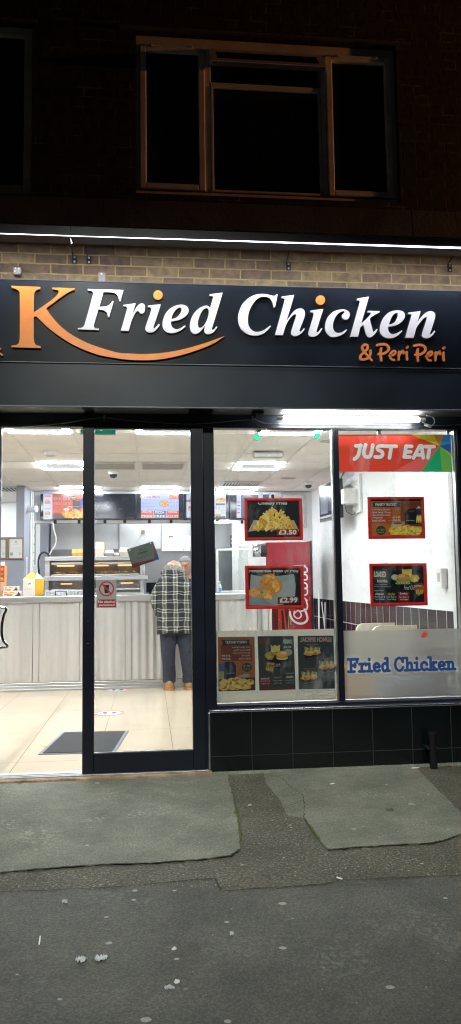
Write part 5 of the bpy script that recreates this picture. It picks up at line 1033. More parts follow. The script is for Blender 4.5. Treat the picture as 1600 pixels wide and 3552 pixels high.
Pz.text('Chicken',W1*.45,hbx*.45,.035,.10,(.85,.4,.1),-.01,.3); Pz.stroke([(.07,hbx*.66),(.082,hbx*.76),(.09,hbx*.68),(.1,hbx*.78)],.006,(.03,.03,.03)); Pz.text('J',W1*.5,hbx+.02,.02,.01,(.5,.25,.02)); Pz.build('logo','print',cb_)
def small_box(px0,px1,py0,py1,Y,label,base):
    a=at(px0,py1,Y=Y); b_=at(px1,py0,Y=Y); h=b_.z-a.z; t_=thing('nugget_box',label,'food box',((a.x+b_.x)/2,Y+.06,base),'small nugget boxes on the counter'); m=MB(); m.bbox(a.x,b_.x,Y,Y+.12,base,base+h,.002); m.build('carton','carton_white',t_)
    P_=new_print(Y-.001); w_=b_.x-a.x; fried(P_,lambda x,y:(a.x+x*w_,base+h*(1-y)),[(.2,.68,.14,.24),(.38,.74,.14,.2)],px0,((.75,.25,.05),(.9,.45,.12),(.95,.6,.25),(.6,.15,.03)))
    P_.poly([(a.x+w_*.62,base+.004),(a.x+w_*.98,base+.004),(a.x+w_*.95,base+h*.5),(a.x+w_*.84,base+h*.9),(a.x+w_*.80,base+h*.45)],(.28,.03,.03)); P_.rect(a.x+w_*.35,base+h*.62,a.x+w_*.62,base+h*.85,(.9,.5,.05)); P_.rect(a.x+w_*.06,base+h*.76,a.x+w_*.22,base+h*.84,(.1,.1,.1)); P_.build('artwork','print',t_); return base+h
zz=small_box(11,74,2041,2061,4.38,'lower of the two stacked nugget boxes at the left of the counter',zc_); small_box(13,63,2023,2040,4.39,'upper of the two stacked nugget boxes at the left of the counter',zz+.001)
a=at(-16,2061,Y=4.5); b_=at(17,1944,Y=4.5); t_=thing('cardboard_display','tall red cardboard carton with printed flames at the left edge of the counter','carton',((a.x+b_.x)/2,4.56,zc_)); h=b_.z-zc_; w_=b_.x-a.x
m=MB(); m.bbox(a.x,b_.x,4.5,4.64,zc_,zc_+h*.86,.003); m.build('carton','carton_orange',t_); P_=new_print(4.4985); P_.rect(a.x+.003,zc_+.004,b_.x-.003,zc_+h*.40,(.75,.42,.28)); P_.rect(a.x+.003,zc_+h*.40,b_.x-.003,zc_+h*.85,(.50,.03,.02)); P_.ell(b_.x-.03,zc_+h*.76,.02,.02,(.85,.25,.05)); P_.text('HOT',a.x+w_*.62,zc_+h*.62,.03,.06,(.9,.4,.1),.02); fried(P_,lambda x,y:(a.x+x*w_,zc_+h*(1-y)),[(.7,.52,.2,.06),(.8,.9,.2,.06)],4); P_.build('artwork','print',t_)
m=MB(); m.loft([[(a.x,4.5,zc_+h*.86),(b_.x,4.5,zc_+h*.86),(b_.x,4.505,zc_+h*.86),(a.x,4.505,zc_+h*.86)],[(a.x,4.5,zc_+h*.93),(b_.x,4.5,zc_+h*.97),(b_.x,4.505,zc_+h*.97),(a.x,4.505,zc_+h*.93)]]); m.build('top_flap','carton_white',t_)
# till screen behind the counter
a=at(508,2062,Y=4.7); b_=at(548,2020,Y=4.7); t_=thing('till_monitor','dark till monitor on the counter beside the customer','monitor',((a.x+b_.x)/2,4.72,zc_)); m=MB(); m.bbox(a.x,b_.x,4.70,4.73,zc_+.02,b_.z,.004); m.build('screen','screen_black',t_); m=MB(); m.bbox(a.x+.03,b_.x-.03,4.705,4.80,zc_,zc_+.02,.004); m.build('foot','black_metal',t_)
# black hose over the kitchen
def cable3(pts,r,mt,label,Y,name='hose'):
    p=crom([(lambda q:(q.x,q.z))(at(*w_,Y=Y)) for w_ in pts],False,5); m=MB(); m.tube([(x,Y,z) for x,z in p],r,8); return tag(m.build(name,mt,smooth=True),label,name)
cable3([(172,1930),(165,1920),(152,1916),(140,1924),(134,1945),(135,1975),(138,2005),(145,2030),(151,2044),(150,2052)],.014,'cable_black','thick black hose curving left of the heated display',5.4)
cable3([(184,1815),(188,1840),(195,1868),(192,1890),(178,1912),(171,1930)],.009,'cable_white','white cable hanging from the screens to the display',5.5,'power_cable')
# papers on the kitchen wall
def paper(px0,px1,py0,py1,label,seed):
    a=at(px0,py1,Y=8.15); b_=at(px1,py0,Y=8.15); P_=new_print(8.17); P_.rect(a.x,a.z,b_.x,b_.z,(.85,.86,.86)); rn=random.Random(seed); w_=b_.x-a.x; h=b_.z-a.z
    for c2 in range(2):
        for j in range(8): P_.text('hot chicken wings order',a.x+w_*(.27+.46*c2),a.z+h*(.85-.09*j),.010,w_*rn.uniform(.2,.36),(.35,.36,.38),0)
    tag(P_.build('pinned_paper'),label,'paper')
paper(562,636,1858,1911,'white printed sheet pinned to the kitchen wall above the server',1); paper(638,700,1858,1911,'second white printed sheet on the kitchen wall, cut by the door post',2)
a=at(594,1860,Y=8.1); m=MB(); m.bbox(a.x-.04,a.x+.04,8.14,8.165,a.z-.006,a.z+.01,.003); tag(m.build('paper_clip','grille_dark'),'dark clip at the top of the printed sheet on the kitchen wall','clip')
# ---------------------------------------------------------------- right part of the counter
SY=4.7; a=at(752,2050,Y=SY); b_=at(868,1902,Y=SY)
t_=thing('counter_screen','white framed clear screen standing on the right of the counter','screen',((a.x+b_.x)/2,SY,zc_)); m=MB(); t=.028
m.bbox(a.x,a.x+t,SY,SY+.03,zc_,b_.z,.004); m.bbox(b_.x-t,b_.x,SY,SY+.03,zc_,b_.z,.004); m.bbox(a.x+t,b_.x-t,SY,SY+.03,b_.z-t,b_.z,.004); m.bbox(a.x+t,b_.x-t,SY,SY+.03,zc_,zc_+t,.004); m.build('frame','white_plastic',t_); m=MB(); m.box(a.x+t,b_.x-t,SY+.012,SY+.016,zc_+t,b_.z-t); m.build('pane','glass_clear',t_)
q=at(763,2040,Y=4.45); t_=thing('soap_bottle','small clear pump bottle on the counter in the left window','bottle',(q.x,4.45,zc_)); m=MB(); m.tube([(q.x,4.45,zc_),(q.x,4.45,zc_+.09),(q.x,4.45,zc_+.115)],[.022,.022,.010],12); m.build('body','basket_white',t_); m=MB(); m.tube([(q.x,4.45,zc_+.115),(q.x,4.45,zc_+.14)],.006,8); m.bbox(q.x-.02,q.x+.008,4.443,4.457,zc_+.14,zc_+.152,.003); m.build('pump','white_plastic',t_)
P_=new_print(4.4275); P_.rect(q.x-.016,zc_+.02,q.x+.016,zc_+.07,(.15,.35,.7)); P_.build('sticker','print',t_)
# hatch gate
a=at(897,2300,Y=4.4); b_=at(943,2112,Y=4.4); t_=thing('counter_gate','white upright gate panel at the right end of the counter','gate',((a.x+b_.x)/2,4.42,FZ)); m=MB(); m.bbox(a.x,b_.x,4.4,4.44,FZ,zt_c,.005); m.build('panel','white_plastic',t_); m=MB(); m.bbox(a.x+.04,a.x+.07,4.385,4.4,FZ+.05,zt_c-.04,.004); m.bbox(b_.x-.05,b_.x-.035,4.385,4.4,FZ+.05,zt_c-.04,.004); m.build('rails','steel',t_)
# insect killer, emergency lamp on the wall
a=at(800,1890,Y=8.1); b_=at(852,1862,Y=8.1); t_=thing('insect_killer','insect killer lamp with two glowing blue tubes on the far wall','insect killer',((a.x+b_.x)/2,8.1,a.z)); m=MB(); m.bbox(a.x,b_.x,8.10,8.18,a.z-.03,b_.z+.03,.006); m.build('housing','grille_dark',t_)
for k in (0,1): z=a.z+.03+k*.07; m=MB(); m.tube([(a.x+.01,8.085,z),(b_.x-.01,8.085,z)],.012,8); m.build('blue_tube','led_blue',t_)
q=at(823,1838,Y=8.1); t_=thing('emergency_light','small emergency light with a green lamp above the blue insect killer','emergency light',(q.x,8.12,q.z)); m=MB(); m.bbox(q.x-.07,q.x+.07,8.12,8.18,q.z-.05,q.z+.07,.008); m.build('housing','grille',t_); m=MB(); m.ball((q.x,8.112,q.z),.010,8,6); m.build('indicator','led_green',t_)
# ---------------------------------------------------------------- drinks fridge
FYY=5.8; a=at(928,2100,Y=FYY); b_=at(1076,1880,Y=FYY); fx0,fx1,fzt=a.x,b_.x,b_.z
fg=thing('drinks_fridge','tall red drinks fridge with white script lettering beside the wall','drinks fridge',((fx0+fx1)/2,FYY+.3,FZ))
m=MB(); m.bbox(fx0,fx1,FYY+.02,FYY+.62,FZ+.06,fzt,.010); m.build('cabinet','fridge_red',fg); m=MB(); m.bbox(fx0+.03,fx1-.03,FYY+.05,FYY+.6,FZ,FZ+.059,.004); m.build('base','fridge_dark',fg)
m=MB(); m.bbox(fx0+.003,fx1-.003,FYY,FYY+.019,FZ+.08,fzt-.005,.004); m.build('door','fridge_red',fg); m=MB(); m.bbox(fx1+.0005,fx1+.03,FYY+.01,FYY+.55,FZ+.08,fzt+.02,.004); m.build('side_vent','fridge_dark',fg)
f=cv(740,1870,2.636,FYY-.001); P_=new_print(FYY-.0015)
P_.poly([f(545,1100),f(545,640),f(690,640),f(690,1100)],(.05,.01,.01)); P_.poly([f(590,640),f(650,640),f(680,860),f(600,1000)][::-1],(.55,.02,.01)); P_.poly([f(620,650),f(640,650),f(660,840),(f(630,820))][::-1],(.02,.01,.01)); P_.stroke([f(565,650),f(575,760),f(590,860)],.012,(.02,.01,.01)); P_.stroke([f(694,640),f(690,760),f(682,850)],.006,(.8,.45,.2))
rn=random.Random(3)
for i in range(90): x=rn.uniform(500,865); y=rn.uniform(40,900); e=f(x,y); P_.ell(e[0],e[1],.004,.004,(.85,.55,.55) if rn.random()<.5 else (.3,.01,.02),n=6,same=i>0)
Wc=(.80,.78,.78)
P_.stroke([f(702,668),f(706,700),(f(728,740)),f(770,768),f(820,770),f(858,742),f(858,700),f(835,640)],.030,Wc); P_.stroke([f(742,660),f(740,700),f(775,725),f(805,700),f(785,655),f(760,662),f(742,680)],.020,Wc); P_.stroke([f(800,660),f(850,645),f(862,610),f(850,560)],.022,Wc)
f2=f; P_.stroke([f(835,640),f(800,600),f(790,560),f(830,540),f(858,560)],.020,Wc); P_.stroke([f(810,520),f(858,500),f(850,450),f(810,470),f(820,510)],.020,Wc)
for y in (420,340,270): P_.stroke([f(800,y+30),f(852,y+30),f(858,y),f(835,y-20),f(800,y)],.022,Wc)
P_.stroke([f(840,240),f(700,250),f(560,300)],.02,Wc)
e=f(710,752); P_.text('Enjoy',e[0],e[1],.020,.085,Wc,.0,0,math.pi/2); e=f(880,545); P_.text('Trade Mark',e[0],e[1],.008,.05,Wc,.0,0,math.pi/2); P_.build('door_artwork','print',fg)
# urn and white cabinet left of the fridge
wc0=at(845,2100,Y=5.6).x; wc1=at(926,2100,Y=5.6).x; zw=at(880,1932,Y=5.6).z
t_=thing('white_cabinet','white upright cabinet left of the red fridge','cabinet',((wc0+wc1)/2,5.9,FZ)); m=MB(); m.bbox(wc0,wc1,5.6,6.2,FZ,zw,.008); m.build('body','white_plastic',t_); a=at(846,1890,Y=5.75); b_=at(878,1886,Y=5.75); m=MB(); m.bbox(wc0,b_.x,5.75,6.1,zw+.001,a.z,.008); m.build('upper_section','white_plastic',t_); m=MB(); m.bbox(b_.x-.07,b_.x-.05,5.735,5.749,a.z-.16,a.z-.09,.003); m.build('handle','bolt',t_)
cx=at(903,1900,Y=5.72).x; t_=thing('water_urn','shiny metal urn with a black side lying on the white cabinet','urn',(cx,5.8,zw)); z0=zw+.10
m=MB(); m.tube([(at(880,1900,Y=5.72).x,5.85,z0),(at(911,1900,Y=5.72).x,5.85,z0)],.095,24); m.build('body','chrome',t_,smooth=True); m=MB(); m.tube([(at(911,1900,Y=5.72).x,5.85,z0),(at(927,1900,Y=5.72).x,5.85,z0)],.098,24); m.build('lid','fridge_dark',t_)
# ---------------------------------------------------------------- wall television, thermostat, posts and terrazzo seating
tv_=thing('wall_television','dark television on a bracket on the right wall, cut by the window mullion','television',(2.3,4.3,1.9))
Ya,Yb=5.05,4.25; A_=at(1107,1690,Y=Ya); B_=at(1176,1660,Y=Yb); zl=at(1112,1812,Y=Ya).z; zh=at(1107,1686,Y=Ya).z; d_=Vector((B_.x-A_.x,B_.y-A_.y,0)).normalized(); n_=Vector((-d_.y,d_.x,0)); 
if n_.x<0: n_=-n_
p0=Vector((A_.x,Ya,0)); p1=Vector((B_.x,Yb,0))
def slabv(p0,p1,t,z0,z1,off=0): q=[p0+n_*off,p1+n_*off,p1+n_*(off+t),p0+n_*(off+t)]; m=MB(); m.loft([[(p.x,p.y,z0) for p in q],[(p.x,p.y,z1) for p in q]]); return m
slabv(p0,p1,.05,zl,zh).build('casing','tv_bezel',tv_); slabv(p0+d_*.02,p1-d_*.02,.003,zl+.03,zh-.02,-.0032).build('glass','screen_black',tv_)
Pz=Print(p0-n_*.004+Vector((0,0,zl)),d_,(0,0,1),-n_); L1=(p1-p0).length; H1=zh-zl; Pz.rect(.05,.10,L1*.4,H1-.05,(.20,.21,.28)); Pz.rect(L1*.42,.10,L1*.44,H1-.04,(.5,.3,.3)); Pz.rect(L1*.46,.12,L1-.05,H1-.06,(.06,.06,.09)); Pz.rect(.03,.04,L1-.05,.07,(.5,.5,.5)); Pz.build('picture','screen_print',tv_)
a=at(1181,1815,Y=4.1); q_=at(1195,1720,Y=4.1); m=MB(); m.bbox(q_.x-.02,2.655,4.05,4.2,q_.z-.10,q_.z+.09,.006); m.bbox(2.62,2.659,3.95,4.35,q_.z-.22,q_.z+.26,.004); m.build('bracket','white_plastic',tv_)
m=MB(); pth=[(q_.x,4.1,q_.z-.1),(q_.x+.02,4.1,q_.z-.2),(q_.x+.10,4.12,q_.z-.24),(2.64,4.15,q_.z-.2)]; m.tube(pth,.005,6); m.tube([(p1.x,p1.y,zh-.05),(p1.x+.08,p1.y,zh+.1),(2.6,4.2,CZ-.01)],.005,6); m.build('cord','cable_black',tv_)
q=at(1537,2006,X=2.64); t_=thing('wall_thermostat','small white control box on the wall at the right','thermostat',(2.64,q.y,q.z)); m=MB(); m.bbox(2.60,2.659,q.y-.06,q.y+.06,q.z-.09,q.z+.09,.006); m.build('box','white_plastic',t_); m=MB(); m.bbox(2.597,2.5995,q.y-.03,q.y+.03,q.z-.03,q.z+.05,.001); m.build('dial','grille',t_)
for (pa,pb,lb) in (((1106,2044),(1102,2330),'upright white pole leaning in the corner beside the fridge'),((1116,2088),(1140,2330),'slanting white pole in the corner beside the fridge'),((1128,2090),(1120,2330),'thin white pole behind the slanting one in the corner')):
    Y=4.9 if pa[0]<1110 else 5.2; a=at(*pa,Y=Y); b_=at(*pb,Y=Y); k=(FZ-b_.z)/(a.z-b_.z); e=b_+(a-b_)*k; m=MB(); m.tube([(e.x,Y-.1,FZ),(a.x,Y,a.z)],.012 if pa[0]<1110 else .007,8); tag(m.build('pole','white_plastic'),lb,'pole')
q=at(1055,2187,Y=4.0); t_=thing('black_stool','round black stool seat in front of the red fridge','stool',(q.x,4.0,FZ)); m=MB(); m.tube([(q.x,4,q.z-.05),(q.x,4,q.z-.03),(q.x,4,q.z)],[.17,.18,.165],24); m.build('seat','fridge_dark',t_); m=MB(); m.tube([(q.x,4,FZ+.015),(q.x,4,q.z-.05)],.025,10); m.tube([(q.x,4,FZ),(q.x,4,FZ+.015)],.17,20); m.build('pedestal','steel',t_)
def seatback(px0,py,Y,label,zdrop,x1=2.64):
    a=at(px0,py,Y=Y); zt_=a.z; r=.085; pts=[(x1,FZ),(x1,zt_)]+[(a.x+r-r*math.sin(t*math.pi/12),zt_-r+r*math.cos(t*math.pi/12)) for t in range(7)]+[(a.x,FZ)]
    t_=thing('terrazzo_bench',label,'bench',((a.x+x1)/2,Y,FZ)); m=MB(); m.prism([pts],Y,Y+.045); m.build('back','terrazzo',t_); m=MB(); m.bbox(a.x+.03,x1,Y+.046,Y+.42,FZ+.40,FZ+.45,.01); m.build('seat','terrazzo',t_)
seatback(1236,2163,2.75,'speckled cream bench back, the farther of the two behind the frosted window',0); seatback(1290,2172,2.05,'speckled cream bench back, the nearer of the two behind the frosted window',0)
a=at(1452,2172,Y=2.4); b_=at(1508,1984,Y=2.4); m=MB(); m.bbox(a.x,b_.x,2.4,2.5,FZ,b_.z,.006); tag(m.build('terrazzo_pillar','terrazzo'),'speckled cream upright pillar beside the benches','pillar')
m=MB(); m.bbox(1.83,2.22,.35,.75,FZ,.52,.02); tag(m.build('storage_box','blue_blob'),'blurred blue grey box behind the frosted film','box')
m=MB(); m.bbox(1.50,1.80,.8,1.1,FZ,.60,.02); tag(m.build('cardboard_box','carton_orange'),'blurred tan box behind the frosted film','box')
# ---------------------------------------------------------------- floor things
mp_=[(-.836,.61),(-.75,1.468),(-.18,1.433),(-.26,.58)]
mt_=thing('door_mat','grey ribbed entrance mat with a plain border on the tiles','door mat',(-.5,1.0,FZ)); m=MB(); m.prism([mp_],FZ+.001,FZ+.006,axes='XY'); m.build('border','mat_edge',mt_)
cx_=sum(p[0] for p in mp_)/4; cy_=sum(p[1] for p in mp_)/4; m=MB(); m.prism([[(cx_+(x-cx_)*.90,cy_+(y-cy_)*.94) for x,y in mp_]],FZ+.0062,FZ+.011,axes='XY'); m.build('pile','mat_grey',mt_)
for px,py,lb in ((380,2474,'round floor sticker with footprints, nearer the door'),(408,2394,'round floor sticker with footprints, nearer the counter')):
    q=at(px,py,Z=FZ); P_=Print((q.x,q.y,FZ+.001),(1,0,0),(0,1,0),(0,0,1)); P_.ell(0,0,.15,.15,(.45,.05,.05),n=32); P_.ell(0,0,.125,.125,(.72,.74,.76),n=32)
    for s_ in (-1,1): P_.ell(.045*s_,.03,.024,.05,(.05,.05,.06),rot=-.15*s_); P_.ell(.04*s_,-.06,.016,.018,(.05,.05,.06)); P_.ell(.135*s_,0,.012,.03,(.8,.5,.5))
    tag(P_.build('floor_sticker','vinyl_print'),lb,'floor sticker')
q=at(163,2588,Z=FZ); m=MB(); m.bbox(q.x-.03,q.x+.03,q.y-.02,q.y+.02,FZ+.0005,FZ+.003,.001); tag(m.build('floor_mark','carton_yellow'),'small yellow mark on the floor at the corner of the mat','floor mark')
# ================================================================ WINDOW POSTERS
def snap(name,label,crn,ox,oy,sc,Y=.012):
    f=cv(ox,oy,sc,Y); P4=[f(*p) for p in crn]; cx=sum(p[0] for p in P4)/4; cz=sum(p[1] for p in P4)/4; t_=thing(name,label,'poster frame',(cx,Y+.004,min(p[1] for p in P4)),'red framed posters in the windows')
    def ins(k): # inset ring
        r=[]
        for i,p in enumerate(P4):
            dx=1 if p[0]<cx else -1; dz=1 if p[1]<cz else -1; r.append((p[0]+dx*k,p[1]+dz*k))
        return r
    o0,o1,o2,o3=ins(0),ins(.004),ins(.018),ins(.024); m=MB()
    m.loft([[(x,Y+.014,z) for x,z in o0],[(x,Y+.004,z) for x,z in o0],[(x,Y,z) for x,z in o1],[(x,Y-.001,z) for x,z in ins(.011)],[(x,Y,z) for x,z in o2],[(x,Y+.007,z) for x,z in o3],[(x,Y+.014,z) for x,z in o3]],cap=False); m.build('frame','red_frame',t_)
    m=MB(); m.prism([ins(.0235)],Y+.0110,Y+.0115); m.build('backing','black_metal',t_); P_=new_print(Y+.0080); P_.st=.00004; return t_,P_,f
# fries
t_,P_,f=snap('poster_frame','red framed poster of cheesy fries priced at three fifty',[(285,680),(815,680),(825,1062),(290,1070)],740,1470,2.636)
dk=(.012,.014,.018); prect(P_,f,316,708,790,1036,dk); ptext(P_,f,'Cheesy Fries',408,678,705,748,(.75,.75,.70),.03)
prect(P_,f,400,700,690,719,dk)
P_.poly([f(320,985),f(372,880),f(740,880),f(788,980),f(560,972),f(420,975)],(.52,.40,.24))
rn=random.Random(11)
for i in range(150):
    u=rn.uniform(-1,1); v_=rn.random(); x=560+u*195*(1-.38*v_); y=962-v_*188*(1-abs(u)**1.6*.55); a_=rn.uniform(-1.2,1.2); L_=rn.uniform(26,58); wv2=rn.uniform(12,20)
    e=f(x,y); s1=1/2.636*.00204; P_.stroke([(e[0]-math.cos(a_+1.57)*L_*s1/2,e[1]-math.sin(a_+1.57)*L_*s1/2),(e[0]+math.cos(a_+1.57)*L_*s1/2,e[1]+math.sin(a_+1.57)*L_*s1/2)],wv2*s1,rn.choice([(.95,.50,.08),(1,.66,.16),(1,.78,.28),(.75,.34,.05),(1,.60,.10)]),sm=False)
P_.poly([f(582,1022),f(582,966),f(774,962),f(774,1018)],(.30,.02,.02)); ptext(P_,f,'£3.50',598,762,968,1014,(.78,.78,.76),.035); P_.build('poster','print',t_)
# mozzarella bites
t_,P_,f=snap('poster_frame','red framed poster of four mozzarella bites priced at two ninety nine',[(292,243),(828,240),(836,635),(298,642)],740,1870,2.636)
prect(P_,f,322,268,804,612,dk); ptext(P_,f,'Mozzarella Bites (4 Pcs)',330,780,272,312,(.62,.63,.60),.03); prect(P_,f,322,266,800,284,dk)
P_.poly([f(328,605),f(345,323),(f(480,350)),f(740,320),f(757,420),f(750,520),f(640,600),f(560,609)],(.30,.34,.35)); P_.poly([f(328,540),f(340,480),f(420,520),f(560,609),f(328,605)],(.22,.26,.28)); P_.poly([f(560,420),f(740,360),f(750,520),f(600,560)],(.36,.40,.41))
cb3=((.62,.25,.05),(.80,.36,.08),(.95,.50,.14),(.42,.15,.03)); fried(P_,f,[(395,488,74,46),(515,358,76,42),(470,400,64,42),(566,428,74,66),(500,494,64,62)],8,cb3); pell(P_,f,468,490,26,30,(.55,.42,.12),jag=.2); pell(P_,f,452,486,7,8,(.05,.03,.02))
P_.poly([f(590,592),f(592,530),f(782,524),f(782,586)],(.22,.02,.015)); ptext(P_,f,'£2.99',608,774,532,582,(.70,.70,.68),.035); P_.build('poster','print',t_)
# variety bucket
def bucket(P_,f,dim=1,txt=(.75,.72,.62)):
    c_=lambda *q:tuple(x*dim for x in q); prect(P_,f,338,682,806,996,c_(.50,.14,.04)); prect(P_,f,610,686,700,860,c_(.26,.07,.02)); prect(P_,f,700,686,806,996,c_(.17,.05,.02)); prect(P_,f,344,745,532,885,c_(.46,.075,.03))
    P_.poly([f(350,732),f(358,712),f(348,692),f(612,692),f(600,712),f(610,736)],c_(.015,.015,.015)); ptext(P_,f,'VARIETY BUCKET',374,574,698,724,txt,.03)
    for k,(s_,w_) in enumerate((('6 Or 10pcs Chicken,',168),('8pcs Saucy Wings',168),('4pcs Chicken Strips',168),('4 Reg Fries',98),('Bottle of Drink',122))): ptext(P_,f,s_,350,350+w_,749+k*25,767+k*25,txt,.015)
    ptext(P_,f,'£19.99',536,608,820,836,txt,.03); ptext(P_,f,'£24.99',536,608,847,864,txt,.03); ptext(P_,f,'6pcs',498,526,828,836,(.6,.4,.05)); ptext(P_,f,'10pcs',494,528,855,863,(.6,.4,.05))
    pell(P_,f,430,948,44,42,c_(.02,.04,.02)); ptext(P_,f,'ANY 1.5L DRINK',396,464,934,942,txt,0); ptext(P_,f,'Extra Wings',396,464,948,956,txt,0); ptext(P_,f,'For £5.99',404,456,962,972,(.55,.6,.1),.02)
    P_.poly([f(652,895),f(645,800),f(665,755),f(740,745),f(770,790),f(768,890)],c_(.012,.013,.022)); prect(P_,f,686,766,732,780,c_(.25,.05,.02)); ptext(P_,f,'Fried Chicken',662,736,852,862,(.6,.6,.6),.01); P_.poly([f(768,900),f(745,750),f(795,770),f(796,860)],c_(.02,.03,.10)); P_.poly([f(752,748),f(775,722),f(796,745)],c_(.6,.6,.6))
    for k in range(14): e=f(755+k*3.4,880-30*((k*7)%5)/5); e2=f(757+k*3.4,820-20*((k*5)%4)/4); P_.stroke([e,e2],.003,c_(1,.76,.14),sm=False,rnd=False)
    pell(P_,f,585,885,60,16,c_(.5,.45,.38)); pell(P_,f,585,882,46,10,c_(.35,.08,.03)); pell(P_,f,560,905,40,14,c_(.5,.48,.42))
    fried(P_,f,[(540,945,40,30),(600,935,46,34),(660,930,48,36),(720,940,50,34),(775,945,34,32),(570,975,56,18),(650,975,60,18),(740,978,56,16)],5,tuple(c_(*q) for q in ((.80,.50,.06),(1,.68,.10),(1,.80,.20),(.55,.28,.03))))
t_,P_,f=snap('poster_frame','red framed variety bucket poster with prices and fried chicken',[(305,642),(822,640),(834,1022),(316,1027)],1160,1480,2.636); bucket(P_,f); P_.build('poster','print',t_)
# loaded box meal
def boxmeal(P_,f,dim=1,txt=(.66,.66,.64),bg=(.010,.013,.018)):
    c_=lambda *q:tuple(x*dim for x in q); prect(P_,f,354,226,830,566,bg); prect(P_,f,356,232,520,430,tuple(x*1.6 for x in bg))
    P_.poly([f(362,342),f(358,262),f(482,250),f(486,328)],c_(.22,.07,.02)); P_.poly([f(366,334),f(363,268),f(477,256),f(480,322)],bg); ptext(P_,f,'LOADED',368,476,268,322,txt,.05); ptext(P_,f,'BOX MEAL',396,492,344,370,txt,.03); ptext(P_,f,'Feeling real HUNGRY ?',372,492,388,396,c_(.5,.5,.5)); ptext(P_,f,'then this is THE meal for you!',370,520,404,414,c_(.5,.5,.5)); ptext(P_,f,'Choose From:',364,456,438,450,c_(.5,.5,.5))
    ptext(P_,f,'classic',378,456,462,486,txt,.02)
    for x0_,x1_,a_,b2 in ((372,466,'Fillet Burger &','1pc Chicken'),(482,572,'Sizzler Burger &','2pcs Wings'),(598,684,'3pcs Strips &','4pcs Nuggets')):
        if x0_==598: prect(P_,f,588,456,688,542,c_(.22,.02,.02)); ptext(P_,f,'Boneless',604,672,462,480,txt,.03)
        ptext(P_,f,a_,x0_,x1_,496,512,txt,.01); ptext(P_,f,b2,x0_+8,x1_-4,518,534,txt,.01)
    ptext(P_,f,'Sizzler',488,562,464,488,c_(.45,.28,.04),.03,.3); ptext(P_,f,'MEAL + 2 WINGS FREE  FRIES & DRINK',380,800,550,560,c_(.3,.03,.02),0)
    P_.poly([f(630,440),f(525,372),f(530,345),f(780,330),f(800,350)],c_(.006,.006,.008)); ptext(P_,f,'Fried Chicken',640,772,398,436,txt,.0,.3)
    pell(P_,f,558,322,36,26,c_(.45,.45,.38)); pell(P_,f,558,320,28,18,c_(.55,.52,.42)); fried(P_,f,[(735,335,46,34),(705,318,34,22)],2,tuple(c_(*q) for q in ((.75,.46,.06),(.95,.64,.12),(1,.76,.2),(.5,.25,.03))))
    for k in range(11): P_.stroke([f(630+k*7.5,302),f(624+k*8.6,246+((k*13)%9))],.0045,c_(1,.78,.16),sm=False,rnd=False)
    burger(P_,f,632,335,64); 
    for k in range(16): pell(P_,f,570+k*8,378+6*math.sin(k*2.1),9,7,c_(.16,.32,.04) if k%3 else c_(.5,.5,.4),jag=.3,n=7)
    P_.poly([f(768,496),f(722,402),f(800,372),f(828,410),f(815,470)],c_(.32,.16,.02)); P_.poly([f(735,440),f(722,402),f(800,376),f(810,412)],c_(.34,.03,.02)); ptext(P_,f,'JUST FOR',732,802,394,418,txt,.03); ptext(P_,f,'£8.49',748,816,436,476,c_(.60,.50,.08),.03)
t_,P_,f=snap('poster_frame','red framed loaded box meal poster with a burger and fries',[(322,198),(845,194),(857,580),(336,590)],1160,1880,2.636); boxmeal(P_,f); P_.build('poster','print',t_)
# three posters seen from behind at the bottom of the left window
def backs(crn,label,fn,src):
    Y=.020; g_=cv(740,2180,2.636,Y); P4=[g_(*p) for p in crn]; t_=thing('window_poster',label,'poster',((P4[0][0]+P4[1][0])/2,Y,P4[2][1]),'posters facing into the shop at the bottom of the left window')
    m=MB(); m.prism([P4],Y+.0028,Y+.003); m.build('sheet','paper_white',t_); P_=new_print(Y+.0016); P_.st=.00004
    sx0,sx1,sy0,sy1=src
    def f(x,y): # mirrored mapping of the artwork into the poster's four corners
        u=(x-sx0)/(sx1-sx0); u=1-u; v_=(y-sy0)/(sy1-sy0); u=.03+.94*u; v_=.025+.95*v_
        a=[P4[0][k]+(P4[1][k]-P4[0][k])*u for k in (0,1)]; b_=[P4[3][k]+(P4[2][k]-P4[3][k])*u for k in (0,1)]; return (a[0]+(b_[0]-a[0])*v_,a[1]+(b_[1]-a[1])*v_)
    fn(P_,f); 
    P_.build('artwork','print',t_); return t_
mat('paper_white',(.62,.62,.60),.6)
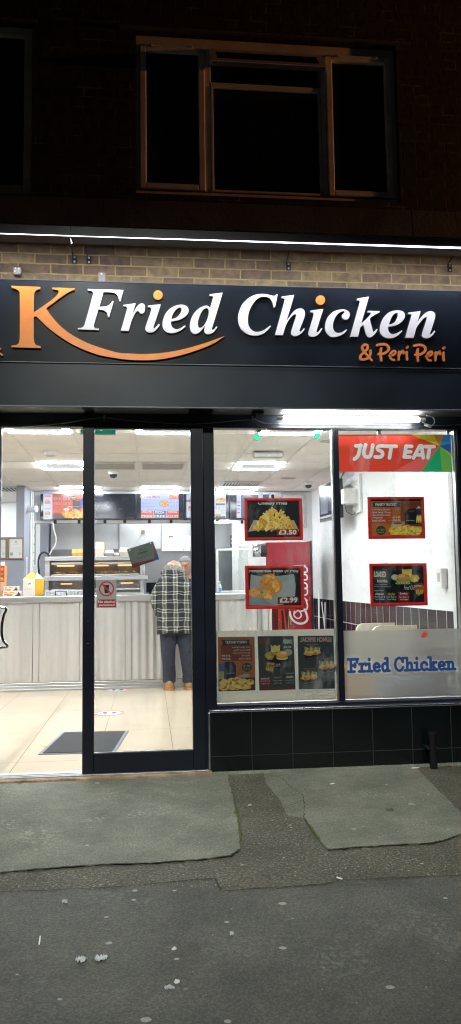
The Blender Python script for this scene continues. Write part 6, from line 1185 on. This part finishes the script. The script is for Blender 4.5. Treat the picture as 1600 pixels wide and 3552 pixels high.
# text on mirrored sheets is drawn reversed
_pt=ptext
def ptext(P_,f,t,x0,x1,y0,y1,col,off=.02,shear=0,clip=None):
    a=f(x0,(y0+y1)/2); b_=f(x1,(y0+y1)/2)
    if b_[0]>=a[0]: return _pt(P_,f,t,x0,x1,y0,y1,col,off,shear,clip)
    vs,fs=text_mesh(t,off,shear); X0=min(p[0] for p in vs);X1=max(p[0] for p in vs);Y0=min(p[1] for p in vs);Y1=max(p[1] for p in vs)
    P_.m.add([P_.P(*f(x0+(x-X0)/(X1-X0)*(x1-x0),y1-(y-Y0)/(Y1-Y0)*(y1-y0))) for x,y in vs],fs,col); P_.k+=1
def lay_bucket(P_,f):
    g_=(.34,.34,.32); prect(P_,f,0,0,100,144,(.24,.08,.04)); prect(P_,f,0,110,100,144,(.06,.03,.02)); prect(P_,f,8,22,92,64,(.13,.035,.025)); P_.poly([f(12,22),f(15,15),f(12,8),f(90,8),f(86,15),f(89,22)],(.02,.022,.022)); ptext(P_,f,'VARIETY BUCKET',20,80,10.5,18,g_,.03)
    for k,s_ in enumerate(('6 Or 10pcs Chicken,','8pcs Saucy Wings','4pcs Chicken Strips','4 Reg Fries','Bottle of Drink')): ptext(P_,f,s_,12,(62,58,60,36,44)[k],26+k*7.5,31+k*7.5,g_,.01)
    ptext(P_,f,'£19.99',66,90,47.5,53,g_,.03); ptext(P_,f,'£24.99',66,90,55.5,61,g_,.03); pell(P_,f,22,82,14,12,(.03,.04,.035)); ptext(P_,f,'ANY 1.5L',12,32,76,80,g_,0); ptext(P_,f,'For £5.99',13,31,84,88,(.25,.26,.08),.01)
    P_.poly([f(52,112),f(52,76),f(60,66),f(82,66),f(84,112)],(.02,.022,.03)); P_.poly([f(84,112),f(82,68),f(98,72),f(98,112)],(.03,.045,.11)); ptext(P_,f,'Fried Chicken',56,80,95,98,g_,0)
    for k in range(9): P_.stroke([f(86+k*1.6,112),f(85+k*1.7,90+((k*5)%4))],.003,(.30,.25,.06),sm=False,rnd=False)
    pell(P_,f,30,104,15,5,(.24,.22,.2)); pell(P_,f,42,98,11,5,(.2,.08,.04)); fried(P_,f,[(14,122,11,8),(30,122,13,10),(48,118,14,11),(66,120,14,11),(84,122,13,10),(28,134,18,7),(56,134,20,8),(84,134,15,8)],6,((.46,.29,.08),(.56,.38,.11),(.62,.45,.15),(.2,.11,.03)))
def lay_meal(P_,f):
    g_=(.36,.37,.35); bg=(.035,.042,.045); prect(P_,f,0,0,100,144,bg); prect(P_,f,0,136,100,144,(.10,.03,.03)); P_.poly([f(68,24),f(66,8),f(96,4),f(97,20)][::-1],(.09,.04,.03)); P_.poly([f(4,24),f(3,8),f(30,6),f(31,20)],(.05,.05,.05)); ptext(P_,f,'LOADED',5,29,9,21,g_,.05); ptext(P_,f,'BOX MEAL',8,30,27,33,g_,.03)
    for k in range(4): ptext(P_,f,'Feeling real HUNGRY',6,(30,26,28,22)[k],38+k*6,41+k*6,(.13,.14,.14),0)
    P_.poly([f(42,88),f(14,58),f(18,50),f(82,52),f(84,66)],(.012,.012,.015)); ptext(P_,f,'Fried Chicken',40,72,72,82,g_,0,.3); pell(P_,f,16,44,11,9,(.26,.25,.2)); fried(P_,f,[(68,52,13,11),(60,46,11,8)],2,((.30,.19,.05),(.36,.25,.08),(.4,.3,.1),(.2,.1,.03)))
    for k in range(9): P_.stroke([f(42+k*2.6,42),f(39+k*3.1,24+((k*5)%4))],.0055,(.60,.48,.12),sm=False,rnd=False)
    burger(P_,lambda x,y:f(x,y),34,52,17); P_.poly([f(60,98),f(56,74),f(76,66),f(82,90)],(.20,.13,.04)); P_.poly([f(58,84),f(56,74),f(76,66),f(78,76)],(.24,.06,.04)); ptext(P_,f,'JUST FOR',58,76,71,78,g_,.03); ptext(P_,f,'£8.49',60,79,83,93,(.36,.30,.08),.03)
    ptext(P_,f,'Choose From:',4,26,98,102,g_,0); ptext(P_,f,'classic',5,26,106,113,g_,.03); ptext(P_,f,'Sizzler',38,60,108,113,(.25,.16,.04),.03)
    for x0_,a_,b2 in ((3,'Fillet Burger &','1pc Chicken'),(36,'Sizzler Burger &','2pcs Wings'),(70,'3pcs Strips &','4pcs Nuggets')):
        if x0_==70: prect(P_,f,68,108,98,132,(.12,.03,.03)); ptext(P_,f,'Boneless',72,94,110,115,g_,.02)
        ptext(P_,f,a_,x0_,x0_+26,117,121,g_,0); ptext(P_,f,b2,x0_+2,x0_+24,124,128,g_,0)
def lay_lunch(P_,f):
    g_=(.36,.37,.35); prect(P_,f,0,0,100,144,(.036,.044,.048)); ptext(P_,f,'LUNCH SPECIAL',6,94,4,17,(.42,.20,.14),.05); ptext(P_,f,'LUNCH SPECIAL',7.5,92.5,6,15,(.30,.27,.25),.0)
    for cx,cy,t1,t2 in ((62,46,'1pc Chicken & chips','£2.99'),(22,84,'2pc Wings & chips','£3.50'),(72,112,'2pc Chicken Strips','£2.99')):
        P_.poly([f(cx-26,cy),f(cx+26,cy),f(cx+14,cy+20),f(cx-24,cy+14)],(.012,.013,.015)); P_.stroke([f(cx-22,cy+12),f(cx+14,cy+17)],.002,(.2,.2,.2),sm=False); fried(P_,f,[(cx-12,cy-1,13,7),(cx+8,cy+2,15,6)],int(cx),((.50,.20,.07),(.60,.28,.10),(.42,.24,.09),(.22,.08,.03)))
        for k in range(12): P_.stroke([f(cx-20+k*3.4,cy),f(cx-22+k*3.7,cy-13-((k*5)%4))],.004,(.62,.53,.16),sm=False,rnd=False)
        ptext(P_,f,t1,cx-18,cx+14,cy-24,cy-21,g_,0); ptext(P_,f,t2,cx-8,cx+6,cy-19.5,cy-15,(.40,.16,.1),.03)
backs([(30,65),(388,62),(398,578),(38,590)],'reversed variety bucket poster at the bottom of the left window',lay_bucket,(0,100,0,144))
backs([(395,58),(745,55),(765,570),(412,582)],'reversed loaded box meal poster between two others in the left window',lay_meal,(0,100,0,144))
backs([(762,55),(1110,52),(1125,562),(772,570)],'reversed lunch special poster beside the mullion in the left window',lay_lunch,(0,100,0,144))
# ---------------------------------------------------------------- delivery banner
Yb=.030; f=cv(1160,1480,2.636,Yb); bn=thing('hanging_banner','red banner with white capitals and a coloured fan hanging in the right window','banner',((f(35,68)[0]+f(1070,75)[0])/2,Yb,f(42,412)[1]))
m=MB(); m.prism([[f(35,72),f(1066,72),f(1076,413),f(42,411)]],Yb,Yb+.004); m.build('board','red_frame',bn)
P_=new_print(Yb-.0002); P_.st=.00004
P_.poly([f(36,73),f(962,73),f(962,180),f(800,411),f(43,411)],(.78,.065,.035)); P_.poly([f(540,411),f(962,178),f(798,411)],(.80,.14,.12)); P_.poly([f(36,73),f(740,73),f(700,82),f(36,86)],(.35,.03,.03))
P_.poly([f(700,73),f(905,73),f(962,178)],(.68,.55,.03)); P_.poly([f(905,73),f(1000,73),f(962,178)],(.58,.24,.05)); P_.poly([f(1000,73),f(1066,73),f(1066,152),f(962,178)],(.04,.28,.50)); P_.poly([f(962,178),f(1066,152),f(1067,242)],(.03,.11,.38)); P_.poly([f(962,178),f(1067,242),f(1071,285)],(.30,.52,.08)); P_.poly([f(962,178),f(1071,285),f(1074,411),f(985,411)],(.16,.48,.09)); P_.poly([f(962,178),f(985,411),f(798,411)],(.02,.42,.16))
w_=35/2.636*.00206
for dx,dy,cl,ww in ((3,4,(.50,.03,.03),w_),(0,0,(.80,.84,.82),w_)):
    g_=lambda l:[f(x+dx,y+dy) for x,y in l]
    for s_,sm in (([(196,176),(243,176)],0),([(238,170),(224,245),(208,278),(184,297)],1),([(286,165),(270,235),(282,272),(316,277),(336,252),(352,168)],1),([(462,179),(418,177),(394,192),(402,214),(436,230),(440,258),(420,277),(374,277)],1),([(473,180),(566,180)],0),([(521,184),(504,286)],0),
        ([(640,278),(656,178)],0),([(656,181),(708,181)],0),([(648,230),(698,230)],0),([(638,277),(692,277)],0),([(724,286),(780,178)],0),([(782,176),(800,176)],0),([(798,178),(812,286)],0),([(752,258),(804,258)],0),([(828,183),(912,183)],0),([(872,187),(856,286)],0)):
        P_.stroke(g_(s_),ww,cl,sm=bool(sm),rnd=True)
P_.build('artwork','glow_print',bn)
q=at(1316,1497,Y=Yb+.01); m=MB(); m.bbox(q.x-.012,q.x+.012,Yb+.005,Yb+.03,f(600,70)[1],f(600,70)[1]+.045,.003); m.tube([(q.x-.012,Yb+.02,q.z),(q.x-.03,Yb+.02,q.z+.02),(q.x-.035,Yb+.02,q.z+.04)],.003,6); m.build('hook','bolt',bn)
a=at(1561,1500,Y=.02); m=MB(); m.bbox(a.x-.026,a.x-.008,.012,.028,f(600,70)[1]+.002,2.403,.002); m.bbox(a.x+.012,a.x+.027,.012,.028,f(600,70)[1]+.002,2.403,.002); m.build('end_clip','alu',bn)
# green hooks by the top of the left window
for px,py,lb in ((891,1517,'round green glowing hook at the left end of the ceiling light in the left window'),(1101,1512,'round green glowing hook at the right end of the ceiling light in the left window')):
    q=at(px,py,Y=.05); t_=thing('green_spot','%s'%lb,'spot lamp',(q.x,.05,q.z),'green spots at the top of the left window'); m=MB(); m.tube([(q.x,.045,q.z),(q.x,.06,q.z)],.0225,20); m.build('rim','acrylic',t_); m=MB(); m.tube([(q.x,.040,q.z),(q.x,.0449,q.z)],.0195,20); m.build('lens','led_green',t_)
    m=MB(); m.tube([(q.x-.012,.055,q.z+.018),(q.x-.014,.055,q.z+.038),(q.x-.002,.055,q.z+.05),(q.x+.006,.055,q.z+.045)],.003,6); m.bbox(q.x+.004,q.x+.034,.045,.07,q.z+.04,q.z+.075,.004); m.build('clip','white_plastic',t_)
# ---------------------------------------------------------------- signs on the sliding door
Ys=-.0565; f=cv(300,1920,2.9,Ys); P4=[f(102,264),f(302,262),f(304,546),(f(103,549))]; t_=thing('prohibition_sign','grey and red no alcohol permitted sticker on the sliding door','sign',(P4[0][0]+.05,Ys,P4[3][1]))
m=MB(); m.prism([P4],Ys,Ys+.0015); m.build('plate','grille',t_); P_=new_print(Ys-.0002); P_.st=.00004
P_.poly([f(106,545),f(106,267),f(299,266),f(300,543)],(.34,.34,.34)); pell(P_,f,203,355,77,77,(.42,.035,.035),n=36); pell(P_,f,203,355,62,62,(.38,.38,.38),n=36)
P_.poly([f(184,398),f(176,312),f(230,312),f(222,400)],(.012,.012,.014)); pell(P_,f,203,313,26,6,(.15,.15,.15)); pell(P_,f,203,312,22,4,(.45,.45,.45)); P_.stroke([f(158,306),f(248,404)],.0105,(.42,.035,.035),sm=False,rnd=False)
P_.poly([f(113,541),f(112,463),f(298,461),f(298,539)],(.30,.02,.022)); ptext(P_,f,'No alcohol',119,290,472,498,(.72,.72,.72),.015); ptext(P_,f,'permitted',128,282,506,534,(.72,.72,.72),.015); P_.build('print','print',t_)
Yo=-.035; f=cv(330,1660,2.9,Yo); P4=[f(320,712),f(583,630),f(648,812),f(378,900)]; t_=thing('open_sign','tilted grey open sign with a red edge hanging on the sliding door','sign',((P4[0][0]+P4[2][0])/2,Yo,P4[3][1]))
m=MB(); m.prism([P4],Yo,Yo+.003); m.build('board','sign_grey',t_); P_=new_print(Yo-.0003); P_.st=.00004
P_.poly([f(366,862),f(590,808),f(598,828),f(378,897)][::-1],(.16,.012,.02)); P_.poly([f(598,800),f(583,634),f(622,742)],(.24,.08,.03)); P_.poly([f(598,800),f(622,742),f(646,810),(f(600,828))],(.025,.10,.30)); P_.poly([f(590,808),f(600,795),f(602,828),f(592,832)][::-1],(.04,.10,.05))
def rt(t,cx,cy,w_,h,off=0,col=(.018,.02,.02)): a=f(cx,cy); b_=f(cx+10,cy-3.1); P_.text(t,a[0],a[1],h,w_,col,off,0,math.atan2(b_[1]-a[1],b_[0]-a[0]))
rt("We're",467,712,.042,.011); rt('Open',478,745,.067,.024,.012); rt('Come on in...',488,785,.090,.014); rt('JUST EAT',420,865,.048,.009,0,(.30,.12,.12)); P_.build('print','print',t_)
s0=f(482,540); m=MB(); m.tube([(s0[0],Yo-.008,s0[1]),(s0[0],Yo+.004,s0[1]),(s0[0],Yo+.01,s0[1])],[.017,.014,.006],16); m.build('suction_hook','acrylic',t_)
m=MB(); 
for x,y in ((372,694),(556,640)): e=f(x,y); m.tube([(s0[0],Yo+.004,s0[1]-.012),(e[0],Yo+.0045,e[1])],.0011,5)
m.build('string','cable_grey',t_); m=MB()
for x,y in ((351,720),(560,652)): e=f(x,y); m.tube([(e[0],Yo-.002,e[1]),(e[0],Yo+.004,e[1])],.0045,10)
m.build('eyelet','white_plastic',t_)
# ================================================================ PEOPLE
def ring(cx,cy,cz,rx,ry,n=24,tilt=0,pw=1.0,ax=None):
    out=[]
    for i in range(n):
        a=2*math.pi*i/n; x=rx*math.copysign(abs(math.cos(a))**pw,math.cos(a)); y=ry*math.copysign(abs(math.sin(a))**pw,math.sin(a))
        out.append(Vector((cx+x,cy+y*math.cos(tilt),cz+y*math.sin(tilt))))
    return out
def limb(mb,pts,rs,n=14): return mb.tube(pts,rs,n)
def hand(mb,wrist,d,side,up=Vector((0,0,1)),curl=.5):
    """palm plus four curled fingers of different lengths and a thumb from the side of the palm"""
    d=Vector(d).normalized(); s_=d.cross(up).normalized()*side; u=s_.cross(d).normalized()*side; w_=Vector(wrist)
    mb.loft([[w_+s_*(a*.024)+u*(b_*.014) for a,b_ in ((-1,-1),(1,-1),(1,1),(-1,1))],[w_+d*.05+s_*(a*.040)+u*(b_*.014) for a,b_ in ((-1,-1),(1,-1),(1,1),(-1,1))],[w_+d*.09+s_*(a*.039)+u*(b_*.010) for a,b_ in ((-1,-1),(1,-1),(1,1),(-1,1))]])
    for k,(off,L_) in enumerate(((-.031,.062),(-.010,.075),(.011,.080),(.031,.070))):
        p=w_+d*.085+s_*off; c0=curl*(.8+.15*k); q=[p]
        for j in range(3): an=c0*(j+.4); p=p+(d*math.cos(an)-u*math.sin(an))*L_*(.45,.32,.23)[j]; q.append(p)
        mb.tube(q,[.010,.0095,.0085,.007],8)
    p=w_+d*.025+s_*.030; mb.tube([p,p+d*.03+s_*.022-u*.008,p+d*.058+s_*.024-u*.02],[.012,.011,.008],8)
def head(mb,c_,yaw,pitch,sc=1.0,face=True):
    M_=Matrix.Rotation(yaw,3,'Z')@Matrix.Rotation(pitch,3,'X'); c_=Vector(c_)
    T=lambda x,y,z:c_+M_@Vector((x,y,z))*sc          # the face looks along local -Y
    rings=[]; prof=[(-.118,.030,.030,-.030),(-.105,.046,.050,-.022),(-.085,.057,.068,-.012),(-.055,.066,.082,-.004),(-.02,.073,.090,0),(.015,.077,.096,.004),(.05,.076,.097,.006),(.08,.066,.086,.006),(.103,.045,.062,.006),(.114,.018,.026,.006)]
    for z,rx,ry,cy in prof:
        r=[]
        for i in range(24):
            a=2*math.pi*i/24; x=rx*math.cos(a); y=cy+ry*math.sin(a)
            if face and y<0:
                f_=max(0,1-abs(x)/.016)
                if -.03<z<.02: y-=.020*f_*(1-abs(z+.015)/.05)
                if abs(z-.015)<.02 and .018<abs(x)<.045: y+=.008
            r.append(T(x,y,z))
        rings.append(r)
    mb.loft(rings)
    for s_ in (-1,1): mb.ball(T(.078*s_,.005,-.008),(.010,.020,.030),8,8)
    if face:
        mb.tube([T(0,-.094,.022),T(0,-.108,-.012),T(0,-.113,-.026)],[.006,.010,.013],8)
        mb.tube([T(-.024,-.083,-.058),T(0,-.090,-.056),T(.024,-.083,-.058)],[.005,.007,.005],6); mb.tube([T(-.02,-.081,-.066),T(0,-.088,-.067),T(.02,-.081,-.066)],[.005,.008,.005],6)
        mb.tube([T(-.050,-.080,.036),T(-.03,-.093,.040),T(-.010,-.095,.034)],.006,6); mb.tube([T(.050,-.080,.036),T(.03,-.093,.040),T(.010,-.095,.034)],.006,6)
    return T
REM=[('REMESH',dict(mode='VOXEL',voxel_size=.009)),('SMOOTH',dict(factor=.6,iterations=3))]
# ---- customer, seen from behind, bending over the counter
cxp=at(606,2200,Y=4.0).x; GY=4.0
fl_=at(587,2392,Z=FZ); frr=at(655,2388,Z=FZ); FL=Vector((fl_.x,3.97,FZ)); FR=Vector((frr.x,3.99,FZ))
cu=thing('person','elderly customer with white hair, plaid hooded jacket and navy trousers leaning at the counter','person',(cxp,GY,FZ))
zsh=at(606,1998,Y=4.05).z; zhem=at(606,2186,Y=4.0).z; ztop=at(606,1946,Y=4.2).z; hxc=at(603,1960,Y=4.2).x; hcz=ztop-.115
m=MB(); hipz=.86; L_h=Vector((cxp-.085,3.98,hipz)); R_h=Vector((cxp+.085,3.98,hipz))
limb(m,[L_h,Vector((FL.x+.01,3.97,.48)),Vector((FL.x,4.0,.11))],[.082,.055,.042]); limb(m,[R_h,Vector((FR.x-.01,3.97,.48)),Vector((FR.x,4.0,.11))],[.082,.055,.042])
for F_ in (FL,FR): m.tube([F_+Vector((0,.02,.05)),F_+Vector((0,.14,.035))],[.040,.034],10)
m.loft([ring(cxp,3.99,.80,.15,.11),ring(cxp,3.99,1.0,.165,.12),ring(cxp,4.0,1.2,.17,.12),ring(cxp,4.04,1.36,.175,.11),ring(cxp,4.10,zsh,.10,.08),ring(cxp,4.14,zsh+.06,.055,.055)])
m.tube([Vector((cxp,4.10,zsh)),Vector((hxc,4.17,hcz-.03))],[.06,.055],12); head(m,(hxc,4.20,hcz),math.pi,.55)
# arms: left hanging with the hand by the pocket, right forearm on the counter
Ls=Vector((cxp-.150,4.02,zsh-.07)); Le=Vector((at(541,2085,Y=4.0).x,3.99,at(541,2088,Y=4).z)); Lw=Vector((at(553,2140,Y=4.08).x,4.12,at(553,2135,Y=4.08).z))
Rs=Vector((cxp+.150,4.02,zsh-.07)); Re=Vector((cxp+.27,4.03,zt_c-.02)); Rw=Vector((cxp+.12,4.26,zt_c+.06))
for a_,b_,c__ in ((Ls,Le,Lw),(Rs,Re,Rw)): limb(m,[a_,b_,c__],[.050,.040,.028])
hand(m,Lw,(c__-b_) if 0 else (Lw-Le),1,curl=.6); hand(m,Rw,(-.4,.8,-.1),-1,curl=.35)
m.build('body','skin_pale',cu,smooth=True,mods=REM)
# trousers
def leg(mb,h,F_,k):
    n=20; rs_=[]
    for t,rx,ry in ((0,.118,.125),(.12,.112,.115),(.3,.100,.098),(.5,.086,.086),(.7,.080,.080),(.88,.078,.080),(.97,.079,.086),(1,.077,.084)):
        z=h.z+.04-(h.z+.04-(FZ+.085))*t; x=h.x+(F_.x-h.x)*min(1,t*1.15); y=3.985-.012*math.sin(t*math.pi); r=ring(x,y,z,rx,ry,n)
        for i,p in enumerate(r): a=2*math.pi*i/n; w_=1+.04*math.sin(3*a+t*9+k)+.04*math.sin(17*t+2*a+k)*(t>.45); p.x=x+(p.x-x)*w_; p.y=y+(p.y-y)*w_
        rs_.append(r)
    mb.loft(rs_)
m=MB(); leg(m,L_h,FL,0); leg(m,R_h,FR,2); m.loft([ring(cxp,3.99,.70,.13,.115),ring(cxp,3.985,.80,.185,.135),ring(cxp,3.985,.95,.18,.13),ring(cxp,3.99,1.0,.17,.125)])
m.build('trousers','trousers_navy',cu,smooth=True,mods=[('REMESH',dict(mode='VOXEL',voxel_size=.010)),('SMOOTH',dict(factor=.5,iterations=2))])
# shoes
for F_ in (FL,FR):
    m=MB(); m.loft([ring(F_.x,F_.y+.035,FZ+.020,.062,.130,20),ring(F_.x,F_.y+.03,FZ+.055,.064,.128,20),ring(F_.x,F_.y+.012,FZ+.090,.058,.095,20),ring(F_.x,F_.y-.006,FZ+.112,.053,.066,20),ring(F_.x,F_.y-.008,FZ+.130,.048,.058,20)])
    so=m.build('shoe','shoe_tan',cu,smooth=True); m=MB(); m.loft([ring(F_.x,F_.y+.035,FZ+.001,.066,.134,20),ring(F_.x,F_.y+.035,FZ+.030,.067,.135,20)]); m.build('sole','sole_tan',so)
# jacket
m=MB(); n=28; rs_=[]
for z,cy,rx,ry in ((zhem-.012,3.965,.222,.165),(zhem+.03,3.965,.222,.165),(.92,3.965,.212,.158),(1.05,3.97,.205,.155),(1.17,3.975,.205,.157),(1.28,3.99,.208,.155),(1.35,4.01,.195,.145),(zsh-.03,4.04,.170,.125),(zsh+.01,4.07,.125,.105),(zsh+.04,4.10,.085,.085),(zsh+.065,4.12,.07,.07)):
    r=ring(cxp,cy,z,rx,ry,n,pw=.9)
    for i,p in enumerate(r): a=2*math.pi*i/n; w_=1+.018*math.sin(5*a+z*11)+.014*math.sin(3*a-z*23); p.x=cxp+(p.x-cxp)*w_; p.y=cy+(p.y-cy)*w_
    rs_.append(r)
rs_[0]=[Vector((p.x,p.y,p.z-.035*abs((p.x-cxp)/.22)**1.5)) for p in rs_[0]]
m.loft(rs_); limb(m,[Ls+Vector((.05,0,.02)),Ls+Vector((-.01,-.005,-.06)),(Ls+Le)/2+Vector((-.018,0,.0)),Le+Vector((-.005,0,0)),(Le+Lw)/2,Lw+(Le-Lw)*.05],[.075,.075,.068,.064,.056,.048],16); limb(m,[Rs+Vector((-.05,0,.02)),Rs+Vector((.01,-.005,-.06)),(Rs+Re)/2,Re,(Re+Rw)/2,Rw+(Re-Rw)*.05],[.075,.075,.066,.062,.055,.048],16)
jk=m.build('jacket','plaid',cu,smooth=True,mods=[('REMESH',dict(mode='VOXEL',voxel_size=.010)),('SMOOTH',dict(factor=.5,iterations=2))])
# hood bunched behind the neck
m=MB(); hz_=zsh+.05; pts=[]
for i in range(11): t=math.pi*(.0+i/10); pts.append((cxp-.01-.118*math.cos(t)*1.0,4.08-.085*math.sin(t),hz_+.004-.030*math.sin(t)-.05*(i/10)**2))
m.tube(pts,[.030]+[.040+.012*math.sin(math.pi*i/10)+.004*math.sin(i*2.3) for i in range(1,10)]+[.030],12)
pts=[(x,y+.012,z-.045) for x,y,z in pts[1:-1]]; m.tube(pts,[.022+.018*math.sin(math.pi*i/8) for i in range(9)],10)
m.ball((cxp-.015,4.045,hz_-.025),(.10,.055,.055),14,10); m.build('hood','plaid',jk,smooth=True,mods=[('REMESH',dict(mode='VOXEL',voxel_size=.009)),('SMOOTH',dict(factor=.5,iterations=2))])
# white hair: a thick shell round the bald crown plus loose wavy strands
hm=MB(); hc0=Vector((hxc,4.19,hcz+.010)); rn=random.Random(21)
hm.ball(hc0,(.096,.112,.118),22,14,fn=lambda d:(.80 if (d.z>.70 and d.y<.45 and abs(d.x)<.48) else 1)+.05*math.sin(9*d.x+4*d.z)+.04*math.sin(13*d.z+7*d.y))
hr=hm.build('hair','hair_white',cu,smooth=True)
hs=MB(); hs.ball(hc0+Vector((.062,-.03,-.055)),(.040,.055,.060),14,10,fn=lambda d:1+.08*math.sin(8*d.z+5*d.x)); hs.build('hair_side','hair_white',hr,smooth=True)
sm=MB()
for i in range(330):
    a=rn.uniform(0,2*math.pi); zz=rn.uniform(-.45,.72); rr=math.sqrt(max(0,1-zz*zz)); d=Vector((rr*math.cos(a),rr*math.sin(a),zz)); p=hc0+Vector((d.x*.098,d.y*.110,d.z*.113)); q=[p]
    t=Vector((d.x*.25+rn.uniform(-.5,.5),d.y*.25+rn.uniform(-.3,.3),-.9)); ph=rn.uniform(0,6)
    for j in range(5): p=p+t.normalized()*.014+Vector((d.x,d.y,.3))*.002*rn.uniform(0,2)+Vector((.008*math.sin(ph+j*1.6),.006*math.cos(ph+j*1.6),0)); q.append(p)
    sm.tube(q,[.0045,.0044,.0038,.003,.002,.0008],5)
sm.build('hair_strands','hair_white',hr,smooth=True)
# ---- server behind the counter, head bowed, facing out
PY=5.25; hx_=at(643,1965,Y=PY).x; hz2=at(640,1962,Y=PY).z+.005; sxp=hx_+.05
sv=thing('person','grey haired man in a black top behind the counter looking down','person',(sxp,PY+.1,FZ))
m=MB(); sh=hz2-.24
for s_ in (-1,1):
    limb(m,[Vector((sxp+.09*s_,PY+.12,.80)),Vector((sxp+.10*s_,PY+.10,.45)),Vector((sxp+.10*s_,PY+.13,.10))],[.085,.058,.045]); m.tube([Vector((sxp+.10*s_,PY+.12,.07)),Vector((sxp+.10*s_,PY+.0,.055))],[.042,.036],10)
m.loft([ring(sxp,PY+.11,.76,.14,.11),ring(sxp,PY+.11,.95,.16,.12),ring(sxp,PY+.10,1.12,.175,.12),ring(sxp,PY+.09,sh-.06,.185,.11),ring(sxp,PY+.08,sh+.02,.12,.08),ring(sxp,PY+.06,sh+.06,.06,.06)])
m.tube([Vector((sxp,PY+.08,sh)),Vector((hx_,PY+.03,hz2-.07))],[.062,.056],12); T=head(m,(hx_,PY,hz2),-.38,.30)
for s_ in (-1,1):
    S_=Vector((sxp+.185*s_,PY+.09,sh-.02)); E_=Vector((sxp+.25*s_,PY+.02,sh-.28)); W_=Vector((sxp+.13*s_,PY-.22,zt_c+.05)); limb(m,[S_,E_,W_],[.052,.042,.029]); hand(m,W_,(-.25*s_,-.85,-.25),-s_,curl=.45)
m.build('body','skin',sv,smooth=True,mods=REM)
for s_ in (-1,1): m=MB(); m.ball(T(.030*s_,-.084,.014),.0085,8,6); m.build('eye','eye_dark',sv,smooth=True)
m=MB(); M2=Matrix.Rotation(-.38,3,'Z')@Matrix.Rotation(.30,3,'X')
rr=[]
for z,rx,ry,cy in ((-.03,.078,.070,.034),(.0,.083,.085,.022),(.03,.085,.094,.014),(.06,.083,.103,.006),(.09,.070,.092,.004),(.112,.048,.066,.004),(.124,.018,.026,.006)):
    rr.append([Vector((hx_,PY,hz2))+M2@Vector((rx*math.cos(2*math.pi*i/20),cy+ry*math.sin(2*math.pi*i/20)+ (.05*max(0,-math.sin(2*math.pi*i/20)) if z<.045 else .018*max(0,-math.sin(2*math.pi*i/20)) if z<.07 else 0),z)) for i in range(20)])
m.loft(rr); m.build('hair','hair_grey',sv,smooth=True)
m=MB(); m.loft([ring(sxp,PY+.11,.80,.185,.15),ring(sxp,PY+.11,.95,.185,.15),ring(sxp,PY+.10,1.12,.20,.15),ring(sxp,PY+.09,sh-.06,.21,.135),ring(sxp,PY+.08,sh+.02,.16,.10),ring(sxp,PY+.065,sh+.055,.085,.075)])
for s_ in (-1,1):
    S_=Vector((sxp+.185*s_,PY+.09,sh-.02)); E_=Vector((sxp+.25*s_,PY+.02,sh-.28)); limb(m,[S_-Vector((.05*s_,0,0)),S_,S_+(E_-S_)*.75],[.07,.068,.060],14)
m.build('shirt','shirt_black',sv,smooth=True,mods=[('REMESH',dict(mode='VOXEL',voxel_size=.011)),('SMOOTH',dict(factor=.5,iterations=2))])
m=MB()
for s_ in (-1,1): m.loft([ring(sxp+.09*s_,PY+.12,.90,.105,.12,16),ring(sxp+.10*s_,PY+.11,.5,.08,.085,16),ring(sxp+.10*s_,PY+.12,.09,.07,.08,16)])
m.build('trousers','trousers_navy',sv,smooth=True)
